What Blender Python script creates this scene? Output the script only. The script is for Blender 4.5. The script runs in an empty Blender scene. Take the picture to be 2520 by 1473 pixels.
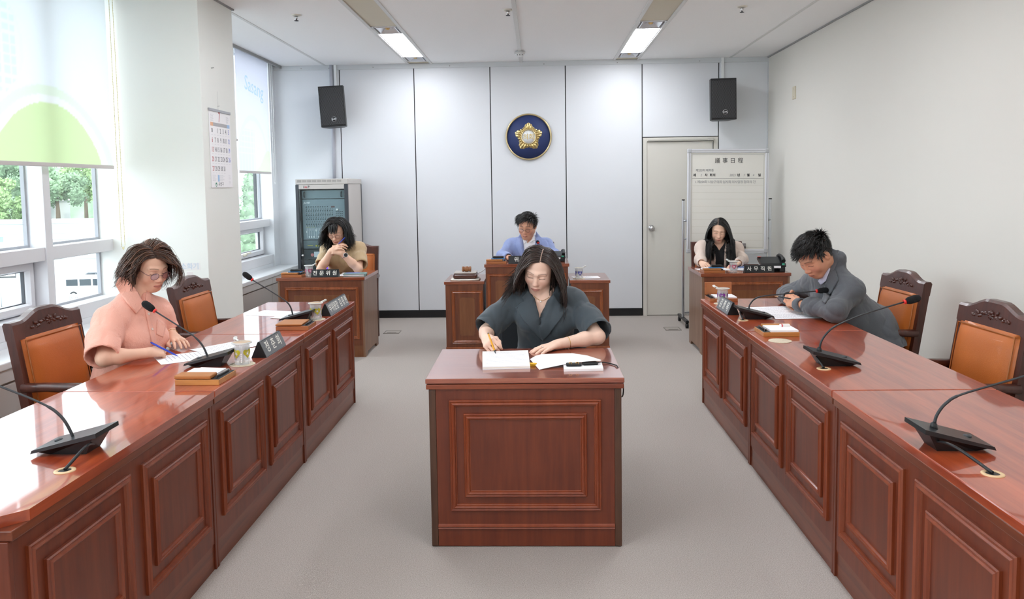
import bpy, bmesh, math, random
import numpy as np
from mathutils import Vector, Matrix, noise
from mathutils.bvhtree import BVHTree
from mathutils.geometry import delaunay_2d_cdt

S = bpy.context.scene
COL = S.collection
RND = random.Random(7)

# ------------------------------------------------------------------ camera
FPX, PCX, PCY = 1950.0, 1260.0, 605.0
def _n(v): return v / np.linalg.norm(v)
_fw = _n(np.array([(1321 - PCX) / FPX, (455 - PCY) / FPX, 1.0]))
_dn = np.array([(1640 - PCX) / FPX, (26900 - PCY) / FPX, 1.0])
_dn = _n(_dn - _dn.dot(_fw) * _fw)
CR = np.stack([np.cross(_dn, _fw), _fw, -_dn])          # rows: world axes seen by the camera
CAMH = 1.564
cam_data = bpy.data.cameras.new('camera')
cam = bpy.data.objects.new('camera', cam_data)
COL.objects.link(cam)
cam_data.sensor_width = 36.0
cam_data.lens = 36.0 * FPX / 2520.0
cam_data.shift_y = -(736.5 - PCY) / 2520.0
cam_data.clip_start = 0.05
cam_data.clip_end = 600
mw = Matrix.Identity(4)
for r in range(3):
    mw[r][0], mw[r][1], mw[r][2] = CR[r][0], -CR[r][1], -CR[r][2]
mw[2][3] = CAMH
cam.matrix_world = mw
S.camera = cam

def ray(px, py):
    return CR @ np.array([(px - PCX) / FPX, (py - PCY) / FPX, 1.0])
def at_y(px, py, Y):
    d = ray(px, py); return Vector((d[0] * Y / d[1], Y, CAMH + d[2] * Y / d[1]))
def at_x(px, py, X):
    d = ray(px, py); return Vector((X, d[1] * X / d[0], CAMH + d[2] * X / d[0]))
def at_z(px, py, Z):
    d = ray(px, py); t = (Z - CAMH) / d[2]; return Vector((d[0] * t, d[1] * t, Z))

# ------------------------------------------------------------------ world, sun, exposure
W = bpy.data.worlds.new('sky'); S.world = W; W.use_nodes = True
bg = W.node_tree.nodes['Background']
bg.inputs[0].default_value = (0.86, 0.93, 1.0, 1)
bg.inputs[1].default_value = 4.6
sun = bpy.data.lights.new('sun', 'SUN'); sun.energy = 1.5; sun.angle = 0.02; sun.color = (1, .96, .9)
so = bpy.data.objects.new('sun', sun); COL.objects.link(so)
so.rotation_euler = (math.radians(-18), math.radians(38), 0)
S.view_settings.view_transform = 'Standard'
S.view_settings.look = 'None'
S.view_settings.gamma = 1.0
S.view_settings.exposure = 0.2
S.view_settings.use_curve_mapping = False
S.cycles.max_bounces = 8; S.cycles.diffuse_bounces = 6; S.cycles.glossy_bounces = 3; S.cycles.transmission_bounces = 3; S.cycles.transparent_max_bounces = 10
S.cycles.use_adaptive_sampling = True; S.cycles.adaptive_threshold = .04; S.cycles.caustics_reflective = False; S.cycles.caustics_refractive = False
LAMP = 25.0                                              # radiance of the ceiling panels

# ------------------------------------------------------------------ materials
def lin(c):
    if isinstance(c, str):
        c = [int(c[i:i + 2], 16) / 255 for i in (0, 2, 4)]
    return tuple(x / 12.92 if x <= .04045 else ((x + .055) / 1.055) ** 2.4 for x in c[:3])
MATS = {}
def mat(name, color, rough=.5, metal=0., spec=.5, coat=0., coat_rough=.05, var=0., vscale=8., bump=0., bscale=60., emit=0.,
        emitc=None, alpha=1., sheen=0., transl=0., attr=None, sub=0., stretch=(1, 1, 1), detail=4.):
    if name in MATS: return MATS[name]
    m = bpy.data.materials.new(name); m.use_nodes = True; MATS[name] = m
    nt = m.node_tree; b = nt.nodes['Principled BSDF']; L = nt.links.new
    c = lin(color)
    b.inputs['Base Color'].default_value = (*c, 1)
    b.inputs['Roughness'].default_value = rough
    b.inputs['Metallic'].default_value = metal
    b.inputs['Specular IOR Level'].default_value = spec
    b.inputs['Coat Weight'].default_value = coat
    b.inputs['Coat Roughness'].default_value = coat_rough
    if sheen: b.inputs['Sheen Weight'].default_value = sheen
    if sub:
        b.inputs['Subsurface Weight'].default_value = sub
        b.inputs['Subsurface Radius'].default_value = (.012, .005, .003)
        b.inputs['Subsurface Scale'].default_value = 1
    if emit:
        b.inputs['Emission Color'].default_value = (*(lin(emitc) if emitc else c), 1)
        b.inputs['Emission Strength'].default_value = emit
    src = None
    tc = nt.nodes.new('ShaderNodeTexCoord'); mp = nt.nodes.new('ShaderNodeMapping')
    mp.inputs['Scale'].default_value = stretch
    L(tc.outputs['Object'], mp.inputs[0])
    if attr:
        a = nt.nodes.new('ShaderNodeAttribute'); a.attribute_name = attr
        src = a.outputs['Color']
    if var:
        nz = nt.nodes.new('ShaderNodeTexNoise'); nz.inputs['Scale'].default_value = vscale; nz.inputs['Detail'].default_value = detail
        L(mp.outputs[0], nz.inputs['Vector'])
        mr = nt.nodes.new('ShaderNodeMapRange'); mr.inputs[1].default_value = .25; mr.inputs[2].default_value = .75
        mr.inputs[3].default_value = 1 - var; mr.inputs[4].default_value = 1 + var
        L(nz.outputs[0], mr.inputs[0])
        mx = nt.nodes.new('ShaderNodeVectorMath'); mx.operation = 'SCALE'
        if src: L(src, mx.inputs[0])
        else: mx.inputs[0].default_value = c
        L(mr.outputs[0], mx.inputs['Scale'])
        src = mx.outputs[0]
    if src: L(src, b.inputs['Base Color'])
    if bump:
        nz2 = nt.nodes.new('ShaderNodeTexNoise'); nz2.inputs['Scale'].default_value = bscale; nz2.inputs['Detail'].default_value = 3
        L(mp.outputs[0], nz2.inputs['Vector'])
        bp = nt.nodes.new('ShaderNodeBump'); bp.inputs['Strength'].default_value = bump; bp.inputs['Distance'].default_value = .004
        L(nz2.outputs[0], bp.inputs['Height']); L(bp.outputs[0], b.inputs['Normal'])
    if transl:
        out = nt.nodes['Material Output']
        t = nt.nodes.new('ShaderNodeBsdfTranslucent'); t.inputs[0].default_value = (*c, 1)
        if src: L(src, t.inputs[0])
        mix = nt.nodes.new('ShaderNodeMixShader'); mix.inputs[0].default_value = transl
        L(b.outputs[0], mix.inputs[1]); L(t.outputs[0], mix.inputs[2]); L(mix.outputs[0], out.inputs[0])
    return m

def wood(name, dark, light, axis, rough=.28, coat=.35, scale=1., coat_rough=.12):
    """grain runs along the object's axis 'x', 'y' or 'z'"""
    if name in MATS: return MATS[name]
    m = bpy.data.materials.new(name); m.use_nodes = True; MATS[name] = m
    nt = m.node_tree; b = nt.nodes['Principled BSDF']; L = nt.links.new
    tc = nt.nodes.new('ShaderNodeTexCoord'); mp = nt.nodes.new('ShaderNodeMapping')
    s = {'x': (1.1, 14, 14), 'y': (14, 1.1, 14), 'z': (14, 14, 1.1)}[axis]
    mp.inputs['Scale'].default_value = [v * scale for v in s]
    L(tc.outputs['Object'], mp.inputs[0])
    n1 = nt.nodes.new('ShaderNodeTexNoise'); n1.inputs['Scale'].default_value = 1.6; n1.inputs['Detail'].default_value = 5
    n1.inputs['Distortion'].default_value = .6
    L(mp.outputs[0], n1.inputs['Vector'])
    n2 = nt.nodes.new('ShaderNodeTexNoise'); n2.inputs['Scale'].default_value = 9; n2.inputs['Detail'].default_value = 2
    L(mp.outputs[0], n2.inputs['Vector'])
    mx = nt.nodes.new('ShaderNodeMath'); mx.operation = 'MULTIPLY_ADD'; mx.inputs[1].default_value = .35
    L(n2.outputs[0], mx.inputs[0]); L(n1.outputs[0], mx.inputs[2])
    cr = nt.nodes.new('ShaderNodeValToRGB')
    cr.color_ramp.elements[0].position = .42; cr.color_ramp.elements[0].color = (*lin(dark), 1)
    cr.color_ramp.elements[1].position = .88; cr.color_ramp.elements[1].color = (*lin(light), 1)
    L(mx.outputs[0], cr.inputs[0]); L(cr.outputs[0], b.inputs['Base Color'])
    b.inputs['Roughness'].default_value = rough
    b.inputs['Coat Weight'].default_value = coat; b.inputs['Coat Roughness'].default_value = coat_rough
    if coat > .7: b.inputs['Coat IOR'].default_value = 1.6
    return m

def glass(name, tint=(1, 1, 1), refl=.06, rough=.0):
    """thin pane: lets light straight through, with a fresnel mirror on top"""
    if name in MATS: return MATS[name]
    m = bpy.data.materials.new(name); m.use_nodes = True; MATS[name] = m
    nt = m.node_tree; L = nt.links.new; nt.nodes.remove(nt.nodes['Principled BSDF'])
    t = nt.nodes.new('ShaderNodeBsdfTransparent'); t.inputs[0].default_value = (*tint, 1)
    g = nt.nodes.new('ShaderNodeBsdfGlossy'); g.inputs['Roughness'].default_value = rough
    lw = nt.nodes.new('ShaderNodeLayerWeight'); lw.inputs[0].default_value = .5
    pw = nt.nodes.new('ShaderNodeMath'); pw.operation = 'POWER'; pw.inputs[1].default_value = 4
    ad = nt.nodes.new('ShaderNodeMath'); ad.operation = 'MULTIPLY_ADD'; ad.inputs[1].default_value = .6; ad.inputs[2].default_value = refl * .5
    mx = nt.nodes.new('ShaderNodeMixShader')
    L(lw.outputs['Facing'], pw.inputs[0]); L(pw.outputs[0], ad.inputs[0]); L(ad.outputs[0], mx.inputs[0])
    L(t.outputs[0], mx.inputs[1]); L(g.outputs[0], mx.inputs[2])
    L(mx.outputs[0], nt.nodes['Material Output'].inputs[0])
    return m

# ------------------------------------------------------------------ mesh helpers
class MB:
    def __init__(s): s.v = []; s.f = []; s.sm = []
    def add(s, vs, fs, smooth=False):
        o = len(s.v); s.v += [tuple(v) for v in vs]
        for f in fs: s.f.append(tuple(i + o for i in f)); s.sm.append(smooth)
        return s
    def box(s, x0, x1, y0, y1, z0, z1, c=0.):
        if c <= 0:
            vs = [(x, y, z) for z in (z0, z1) for y in (y0, y1) for x in (x0, x1)]
            return s.add(vs, [(0, 2, 3, 1), (4, 5, 7, 6), (0, 1, 5, 4), (2, 6, 7, 3), (0, 4, 6, 2), (1, 3, 7, 5)])
        bm = bmesh.new(); bmesh.ops.create_cube(bm, size=1)
        for v in bm.verts:
            v.co = ((x0 + x1) / 2 + v.co.x * (x1 - x0), (y0 + y1) / 2 + v.co.y * (y1 - y0), (z0 + z1) / 2 + v.co.z * (z1 - z0))
        c = min(c, abs(x1 - x0) * .45, abs(y1 - y0) * .45, abs(z1 - z0) * .45)
        bmesh.ops.bevel(bm, geom=bm.edges[:], offset=c, segments=2, affect='EDGES', profile=.5)
        bm.verts.index_update()
        s.add([v.co[:] for v in bm.verts], [[v.index for v in f.verts] for f in bm.faces]); bm.free()
        return s
    def xform(s, M, start=0):
        for i in range(start, len(s.v)): s.v[i] = tuple(M @ Vector(s.v[i]))
        return s
    def prism(s, poly, axis, a, b, smooth=False):
        """extrude a 2-D outline (list of pairs) along axis from a to b"""
        def P(p, t): return {'x': (t, p[0], p[1]), 'y': (p[0], t, p[1]), 'z': (p[0], p[1], t)}[axis]
        n = len(poly)
        vs = [P(p, a) for p in poly] + [P(p, b) for p in poly]
        fs = [tuple(range(n - 1, -1, -1)), tuple(range(n, 2 * n))]
        s.add(vs, fs)
        o = len(s.v) - 2 * n
        for i in range(n):
            s.f.append((o + i, o + (i + 1) % n, o + n + (i + 1) % n, o + n + i)); s.sm.append(smooth)
        return s
    def tube(s, pts, r, n=8, closed=False, caps=True, smooth=True):
        pts = [Vector(p) for p in pts]; m = len(pts)
        rr = r if hasattr(r, '__len__') else [r] * m
        o = len(s.v); up = None
        for i, p in enumerate(pts):
            if closed: t = pts[(i + 1) % m] - pts[i - 1]
            else: t = pts[min(i + 1, m - 1)] - pts[max(i - 1, 0)]
            if t.length < 1e-9: t = Vector((0, 0, 1))
            t.normalize()
            if up is None:
                up = Vector((0, 0, 1)) if abs(t.z) < .9 else Vector((1, 0, 0))
            a = up - t * up.dot(t)
            if a.length < 1e-6: a = t.orthogonal()
            a.normalize(); b = t.cross(a); up = a
            for k in range(n):
                w = 2 * math.pi * k / n
                s.v.append(tuple(p + (a * math.cos(w) + b * math.sin(w)) * rr[i]))
        for i in range(m if closed else m - 1):
            j = (i + 1) % m
            for k in range(n):
                s.f.append((o + i * n + k, o + i * n + (k + 1) % n, o + j * n + (k + 1) % n, o + j * n + k)); s.sm.append(smooth)
        if caps and not closed:
            s.f.append(tuple(o + k for k in range(n - 1, -1, -1))); s.sm.append(False)
            s.f.append(tuple(o + (m - 1) * n + k for k in range(n))); s.sm.append(False)
        return s
    def lathe(s, prof, n=24, c=(0, 0, 0), axis='z', smooth=True, caps=True):
        """profile of (radius, height) pairs turned about an axis through c"""
        o = len(s.v); m = len(prof)
        for r, h in prof:
            for k in range(n):
                w = 2 * math.pi * k / n; a, b = r * math.cos(w), r * math.sin(w)
                p = {'z': (a, b, h), 'y': (a, h, b), 'x': (h, a, b)}[axis]
                s.v.append((p[0] + c[0], p[1] + c[1], p[2] + c[2]))
        for i in range(m - 1):
            for k in range(n):
                q = (o + i * n + k, o + i * n + (k + 1) % n, o + (i + 1) * n + (k + 1) % n, o + (i + 1) * n + k)
                s.f.append(q if axis != 'y' else q[::-1]); s.sm.append(smooth)
        for i, e in ((0, 1), (m - 1, 0)):
            if caps and prof[i][0] > 1e-6:
                r_ = [o + i * n + k for k in range(n)]
                s.f.append(tuple(r_[::-1] if e else r_)); s.sm.append(False)
        return s
    def ring(s, u0, u1, v0, v1, prof, plane='xz', base=0., sign=-1):
        """mitred moulding: profile (inset, height) swept round a rectangle; plane 'xz' rises along sign*y"""
        o = len(s.v); m = len(prof)
        for ins, h in prof:
            for (u, v) in ((u0 + ins, v0 + ins), (u1 - ins, v0 + ins), (u1 - ins, v1 - ins), (u0 + ins, v1 - ins)):
                d = base + sign * h
                s.v.append({'xz': (u, d, v), 'yz': (d, u, v), 'xy': (u, v, d)}[plane])
        for i in range(m - 1):
            for k in range(4):
                s.f.append((o + i * 4 + k, o + i * 4 + (k + 1) % 4, o + (i + 1) * 4 + (k + 1) % 4, o + (i + 1) * 4 + k)); s.sm.append(False)
        return s
    def mesh(s, name, mats=None):
        me = bpy.data.meshes.new(name)
        me.from_pydata(s.v, [], s.f)
        me.polygons.foreach_set('use_smooth', s.sm)
        me.update()
        return me

def link(name, me, m, parent=None):
    o = bpy.data.objects.new(name, me); COL.objects.link(o)
    if m is not None:
        if not me.materials: me.materials.append(m)
    if parent is not None: o.parent = parent
    return o
def fixn(me):
    bm = bmesh.new(); bm.from_mesh(me); bmesh.ops.recalc_face_normals(bm, faces=bm.faces[:]); bm.to_mesh(me); bm.free()
def obj(name, mb, m, parent=None, fix=True):
    me = mb.mesh(name)
    if fix: fixn(me)
    return link(name, me, m, parent)
def tag(o, label, cat, group=None):
    o['label'] = label; o['category'] = cat
    if group: o['group'] = group
    return o
def thing(name, label, cat, loc=(0, 0, 0), rz=0., group=None):
    o = bpy.data.objects.new(name, None); COL.objects.link(o); o.empty_display_size = .05
    o.location = loc; o.rotation_euler = (0, 0, rz)
    return tag(o, label, cat, group)
def struct(name, mb, m, parent=None, label=None, fix=True):
    o = obj(name, mb, m, parent, fix)
    if parent is None:
        o['kind'] = 'structure'
        if label: o['label'] = label
    return o
def sroot(name, loc=(0, 0, 0)):
    o = bpy.data.objects.new(name, None); COL.objects.link(o); o.location = loc; o['kind'] = 'structure'; return o
def clone(o, parent=None):
    c = o.copy(); COL.objects.link(c); c.parent = parent
    for ch in list(o.children): clone(ch, c)
    return c

TXS = bpy.data.scenes.new('lettering_workbench')      # scratch scene, removed at the end
def text(name, s, size, m, parent=None, M=None, depth=.0006, shear=0., bold=0., sx=1., center=True):
    """lettering as a thin real mesh, lying in local XY, facing +Z"""
    cu = bpy.data.curves.new(name, 'FONT'); cu.body = s; cu.size = size; cu.extrude = depth; cu.shear = shear; cu.offset = bold
    cu.resolution_u = 2
    cu.align_x = 'CENTER' if center else 'LEFT'; cu.align_y = 'CENTER'
    t = bpy.data.objects.new(name, cu); TXS.collection.objects.link(t)
    TXS.view_layers[0].update(); dg = TXS.view_layers[0].depsgraph
    me = bpy.data.meshes.new_from_object(t.evaluated_get(dg))
    bpy.data.objects.remove(t); bpy.data.curves.remove(cu)
    if M is None: M = Matrix.Identity(4)
    me.transform(M @ Matrix.Diagonal((sx, 1, 1, 1)))
    me.materials.clear()
    o = link(name, me, m, parent); o['kind'] = 'stuff'
    return o
def frame_m(o, ux, uy):
    """matrix with local x along ux, local y along uy"""
    ux = Vector(ux).normalized(); uy = Vector(uy); uy = (uy - ux * uy.dot(ux)).normalized(); uz = ux.cross(uy)
    M = Matrix.Identity(4)
    for i in range(3): M[i][0], M[i][1], M[i][2], M[i][3] = ux[i], uy[i], uz[i], o[i]
    return M

WHITE = mat('white_paint', 'eef0f0', .45)
PAPER = mat('paper', 'f6f6f8', .8, spec=.2)
INK = mat('print_ink', '8d8d96', .8)
BLACK = mat('black_plastic', '17181a', .42)
BLACKM = mat('black_satin', '1d1f22', .32)
CHROME = mat('chrome', 'd8d8da', .15, 1.)
ALU = mat('aluminium', 'cfd2d6', .3, .85)
# ================================================================== the room
XL, XR, YB, YF, ZC = -3.08, 2.69, 9.37, -2.6, 3.0
CARPET = mat('carpet', 'b0a8a1', .95, spec=.1, var=.30, vscale=230, bump=.5, bscale=300)
WALLP = mat('panel_white', 'e2e5e9', .42, var=.012, vscale=1.2)
CREAM = mat('cream_paint', 'e2dfd7', .6, var=.012, vscale=1.0)
COLM = mat('column_cream', 'eceee9', .6, var=.012, vscale=1.5)
GROOVE = mat('groove_black', '1b1c1f', .6)
CEILM = mat('ceiling_board', 'f5f5f5', .9, spec=.1, var=.03, vscale=170, bump=.25, bscale=90)
RAIL = mat('rail_white', 'd5d5d4', .5)
GREYT = mat('grey_trim', '9a9b9a', .6)
FRAME = mat('window_frame', 'dfe0e4', .35)
BEIGE = mat('beige_filler', 'cdc4b0', .6)

floor = struct('floor', MB().box(XL - .3, XR + .1, YF - .1, YB + .1, -.15, 0), CARPET, label='grey beige carpet tile floor')
for (x, y, n) in ((-1.58, 8.43, 0), (1.44, 8.48, 1)):
    t = thing('floor_box', ('recessed floor outlet cover in the carpet near the equipment rack', 'recessed floor outlet cover in the carpet before the grey door')[n], 'floor box', (x, y, 0), 0, 'floor outlet covers')
    m = mat('floorbox', 'a39b92', .8, var=.1, vscale=200)
    obj('lid', MB().box(-.075, .075, -.075, .075, .0, .004, .001), m, t)
    obj('rim', MB().ring(-.085, .085, -.085, .085, [(0, 0), (0, .006), (.008, .006), (.008, 0)], 'xy', 0, 1), mat('floorbox_rim', '8b857d', .6), t)
    obj('cable_flap', MB().box(-.05, .05, -.06, -.03, .003, .006), mat('flap', '77726b', .6), t)

# back wall: dark backing seen in the joints, one panel object per board
wb = struct('wall_back', MB().box(XL - .3, XR + .1, YB + .012, YB + .15, 0, ZC + .1), GROOVE, label='white panelled back wall with dark joints')
seams = [XL - .1, -2.305, -1.425, -.532, .347, 1.238, 2.122, XR]
for i in range(7):
    a, b = seams[i] + (.0055 if i else 0), seams[i + 1] - (.0055 if i < 6 else 0)
    z0 = .09
    if i == 5: z0 = 2.105
    if i == 6: z0 = 0
    obj('panel', MB().box(a, b, YB, YB + .02, z0, 2.95, .0015), WALLP, wb)
struct('baseboard_back', MB().box(XL, 1.235, YB - .006, YB + .012, 0, .084, .002), mat('baseboard_black', '131315', .5), label='black baseboard along the back wall')
tr = struct('trim_1', MB().box(XL, XR, YB - .012, YB + .012, 2.945, ZC, .002), mat('trim_pale', 'd6dadd', .45), label='pale metal trim along the top of the back wall')
for x in (-2.75, -2.42, -1.9, -1.0, .1, .95, 1.9):
    obj('screw', MB().lathe([(.006, -.014), (.006, -.012)], 8, (x, YB, 2.965), 'y'), GREYT, tr)

# door in the back wall
DOORM = mat('door_cream', 'd6d3ca', .5, var=.01, vscale=2)
d1 = sroot('door_1'); d1['label'] = 'plain cream door with round knob beside the whiteboard'
obj('door_frame', MB().box(1.246, 1.29, YB - .012, YB + .02, 0, 2.095, .002).box(2.065, 2.115, YB - .012, YB + .02, 0, 2.095, .002).box(1.29, 2.065, YB - .012, YB + .02, 2.05, 2.095, .002), DOORM, d1)
obj('door_leaf', MB().box(1.293, 2.062, YB, YB + .02, .006, 2.045, .002), DOORM, d1)
obj('door_knob', MB().lathe([(0, -.075), (.018, -.074), (.028, -.06), (.027, -.045), (.012, -.035), (.012, -.012), (.034, -.01), (.036, 0)], 20, (1.343, YB, 1.04), 'y'), CHROME, d1)
obj('closer_arm', MB().box(1.30, 2.02, YB - .035, YB - .022, 2.058, 2.072, .002).box(1.99, 2.06, YB - .05, YB - .012, 2.05, 2.08, .004), mat('closer', 'c8c6be', .4, .3), d1)
obj('hinge_strip', MB().box(2.05, 2.058, YB - .006, YB, .2, 2.03), GREYT, d1)

# right and front walls
wr = struct('wall_right', MB().box(XR, XR + .15, YF - .1, YB + .012, 0, ZC + .1), CREAM, label='plain cream right wall')
struct('trim_2', MB().box(XR - .016, XR, YF, YB, ZC - .014, ZC, .001), GREYT, label='grey shadow trim between ceiling and right wall')
struct('trim_3', MB().box(XR - .012, XR, YB - .012, YB, 0, 2.945), mat('trim_pale', 'd6dadd'), label='corner trim between back and right wall')
struct('baseboard_right', MB().box(XR - .01, XR, YF, YB - .02, 0, .08, .002), mat('baseboard_black', '131315'), label='black baseboard on the right wall')
struct('wall_front', MB().box(XL - .3, XR + .1, YF - .15, YF, 0, ZC + .1), CREAM, label='cream wall behind the viewer')
t = thing('wall_plate', 'small beige blank outlet plate high on the right wall', 'wall plate', (XR, 8.42, 2.48))
obj('plate', MB().box(-.012, 0, -.045, .045, -.065, .065, .003), mat('plate_beige', 'd8d0ba', .5), t)
for z in (.04, -.04): obj('screw', MB().lathe([(.004, -.014), (.004, -.01)], 8, (0, 0, z), 'x'), GREYT, t)

# ceiling with its rails
RA, RB = (-1.487, -1.217), (.915, 1.19)
mbc = MB()
for a, b in ((-2.99, RA[0]), (RA[1], RB[0]), (RB[1], XR + .1)):
    mbc.box(a, b, YF - .1, YB + .1, ZC, ZC + .12)
mbc.box(XL - .35, XR + .1, YF - .1, YB + .1, ZC + .12, ZC + .2)
ceil = struct('ceiling', mbc, CEILM, label='white mineral board ceiling with narrow rails')
def rail(x, w, y0=YF, y1=YB, h=.005): obj('rail', MB().box(x - w / 2, x + w / 2, y0, y1, ZC - h, ZC + .002, .001), RAIL, ceil)
for x in (RA[0], RA[1], RB[0], RB[1]): rail(x, .03, h=.008)
rail(-2.47, .028); rail(2.25, .028)
struct('trim_4', MB().box(-3.0, -2.982, YF, 5.73, ZC - .03, ZC + .1, .001).box(-3.0, -2.982, 6.38, YB, ZC - .03, ZC + .1, .001), GREYT, label='grey edge trim of the blind pocket in the ceiling')
struct('trim_5', MB().box(-2.99, -2.405, 5.715, 5.73, ZC - .012, ZC).box(-2.42, -2.405, 5.73, 6.395, ZC - .012, ZC).box(-2.99, -2.405, 6.38, 6.395, ZC - .012, ZC), GREYT, label='grey trim round the column head')
# beige filler boards between the light fittings
LY = [8.21, 4.91, 1.61, -1.69]
fill = [(9.22, YB), (6.15, 7.2), (5.93, 6.15), (2.62, 3.9), (-.68, .6), (YF, -2.7)]
for (a, b) in (RA, RB):
    for (y0, y1) in fill:
        if y1 - y0 > .02: obj('filler_board', MB().box(a + .012, b - .012, y0 + .002, y1 - .002, ZC + .003, ZC + .02), BEIGE, ceil)
DIFF = mat('lamp_diffuser', 'ffffff', .5, emit=LAMP, emitc='f6f9ff')
def ceiling_light(x0, x1, yc, label):
    w = (x1 - x0) / 2 - .014
    t = thing('ceiling_light', label, 'ceiling light', ((x0 + x1) / 2, yc, ZC), 0, 'recessed ceiling lights')
    fr = MB().box(-w, w, -1.01, 1.01, .04, .06)
    fr.box(-w, -w + .012, -1.01, 1.01, -.002, .05).box(w - .012, w, -1.01, 1.01, -.002, .05)
    for y in (-1.01, -.69, .66, .998): fr.box(-w, w, y, y + .012, -.003, .05)
    obj('housing', fr, mat('lamp_housing', 'e4e5e8', .35), t)
    obj('diffuser', MB().box(-w + .012, w - .012, -.675, .66, .004, .012), DIFF, t)
    for y0, y1 in ((-.995, -.69), (.675, .995)):
        e = obj('reflector', MB().ring(-w + .03, w - .03, y0 + .02, y1 - .02, [(0, .0), (.006, -.004), (.012, 0), (.05, .03), (.054, .026), (.058, .03), (.08, .034)], 'xy', 0, 1), mat('lamp_reflector', 'dfe2e8', .2, .5), t)
        ym = (y0 + y1) / 2
        obj('bulb', MB().lathe([(0, .002), (.016, .006), (.022, .018), (.018, .034)], 14, (0, ym, 0)), mat('bulb_amber', 'd9b77a', .25), e)
    return t
pos = ['next to the back wall', 'over the middle of the room', 'above the near desks', 'behind the viewer']
for s, (a, b) in (('left', RA), ('right', RB)):
    for i, y in enumerate(LY):
        ceiling_light(a, b, y, f'bright recessed ceiling light of the {s} strip, {pos[i]}')
# cable cover, detector, sprinklers
obj_cm = obj('cable_cover', MB().box(-.018, .018, -3.6, .72, -.014, 0, .002), RAIL); obj_cm.location = (-.165, 8.63, ZC)
tag(obj_cm, 'flat white cable cover strip along the middle of the ceiling', 'cable cover')
t = thing('smoke_detector', 'round white smoke detector on the ceiling cable strip', 'smoke detector', (-.165, 8.63, ZC - .0145))
obj('base', MB().lathe([(.06, 0), (.06, -.012), (.05, -.02)], 24), RAIL, t)
obj('head', MB().lathe([(.05, -.02), (.046, -.028), (.03, -.046), (.0, -.05)], 24), WHITE, t)
obj('sensor_slot', MB().box(-.03, -.022, -.046, -.04, -.038, -.03).box(-.004, .004, -.046, -.04, -.038, -.03).box(.022, .03, -.046, -.04, -.038, -.03), BLACK, t)
for (px, py, l) in ((729, 43, 'near the column'), (1250, 30, 'beside the cable strip'), (1826, 22, 'over the right desks')):
    p = at_z(px, py - 6, ZC)
    t = thing('sprinkler', 'small chrome ceiling sprinkler head ' + l, 'sprinkler', p, 0, 'ceiling sprinklers')
    obj('escutcheon', MB().lathe([(.045, 0), (.045, -.003), (.02, -.012), (.018, 0)], 20, caps=False), mat('esc', 'd8d3c6', .3, .5), t)
    obj('nozzle', MB().lathe([(.012, 0), (.012, -.03), (.007, -.034), (.007, -.045)], 12), CHROME, t)
    obj('deflector', MB().lathe([(.018, -.045), (.018, -.049), (.0, -.05)], 12), mat('defl', '5b5b5e', .3, .7), t)

# ---------------------------------------------------------------- left side: column, windows, sill
wl = struct('wall_left', MB().box(-3.262, XL - .02, YF - .1, YB + .1, -.1, .70).box(-3.262, XL, 9.17, YB + .012, .6, ZC + .1), WALLP, label='low wall under the windows on the left')
struct('wall_column', MB().box(-3.262, -2.42, 5.73, 6.38, 0, ZC + .1, .004), COLM, label='square cream column standing between the windows')
PANE = glass('window_glass', (.97, .99, .985))
def window(name, label, y0, y1, mull, sash, zt=1.13):
    r = sroot(name); r['label'] = label
    GX = -3.25
    obj('sill_frame', MB().box(-3.262, -3.10, y0, y1, .70, .80, .004), FRAME, r)
    obj('head_frame', MB().box(-3.262, -3.12, y0, y1, ZC + .02, ZC + .12), FRAME, r)
    ed = [y0] + [y for y in mull] + [y1]
    for i, m in enumerate(mull):
        obj('mullion', MB().box(-3.262, -3.115, m - .036, m + .036, .70, ZC + .12, .003), FRAME, r)
    for i in range(len(ed) - 1):
        a = ed[i] + (.036 if i else 0); b = ed[i + 1] - (.036 if i + 1 < len(ed) - 1 else 0)
        obj('transom', MB().box(-3.262, -3.125, a, b, zt, zt + .085, .003), FRAME, r)
        obj('glazing_bead', MB().ring(a, b, zt + .085, ZC + .02, [(0, 0), (0, .025), (.016, .025), (.016, 0)], 'yz', GX, 1).ring(a, b, .80, zt, [(0, 0), (0, .025), (.016, .025), (.016, 0)], 'yz', GX, 1), mat('bead', 'a9acb2', .4), r)
        obj('pane', MB().box(GX - .003, GX + .003, a, b, zt + .085, ZC + .02), PANE, r)
        if i in sash:
            q = obj('sash', MB().ring(a + .01, b - .01, .81, zt - .005, [(0, -.03), (0, .05), (.012, .055), (.045, .055), (.055, .03), (.055, -.03)], 'yz', GX, 1), FRAME, r)
            obj('gasket', MB().ring(a + .062, b - .062, .862, zt - .057, [(0, 0), (0, .02), (.008, .02), (.008, 0)], 'yz', GX, 1), mat('gasket', '4c4f55', .6), q)
            obj('pane', MB().box(GX - .003, GX + .003, a + .05, b - .05, .85, zt - .05), PANE, q)
            hy = (a + b) / 2
            obj('handle', MB().box(GX + .05, GX + .085, hy - .025, hy + .025, .835, .865, .006).box(GX + .08, GX + .098, hy - .02, hy + .12, .855, .875, .005), mat('latch', 'd9d4c4', .4), q)
        else:
            obj('pane', MB().box(GX - .003, GX + .003, a, b, .80, zt), PANE, r)
    return r
window('window_1', 'large metal framed window on the left with a bright car park outside', YF, 5.73, [-1.6, -.3, 1.0, 2.3, 3.62, 4.955], (0, 2, 4, 5))
window('window_2', 'metal framed window beyond the column, beside the equipment rack', 6.38, 9.17, [7.78], (1,))

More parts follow.
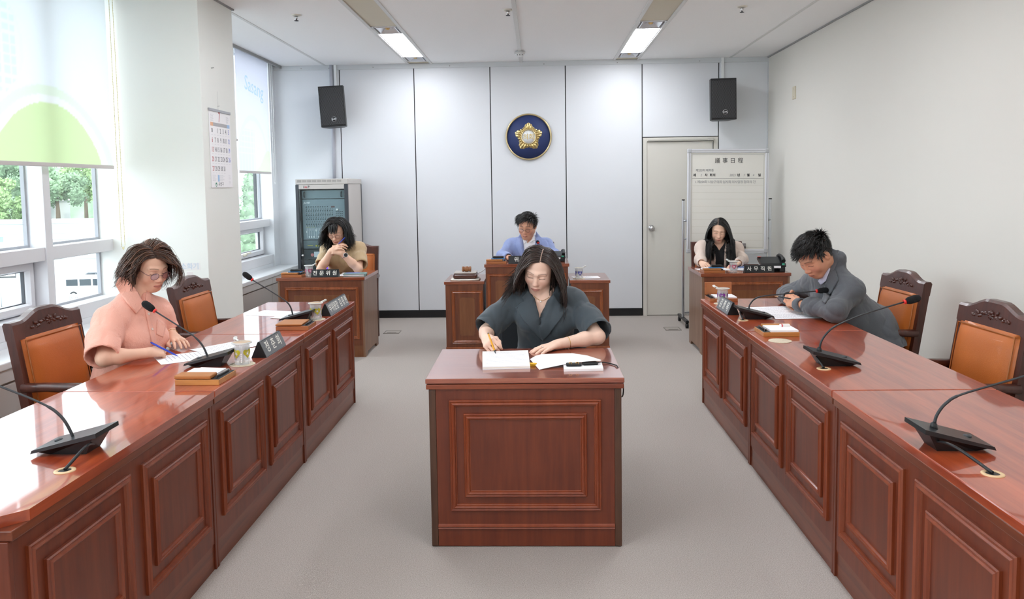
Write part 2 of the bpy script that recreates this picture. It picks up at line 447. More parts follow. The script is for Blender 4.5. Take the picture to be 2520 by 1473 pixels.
SILLM = mat('sill_white', 'e6e8ea', .3); SFR = mat('sill_front', 'b9b2ad', .45)
def sill(y0, y1, n, label, vents):
    t = thing('window_sill_cabinet', label, 'sill cabinet', (0, y0, 0))
    L = y1 - y0 - .002
    obj('top_board', MB().box(-3.10, -2.84, .001, L, .62, .66, .006), SILLM, t)
    obj('body', MB().box(-3.10, -2.875, .001, L, 0, .618), SFR, t)
    w = L / n
    for i in range(n):
        obj('front_panel', MB().box(-2.874, -2.856, i * w + .004, (i + 1) * w - .004, .03, .535, .003), SFR, t)
        obj('front_rail', MB().box(-2.874, -2.85, i * w + .002, (i + 1) * w - .002, .548, .618, .003), mat('sill_rail', 'c9c6c4', .4), t)
    for vy in vents:
        g = obj('vent_grille', MB().box(-3.04, -2.92, vy, vy + .62, .658, .664, .002), mat('vent', 'd3d3cf', .5), t)
        mbv = MB()
        for k in range(40):
            for j in range(4): mbv.box(-3.03 + j * .027, -3.03 + j * .027 + .019, vy + .015 + k * .015, vy + .015 + k * .015 + .007, .6635, .6648)
        obj('slots', mbv, mat('vent_slot', '8c8c88', .7), g)['kind'] = 'stuff'
    return t
sill(-2.55, 5.73, 7, 'long low white sill cabinet under the near window', (3.9, 2.6))
sill(6.38, 9.37, 3, 'low white sill cabinet under the far window, next to the rack', (7.0, 7.9))

# ---------------------------------------------------------------- roller blinds with their print
BLIND = mat('blind_fabric', 'ffffff', .8, spec=.1, attr='Col', transl=.5)
def blind(label, y0, y1, zb, fn, x=-3.055, sheet_n=(90, 110)):
    t = thing('roller_blind', label, 'roller blind', (x, y0, zb))
    L, H = y1 - y0, ZC + .06 - zb
    nu, nv = sheet_n
    vs = []; fs = []; cs = []
    for side in (0, 1):
        for j in range(nv + 1):
            for i in range(nu + 1):
                vs.append((-.0015 * side, L * i / nu, H * j / nv)); cs.append(fn(i / nu, (H * j / nv) / L))
    N = (nu + 1) * (nv + 1)
    for j in range(nv):
        for i in range(nu):
            a = j * (nu + 1) + i
            fs.append((a, a + 1, a + nu + 2, a + nu + 1)); fs.append((N + a, N + a + nu + 1, N + a + nu + 2, N + a + 1))
    me = bpy.data.meshes.new('fabric'); me.from_pydata(vs, [], fs)
    at = me.color_attributes.new('Col', 'FLOAT_COLOR', 'POINT')
    at.data.foreach_set('color', np.array([(*lin(c), 1) for c in cs], 'f').ravel())
    link('fabric', me, BLIND, t)
    obj('bottom_bar', MB().box(-.010, .008, -.002, L + .002, -.022, .004, .004), mat('blind_bar', 'cfcac8', .5), t)
    obj('roller', MB().lathe([(.022, -.0), (.022, L)], 16, (-.012, 0, H - .02), 'y'), WHITE, t)
    return t
def mixc(a, b, t): return [a[k] + (b[k] - a[k]) * t for k in range(3)]
def hexc(h): return [int(h[i:i + 2], 16) / 255 for i in (0, 2, 4)]
def near_print(u, v):
    c = hexc('f4f8fa')
    dome = lambda k: .31 * k * max(0., 1 - ((u - .41) / (.47 * k)) ** 2) ** .75
    if v < dome(1.28): c = hexc('eef5ec')
    if v < dome(1.13): c = hexc('f6f8f8')
    if v < dome(1.0): c = hexc('e6f2d4')
    if u < .26 and .33 < v < .8 and ((u + .02) / .25) ** 2 + ((v - .55) / .27) ** 2 < 1:
        c = hexc('f2f7f4')
        if ((u + .02) / .23) ** 2 + ((v - .55) / .25) ** 2 < 1:
            c = hexc('f4f8fa')
            if u < .17 and (u * 16) % 1 > .25 and (v * 20) % 1 > .3: c = hexc('eaf5f0')
    return c
def far_print(u, v):
    c = hexc('f2f3fa')
    if ((u - .45) / .5) ** 2 + ((v - 0) / .62) ** 2 < 1: c = hexc('eff5fb')
    if ((u - .45) / .46) ** 2 + ((v - 0) / .56) ** 2 < 1:
        c = hexc('f2f4fa')
        if u < .5 and (u * 11) % 1 > .16 and (v * 16) % 1 > .14 and v < .46: c = hexc('edf4fb')
    if v < .25 * math.exp(-((u - .93) / .25) ** 2) and u > .45: c = hexc('eef7e6')
    return c
blind('white roller blind printed with a pale green hill, over the near window', 4.43, 5.655, 1.745, near_print)
blind('plain white roller blind above the viewer end of the near window', 3.1, 4.40, 1.745, lambda u, v: hexc('f4f8fa'), sheet_n=(4, 4))
b2 = blind('roller blind with faint blue lettering over the far window', 8.09, 9.06, 1.755, far_print)
blind('white roller blind raised higher, half hidden behind the column', 6.75, 8.065, 2.075, lambda u, v: hexc('f6f8fa'), sheet_n=(4, 4))
MB_ = glass('blind_letter', (.86, .965, .99), 0.)
text('blind_lettering', 'Sasang', .22, MB_, b2, frame_m((.003, .52, .90), (0, 1, -.10), (0, 0, 1)), depth=.0004)
def pull_chain(label, x, y, z0, z1, c):
    t = thing('blind_chain', label, 'blind chain', (x, y, z0))
    mb = MB(); pts = []
    n = int((z1 - z0) / .011)
    for s in (-1, 1):
        for k in range(n): pts.append((0.004 * s, .016 * s * (1 + .3 * math.sin(k * .02)), .022 + k * .011))
    for k in range(9):
        w = math.pi * (k + 1) / 10; pts.append((.004 * math.cos(w), -.018 * math.cos(w), .022 - .022 * math.sin(w)))
    for p in pts:
        r = .0042
        mb.add([(p[0] + r * a, p[1] + r * b, p[2] + r * d) for a, b, d in ((1, 0, 0), (-1, 0, 0), (0, 1, 0), (0, -1, 0), (0, 0, 1), (0, 0, -1))],
               [(0, 2, 4), (2, 1, 4), (1, 3, 4), (3, 0, 4), (2, 0, 5), (1, 2, 5), (3, 1, 5), (0, 3, 5)], True)
    o = obj('beads', mb, mat('chain' + c, c, .4), t); o['kind'] = 'stuff'
    obj('cord', MB().tube([(.004, .016, ZC + .03 - z0), (.004, .016, .03)], .0012, 4).tube([(-.004, -.016, ZC + .03 - z0), (-.004, -.016, .03)], .0012, 4), mat('chain' + c, c), t)
pull_chain('yellow beaded pull chain looping down beside the near blind', -3.03, 5.69, 1.14, ZC, 'e8dca0')
pull_chain('white beaded pull chain beside the far blind', -3.03, 9.12, 1.62, ZC, 'eeeeee')

# ---------------------------------------------------------------- outside: car park two floors below, houses, trees, hill
GZ = -8.0
yard = struct('ground_yard', MB().add([(-330, -40, GZ), (-3.6, -40, GZ), (-3.6, 400, GZ), (-330, 400, GZ)], [(0, 1, 2, 3)]), mat('yard', '8e9090', .9, var=.05, vscale=.6), label='pale concrete car park outside the windows')
def car(label, loc, rz, kind, body, L=4.4, win='55636e'):
    t = thing('van' if kind == 'van' else 'car', label, 'van' if kind == 'van' else 'car', loc, rz, 'parked vehicles outside')
    if kind == 'van':
        prof = [(-2.3, .35), (2.15, .35), (2.3, .55), (2.28, .95), (1.75, 1.12), (1.2, 1.85), (.9, 1.95), (-2.1, 1.98), (-2.28, 1.8)]
        wins = [[(-2.05, 1.15), (-1.05, 1.15), (-1.05, 1.75), (-2.05, 1.72)], [(-.9, 1.15), (.1, 1.15), (.1, 1.75), (-.9, 1.75)], [(.25, 1.15), (1.5, 1.12), (1.1, 1.72), (.25, 1.75)]]
    else:
        prof = [(-2.2, .3), (2.1, .3), (2.25, .5), (2.2, .78), (1.2, .95), (.55, 1.42), (-1.0, 1.45), (-1.75, 1.0), (-2.2, .95)]
        wins = [[(-1.55, 1.0), (-.35, 1.0), (-.35, 1.36), (-.98, 1.36)], [(-.22, 1.0), (1.0, .98), (.5, 1.34), (-.22, 1.36)]]
    w = .85
    mb = MB().prism(prof, 'y', -w, w)
    b_ = obj('body', mb, mat('paint' + body, body, .3, coat=.5), t)
    for q in wins:
        for s in (-1, 1):
            obj('side_window', MB().prism(q, 'y', s * w, s * (w + .012)), mat('carglass' + win, '2c3840', .15), t)
    for x in (-1.45, 1.4):
        for s in (-1, 1):
            h = obj('wheel', MB().lathe([(.33, -.1), (.33, .1)], 18, (x, s * (w - .06), .33), 'y'), mat('tyre', '2a2b2d', .7), t)
            obj('hubcap', MB().lathe([(.19, -.115), (.19, .115)], 14, (x, s * (w - .06), .33), 'y'), ALU, h)
    fx = prof[2][0]
    for y0 in (-.75, .4): obj('headlight', MB().box(fx - .08, fx + .01, y0, y0 + .35, .62, .8, .02), mat('lens', 'e8eef2', .1), t)
    ws = [(1.72, 1.14), (1.22, 1.80), (1.24, 1.82), (1.76, 1.14)] if kind == 'van' else [(1.18, .97), (.58, 1.40), (.6, 1.42), (1.22, .97)]
    obj('windscreen', MB().prism(ws, 'y', -.72, .72), mat('carglass' + win, win), t)
    return t
car('white delivery van with dark rear side window parked below the near window', (-40.3, 70.3, GZ), 0.12, 'van', 'f2f4f5')
car('white saloon car parked behind the delivery van', (-36.5, 80.1, GZ), .35, 'car', 'f0f2f4')
car('silver car parked far behind the delivery van', (-48.6, 91.7, GZ), .3, 'car', 'dfe4e8')
car('blue grey car parked at the far right of the near window view', (-39.6, 90.7, GZ), 2.6, 'car', 'a9bccb')
car('white saloon car at the left of the near window view', (-60.2, 87.8, GZ), .2, 'car', 'eef1f3')
car('dark grey car parked in the row behind the delivery van', (-44.5, 79.0, GZ), .25, 'car', '6a7076')
car('pale blue car parked beyond the saloon cars', (-51.5, 96.0, GZ), .2, 'car', '9fb4c4')
car('white minibus seen head on through the far window', (-32.0, 88.0, GZ), -1.25, 'van', 'f2f4f6')
# long low wall of the neighbour, green banded shed, white halls
def house(label, loc, size, wall, roofc, band=None, rz=0., nw=4, pitch=.0):
    t = thing('building', label, 'building', loc, rz)
    lx, ly, lz = size
    obj('walls', MB().box(-lx / 2, lx / 2, -ly / 2, ly / 2, 0, lz), mat('hw' + wall, wall, .8), t)
    if pitch: obj('roof', MB().prism([(-lx / 2 - .4, lz), (lx / 2 + .4, lz), (0, lz + pitch)], 'y', -ly / 2 - .3, ly / 2 + .3), mat('hr' + roofc, roofc, .7), t)
    else: obj('roof', MB().box(-lx / 2 - .2, lx / 2 + .2, -ly / 2 - .2, ly / 2 + .2, lz, lz + .3), mat('hr' + roofc, roofc, .7), t)
    if band: obj('painted_band', MB().box(-lx / 2 - .03, lx / 2 + .03, -ly / 2 - .05, -ly / 2, lz * .62, lz * .95), mat('hb' + band, band, .7), t)
    for i in range(nw):
        x = -lx / 2 + (i + .5) * lx / nw
        f = obj('window', MB().ring(x - .6, x + .6, lz * .3, lz * .55, [(0, 0), (0, .08), (.1, .08), (.1, 0)], 'xz', -ly / 2, -1), WHITE, t)
        obj('pane', MB().box(x - .5, x + .5, -ly / 2 - .03, -ly / 2, lz * .3 + .1, lz * .55 - .1), mat('hglass', '8fa3b2', .2), f)
    return t
house('long white shed with a pale green band behind the car park', (-102.3, 135.1, GZ), (61, 14, 4.4), 'c4c8c6', 'b4babb', 'a9c8ba', .0, 9)
house('white hall with a low gable roof behind the parked cars', (-62.0, 119.7, GZ), (26, 16, 2.8), 'd4d7d7', 'c4cacc', None, 0, 3, 1.3)
house('white apartment block far outside the far window', (-69.5, 189.1, GZ), (46, 18, 29.8), 'cfd3d6', 'c0c6cc', None, 0, 7)
house('small white house at the foot of the wooded hill', (-119.7, 189.1, GZ), (8, 8, 7.5), 'c8cac8', 'a9adae', None, 0, 2, 1.5)
house('white farmhouse between the trees on the slope', (-114.0, 214.0, GZ), (8, 8, 8.5), 'c8c8c6', 'b0b0ae', None, 0, 2, 1.5)
GREENS = [mat('leaf_a', '7f9a66', .8, var=.45, vscale=1.6, bump=1., bscale=2.2), mat('leaf_b', '8ea873', .8, var=.45, vscale=1.5, bump=1., bscale=2.2), mat('leaf_c', '7f9a78', .8, var=.4, vscale=1.4, bump=1., bscale=2.2)]  # leaf greens paled: the outdoor haze is put into the colour
def blob(mb, c, r, seed, sub=3):
    bm = bmesh.new(); bmesh.ops.create_icosphere(bm, subdivisions=sub, radius=1)
    bm.verts.index_update(); vs = []
    for v in bm.verts:
        n_ = v.co.normalized(); k = 1 + .30 * noise.noise(n_ * 2.3 + Vector((seed, 0, 0))) + .30 * noise.noise(n_ * 7 + Vector((0, seed, 0)))
        vs.append((c[0] + n_.x * r[0] * k, c[1] + n_.y * r[1] * k, c[2] + n_.z * r[2] * k))
    mb.add(vs, [[v.index for v in f.verts] for f in bm.faces], True); bm.free()
def leaves(mb, c, r, n, rr, size):
    for _ in range(n):
        u = rr.uniform(-1, 1); w = rr.uniform(0, 6.283); q = math.sqrt(1 - u * u); k = rr.uniform(.75, 1.12)
        p = Vector((c[0] + r[0] * q * math.cos(w) * k, c[1] + r[1] * q * math.sin(w) * k, c[2] + r[2] * u * k))
        a = Vector((rr.gauss(0, 1), rr.gauss(0, 1), rr.gauss(0, 1))).normalized(); b = a.orthogonal().normalized(); sz = size * rr.uniform(.6, 1.3)
        mb.add([p + a * sz, p + b * sz * .6, p - a * sz, p - b * sz * .6], [(0, 1, 2, 3)])
def tree(label, loc, h, rx, mi, cone=False):
    t = thing('tree', label, 'tree', loc, 0, 'trees outside the windows')
    obj('trunk', MB().tube([(0, 0, 0), (.1, 0, h * .35), (0, 0, h * .6)], [rx * .09, rx * .07, rx * .04], 8), mat('bark', '7a6a58', .9), t)
    mb = MB(); rr = random.Random(hash(label) % 1000 + int(loc[0] * 7))
    rr = random.Random(int(abs(loc[0] * 13 + loc[1] * 7)))
    if cone:
        for k in range(7):
            f = k / 6; blob(mb, (rr.uniform(-.1, .1), rr.uniform(-.1, .1), h * (.12 + .8 * f)), (rx * (1 - f) ** .7 + .15, rx * (1 - f) ** .7 + .15, h * .13), rr.random() * 50, 1); leaves(mb, (0, 0, h * (.12 + .8 * f)), (rx * (1 - f) ** .7 + .2, rx * (1 - f) ** .7 + .2, h * .13), 150, rr, .22)
    else:
        for k in range(22):
            a = rr.uniform(0, 6.28); d = rx * rr.uniform(.15, .8)
            cc = (math.cos(a) * d, math.sin(a) * d, h * rr.uniform(.42, .92)); rd = [rx * rr.uniform(.22, .38)] * 2 + [h * rr.uniform(.08, .13)]
            blob(mb, cc, [q_ * .8 for q_ in rd], rr.random() * 50, 1); leaves(mb, cc, rd, 120, rr, .34)
    obj('crown', mb, GREENS[mi], t)
tree('tall cypress tree seen through the far window', at_z(622, 640, GZ), 13.0, 2.3, 2, True)
tt = [('broad tree left of the near window view', (-66, 88), 10, 4.5, 0), ('round bright green tree beside the shed', (-59, 84), 8.2, 3.0, 1), ('bushy tree above the low roofs', (-47, 90), 8, 4, 1),
      ('pale tree in the middle of the near window view', (-42.5, 80), 9, 4, 0), ('pale tree at the right of the near window view', (-35.5, 79), 8, 4, 1), ('hazy tree near the right window jamb', (-31, 72), 7, 3.4, 2), ('tall tree on the slope behind the small house', (-70, 106), 13, 4.6, 2), ('dark tree on the slope beside the farmhouse', (-53.5, 103), 13, 5, 0),
      ('light green tree at the foot of the slope', (-62.5, 108), 12, 4, 1), ('spreading tree above the green band of the shed', (-58.5, 95), 9, 4.2, 2), ('small tree between shed and hall', (-50.5, 76), 5.5, 2.4, 0)]
for l, (x, y), h, r_, mi in tt: tree(l, (x * 1.93, y * 1.93, GZ), h * 1.6, r_ * 1.6, mi)
# wooded hill, distance haze put into its paled green
mb = MB(); nx, ny = 60, 26
for j in range(ny + 1):
    for i in range(nx + 1):
        x = -320 + 300 * i / nx; y = 225 + 130 * j / ny
        hz = GZ + 29 * (1 - math.exp(-j / 6)) * (.75 + .25 * math.sin(i * .16)) + 6 * noise.noise((x * .06, y * .06, 3)) + 3 * noise.noise((x * .2, y * .2, 8))
        mb.v.append((x, y, max(GZ, hz) if j else GZ))
for j in range(ny):
    for i in range(nx):
        a = j * (nx + 1) + i; mb.f.append((a, a + 1, a + nx + 2, a + nx + 1)); mb.sm.append(False)
struct('ground_hill', mb, mat('hill_hazy_green', '6c8468', .9, var=.4, vscale=.18, detail=6), label='hazy wooded hill far outside')
# banner truck at the bottom of the left bay
t = thing('banner', 'pale blue street banner with orange lettering outside the lower left pane', 'banner', (-46.7, 64.7, GZ), .0)
obj('cloth', MB().box(-2.4, 1.6, -.02, .02, .9, 2.2), mat('banner_blue', 'a9d2ee', .7), t)
obj('post', MB().tube([(-2.4, 0, 0), (-2.4, 0, 2.4)], .04, 8), ALU, t); obj('post', MB().tube([(1.6, 0, 0), (1.6, 0, 2.4)], .04, 8), ALU, t)
text('lettering', '여러분과\n함께하는', .5, mat('banner_orange', 'e8a878', .7), t, frame_m((.55, -.025, 1.65), (1, 0, 0), (0, 0, 1)), .004)
t = thing('sign_board', 'low white street sign with dark lettering outside the near window', 'sign', (-35.9, 61.0, GZ))
obj('board', MB().box(-1.6, 2.6, -.04, .04, .75, 1.5, .01), WHITE, t)
obj('post', MB().box(-1.4, -1.3, -.04, .04, 0, .8), ALU, t); obj('post', MB().box(2.3, 2.4, -.04, .04, 0, .8), ALU, t)
text('lettering', '화 재', .42, mat('sign_ink', '6a6f76', .7), t, frame_m((-.75, -.045, 1.1), (1, 0, 0), (0, 0, 1)), .004)
# ================================================================== furniture
ZT = .745
W_FRONT = wood('wood_front', '5a2414', '72321a', 'z', .42, .12)
W_MOULD = wood('wood_moulding', '743019', '8a4224', 'z', .35, .2)
W_TOP = wood('wood_top', '842c11', 'b24e26', 'x', .35, .85, .8, .045)
W_EDGE = wood('wood_edge', '5a2616', '783a1e', 'x', .35, .2)
W_BACK = wood('wood_backdesk', '5c2c19', '7a4327', 'z', .38, .15)
W_BACKL = wood('wood_backdesk_field', '6b3b20', '80502f', 'z', .38, .15)
W_BTOP = wood('wood_backdesk_top', '74351f', '95553a', 'x', .2, .5)
W_BMOULD = wood('wood_backdesk_moulding', '7c3d20', 'a05a33', 'z', .25)
W_SIDE = wood('wood_side', '6f4a35', '8a6850', 'z', .4, .1)
W_DARKPOST = wood('wood_post', '3c2419', '573726', 'z', .4, .1)
PROF = [(0, 0), (0, .009), (.004, .013), (.009, .010), (.011, .013), (.017, .016), (.022, .013), (.025, .006), (.028, .005), (.030, 0)]

def side_desk(loc, rz, label, chamfer=0):
    t = thing('conference_desk', label, 'desk', loc, rz, 'side conference desks')
    h = .626
    top = MB()
    if chamfer:                                    # near end of the left row: corner cut off
        s = chamfer
        pl = [(-h, -.318 + .07), (-h + .07, -.318), (h - .002, -.318), (h - .002, .318), (-h, .318)] if s < 0 else [(-h + .002, -.318), (h - .07, -.318), (h, -.318 + .07), (h, .318), (-h + .002, .318)]
        top.prism(pl, 'z', ZT - .03, ZT)
    else: top.box(-h + .002, h - .002, -.318, .318, ZT - .03, ZT, .004)
    obj('tabletop', top, W_TOP, t)
    obj('top_edge', MB().box(-h + .004, h - .004, -.314, .30, ZT - .058, ZT - .0305, .003), W_EDGE, t)
    obj('front_panel', MB().box(-h + .018, h - .018, -.30, -.275, .11, ZT - .059), W_FRONT, t)
    obj('plinth', MB().box(-h + .018, h - .018, -.296, -.272, .0, .109), W_EDGE, t)
    for s in (-1, 1):
        obj('side_panel', MB().box(min(s * h, s * (h - .018)), max(s * h, s * (h - .018)), -.304, .29, 0, ZT - .059, .002), W_FRONT, t)
    for a, b in ((-.555, -.035), (.045, .565)):
        obj('moulding', MB().ring(a, b, .19, .645, PROF, 'xz', -.30, -1), W_MOULD, t)
        p = obj('raised_panel', MB().box(a + .075, b - .075, -.305, -.299, .265, .57), W_FRONT, t)
        obj('moulding', MB().ring(a + .07, b - .07, .26, .575, PROF, 'xz', -.30, -1), W_MOULD, p)
    return t
xl, xr = -1.645, 1.465
side_desk((xl, 5.025, 0), math.pi / 2, 'red-brown desk at the far end of the left row, with the two-part nameplate')
side_desk((xl, 3.77, 0), math.pi / 2, 'red-brown desk in the middle of the left row, before the person in pink')
side_desk((xl, 2.515, 0), math.pi / 2, 'red-brown desk at the near end of the left row, with its corner cut off', -1)
side_desk((xr, 4.975, 0), -math.pi / 2, 'red-brown desk at the far end of the right row, before the person in grey')
side_desk((xr, 3.72, 0), -math.pi / 2, 'red-brown desk in the middle of the right row, with the loose coaster')
side_desk((xr, 2.465, 0), -math.pi / 2, 'red-brown desk at the near end of the right row, running out of the picture')

# desk in the middle
t = thing('witness_desk', 'single red-brown panelled desk standing alone in the middle of the carpet', 'desk', (-.0625, 3.63, 0))
w = .412
obj('tabletop', MB().box(-w - .012, w + .012, -.312, .31, ZT - .022, ZT, .003), wood('wood_top_mid', '7a3322', 'a4604a', 'x', .2, .8, 1., .08), t)
obj('under_top', MB().box(-w - .010, w + .010, -.31, .31, ZT - .047, ZT - .025, .003), wood('wood_edge_mid', '6a2c1a', '8d4528', 'x', .22), t)
obj('shadow_gap', MB().box(-w, w, -.30, .30, ZT - .026, ZT - .0215), GROOVE, t)
obj('front_panel', MB().box(-w + .03, w - .03, -.30, -.278, .004, ZT - .048), W_FRONT, t)
for s in (-1, 1):
    obj('side_panel', MB().box(min(s * w, s * (w - .029)), max(s * w, s * (w - .029)), -.302, .30, .004, ZT - .048, .002), W_DARKPOST, t)
obj('moulding', MB().ring(-.325, .325, .164, .65, PROF, 'xz', -.30, -1), W_MOULD, t)
p = obj('raised_panel', MB().box(-.262, .262, -.304, -.299, .226, .59), W_FRONT, t)
obj('moulding', MB().ring(-.2635, .2635, .2255, .591, PROF, 'xz', -.30, -1), W_MOULD, p)
obj('base_rail', MB().prism([(-.30, .08), (-.309, .084), (-.306, .089), (-.312, .094), (-.306, .098), (-.30, .103)], 'x', -w + .03, w - .03), W_MOULD, t)
obj('foot', MB().box(-w + .006, -w + .05, -.29, .29, 0, .004), BLACK, t); obj('foot', MB().box(w - .05, w - .006, -.29, .29, 0, .004), BLACK, t)

# desks along the back
def back_desk(loc, w, label, fields):
    t = thing('staff_desk', label, 'desk', loc, 0, 'desks along the back')
    obj('tabletop', MB().box(-w - .012, w + .012, -.31, .31, ZT - .03, ZT, .003), W_BTOP, t)
    obj('front_panel', MB().box(-w + .018, w - .018, -.30, -.28, .11, ZT - .031), W_BACK, t)
    obj('plinth', MB().box(-w + .018, w - .018, -.295, -.275, 0, .109), W_BACKL, t)
    for s in (-1, 1):
        mb = MB().prism([(-.302, 0), (-.22, 0), (-.19, .035), (.19, .035), (.22, 0), (.30, 0), (.30, ZT - .031), (-.302, ZT - .031)], 'x', min(s * w, s * (w - .018)), max(s * w, s * (w - .018)))
        obj('side_panel', mb, W_SIDE, t)
    for (a, b, z0, z1) in fields:
        obj('moulding', MB().ring(a, b, z0, z1, PROF, 'xz', -.30, -1), W_BMOULD, t)
        p = obj('raised_panel', MB().box(a + .085, b - .085, -.306, -.299, z0 + .08, z1 - .075, .002), W_BACKL, t)
    return t
back_desk((-2.0, 7.49, 0), .398, 'brown panelled desk at the back left, in front of the equipment rack', [(-.335, .35, .168, .655)])
back_desk((1.875, 7.47, 0), .392, 'brown panelled desk at the back right, in front of the whiteboard', [(-.33, .33, .168, .665)])

t = thing('chair_desk', 'stepped brown presiding desk with low wings below the round emblem', 'desk', (-.105, 7.78, 0))
def wingbox(a, b, zt, nm):
    obj(nm + '_top', MB().box(a, b, -.31, .30, zt - .03, zt, .003), W_BTOP, t)
    obj(nm + '_front', MB().box(a + .012, b - .012, -.30, -.28, .03, zt - .031), W_BACK, t)
    obj(nm + '_base', MB().box(a + .008, b - .008, -.308, .28, 0, .029, .003), W_BMOULD, t)
    for x in (a + .012, b - .03): obj(nm + '_side', MB().box(x, x + .018, -.28, .29, .03, zt - .031), W_BACK, t)
wingbox(-.79, -.405, .66, 'wing'); wingbox(.405, .79, .66, 'wing'); wingbox(-.403, .403, .82, 'podium')
for (a, b, z0, z1) in ((-.72, -.425, .062, .57), (.425, .72, .062, .57), (-.375, .375, .062, .73)):
    obj('moulding', MB().ring(a, b, z0, z1, PROF, 'xz', -.30, -1), W_BMOULD, t)
    c = .012; p0, p1, q0, q1 = a + .075, b - .075, z0 + .075, z1 - .065
    obj('raised_panel', MB().prism([(p0, q0 + c), (p0 + c, q0 + c), (p0 + c, q0), (p1 - c, q0), (p1 - c, q0 + c), (p1, q0 + c), (p1, q1 - c), (p1 - c, q1 - c), (p1 - c, q1), (p0 + c, q1), (p0 + c, q1 - c), (p0, q1 - c)], 'y', -.308, -.30), W_BACKL, t)

# wooden armchairs
LEATHER = mat('tan_leather', 'b66222', .48, var=.10, vscale=5, bump=.25, bscale=220, coat=.1)
W_CH = wood('wood_chair', '381810', '562a1e', 'z', .34, .2)
def crest_z(u):
    a = abs(u) / .262
    s = max(0., min(1., (a - .18) / .62)); s = s * s * (3 - 2 * s)
    return .992 - .045 * s
def make_chair():
    t = thing('armchair', '', 'chair', (0, 0, 0))
    lean = lambda z: .205 + max(0, z - .42) * .16
    # back frame: two posts
    for s in (-1, 1):
        x0, x1 = sorted((s * .262, s * .228))
        mb = MB()
        zs = [.0, .3, .45, .6, .75, .88]
        for a, b in zip(zs[:-1], zs[1:]):
            pass
        prof = [(lean(z) - .022, z) for z in zs] + [(lean(z) + .022, z) for z in zs[::-1]]
        mb.prism(prof, 'x', x0, x1); obj('back_post', mb, W_CH, t)
    # crest rail
    mb = MB(); n = 24; z0 = .862
    us = [-.264 + .528 * i / n for i in range(n + 1)]
    rows = []
    for u in us:
        zt = crest_z(u); y = lean(zt)
        rows.append([(u, lean(z0) - .024, z0), (u, y - .026, zt - .012), (u, y - .016, zt), (u, y + .016, zt), (u, y + .024, zt - .012), (u, lean(z0) + .024, z0)])
    vs = [p for r in rows for p in r]; fs = []
    for i in range(n):
        for k in range(6): fs.append((i * 6 + k, i * 6 + (k + 1) % 6, (i + 1) * 6 + (k + 1) % 6, (i + 1) * 6 + k))
    fs += [tuple(range(5, -1, -1)), tuple(n * 6 + k for k in range(6))]
    mb.add(vs, fs); cr = obj('crest_rail', mb, W_CH, t)
    # carved spray on the crest
    mb = MB(); rr = random.Random(3)
    def petal(cx, cz, ang, L, wd, h):
        y0 = lean(cz) - .026; m = 6
        vs = []; fs = []
        for i in range(m + 1):
            q = i / m; wq = wd * math.sin(math.pi * min(1, q * 1.02 + .02)) ** .7
            for k, (o_, hh) in enumerate(((-1, 0), (-.5, .7), (0, 1), (.5, .7), (1, 0))):
                lx, lz = L * q, o_ * wq
                vs.append((cx + lx * math.cos(ang) - lz * math.sin(ang), y0 - h * hh * math.sin(math.pi * (q * .9 + .05)) + .001, cz + lx * math.sin(ang) + lz * math.cos(ang)))
        for i in range(m):
            for k in range(4): a = i * 5 + k; fs.append((a, a + 5, a + 6, a + 1))
        mb.add(vs, fs, True)
    for k in range(8): petal(0, .922, k * math.pi / 4, .026, .009, .008)
    for s in (-1, 1):
        for k in range(9):
            x = s * (.03 + .0125 * k); zc_ = .920 - .0016 * k + .006 * math.sin(k * 1.3)
            petal(x, zc_, (0 if s > 0 else math.pi) + rr.uniform(-1.1, 1.1), .026 - .001 * k, .008, .007)
    obj('carving', mb, W_CH, cr)
    # leather pads
    def pad(name, fn, nu, nv, parent):
        vs = []; fs = []
        for j in range(nv + 1):
            for i in range(nu + 1): vs.append(fn(i / nu, j / nv))
        for j in range(nv):
            for i in range(nu): a = j * (nu + 1) + i; fs.append((a, a + 1, a + nu + 2, a + nu + 1))
        return obj(name, MB().add(vs, fs, True), LEATHER, parent, fix=False)
    mb = MB(); n = 12; vs = []; fs = []
    for j in range(n + 1):
        for i in range(n + 1):
            u, v = i / n * 2 - 1, j / n * 2 - 1
            e = (1 - abs(u) ** 8) * (1 - abs(v) ** 8); z = .665 + v * .205
            vs.append((u * .226, lean(z) - .022 - .03 * e ** .5 - .012 * (1 - u * u) * (1 - v * v), z))
    for j in range(n):
        for i in range(n): a = j * (n + 1) + i; fs.append((a, a + 1, a + n + 2, a + n + 1))
    b0 = len(vs); vs += [(sx * .226, lean(z) + .014, z) for z in (.46, .87) for sx in (-1, 1)]
    c = (0, n, n * (n + 1), n * (n + 1) + n)
    fs += [(c[0], b0, b0 + 1, c[1]), (c[1], b0 + 1, b0 + 3, c[3]), (c[3], b0 + 3, b0 + 2, c[2]), (c[2], b0 + 2, b0, c[0]), (b0, b0 + 2, b0 + 3, b0 + 1)]
    bp_ = obj('back_pad', mb.add(vs, fs, True), LEATHER, t)
    mbp = MB()
    pts = []
    for u, v in [(-1, -1), (0, -1), (1, -1), (1, 0), (1, 1), (0, 1), (-1, 1), (-1, 0)]:
        z = .665 + v * .192; pts.append((u * .216, lean(z) - .041, z))
    obj('piping', mbp.tube(pts, .0035, 6, closed=True), mat('leather_piping', 'a5602a', .45), bp_)
    obj('seat_pad', MB().box(-.235, .235, -.25, .20, .42, .475, .02), LEATHER, t)
    obj('seat_frame', MB().box(-.245, .245, -.255, .21, .365, .419, .006), W_CH, t)
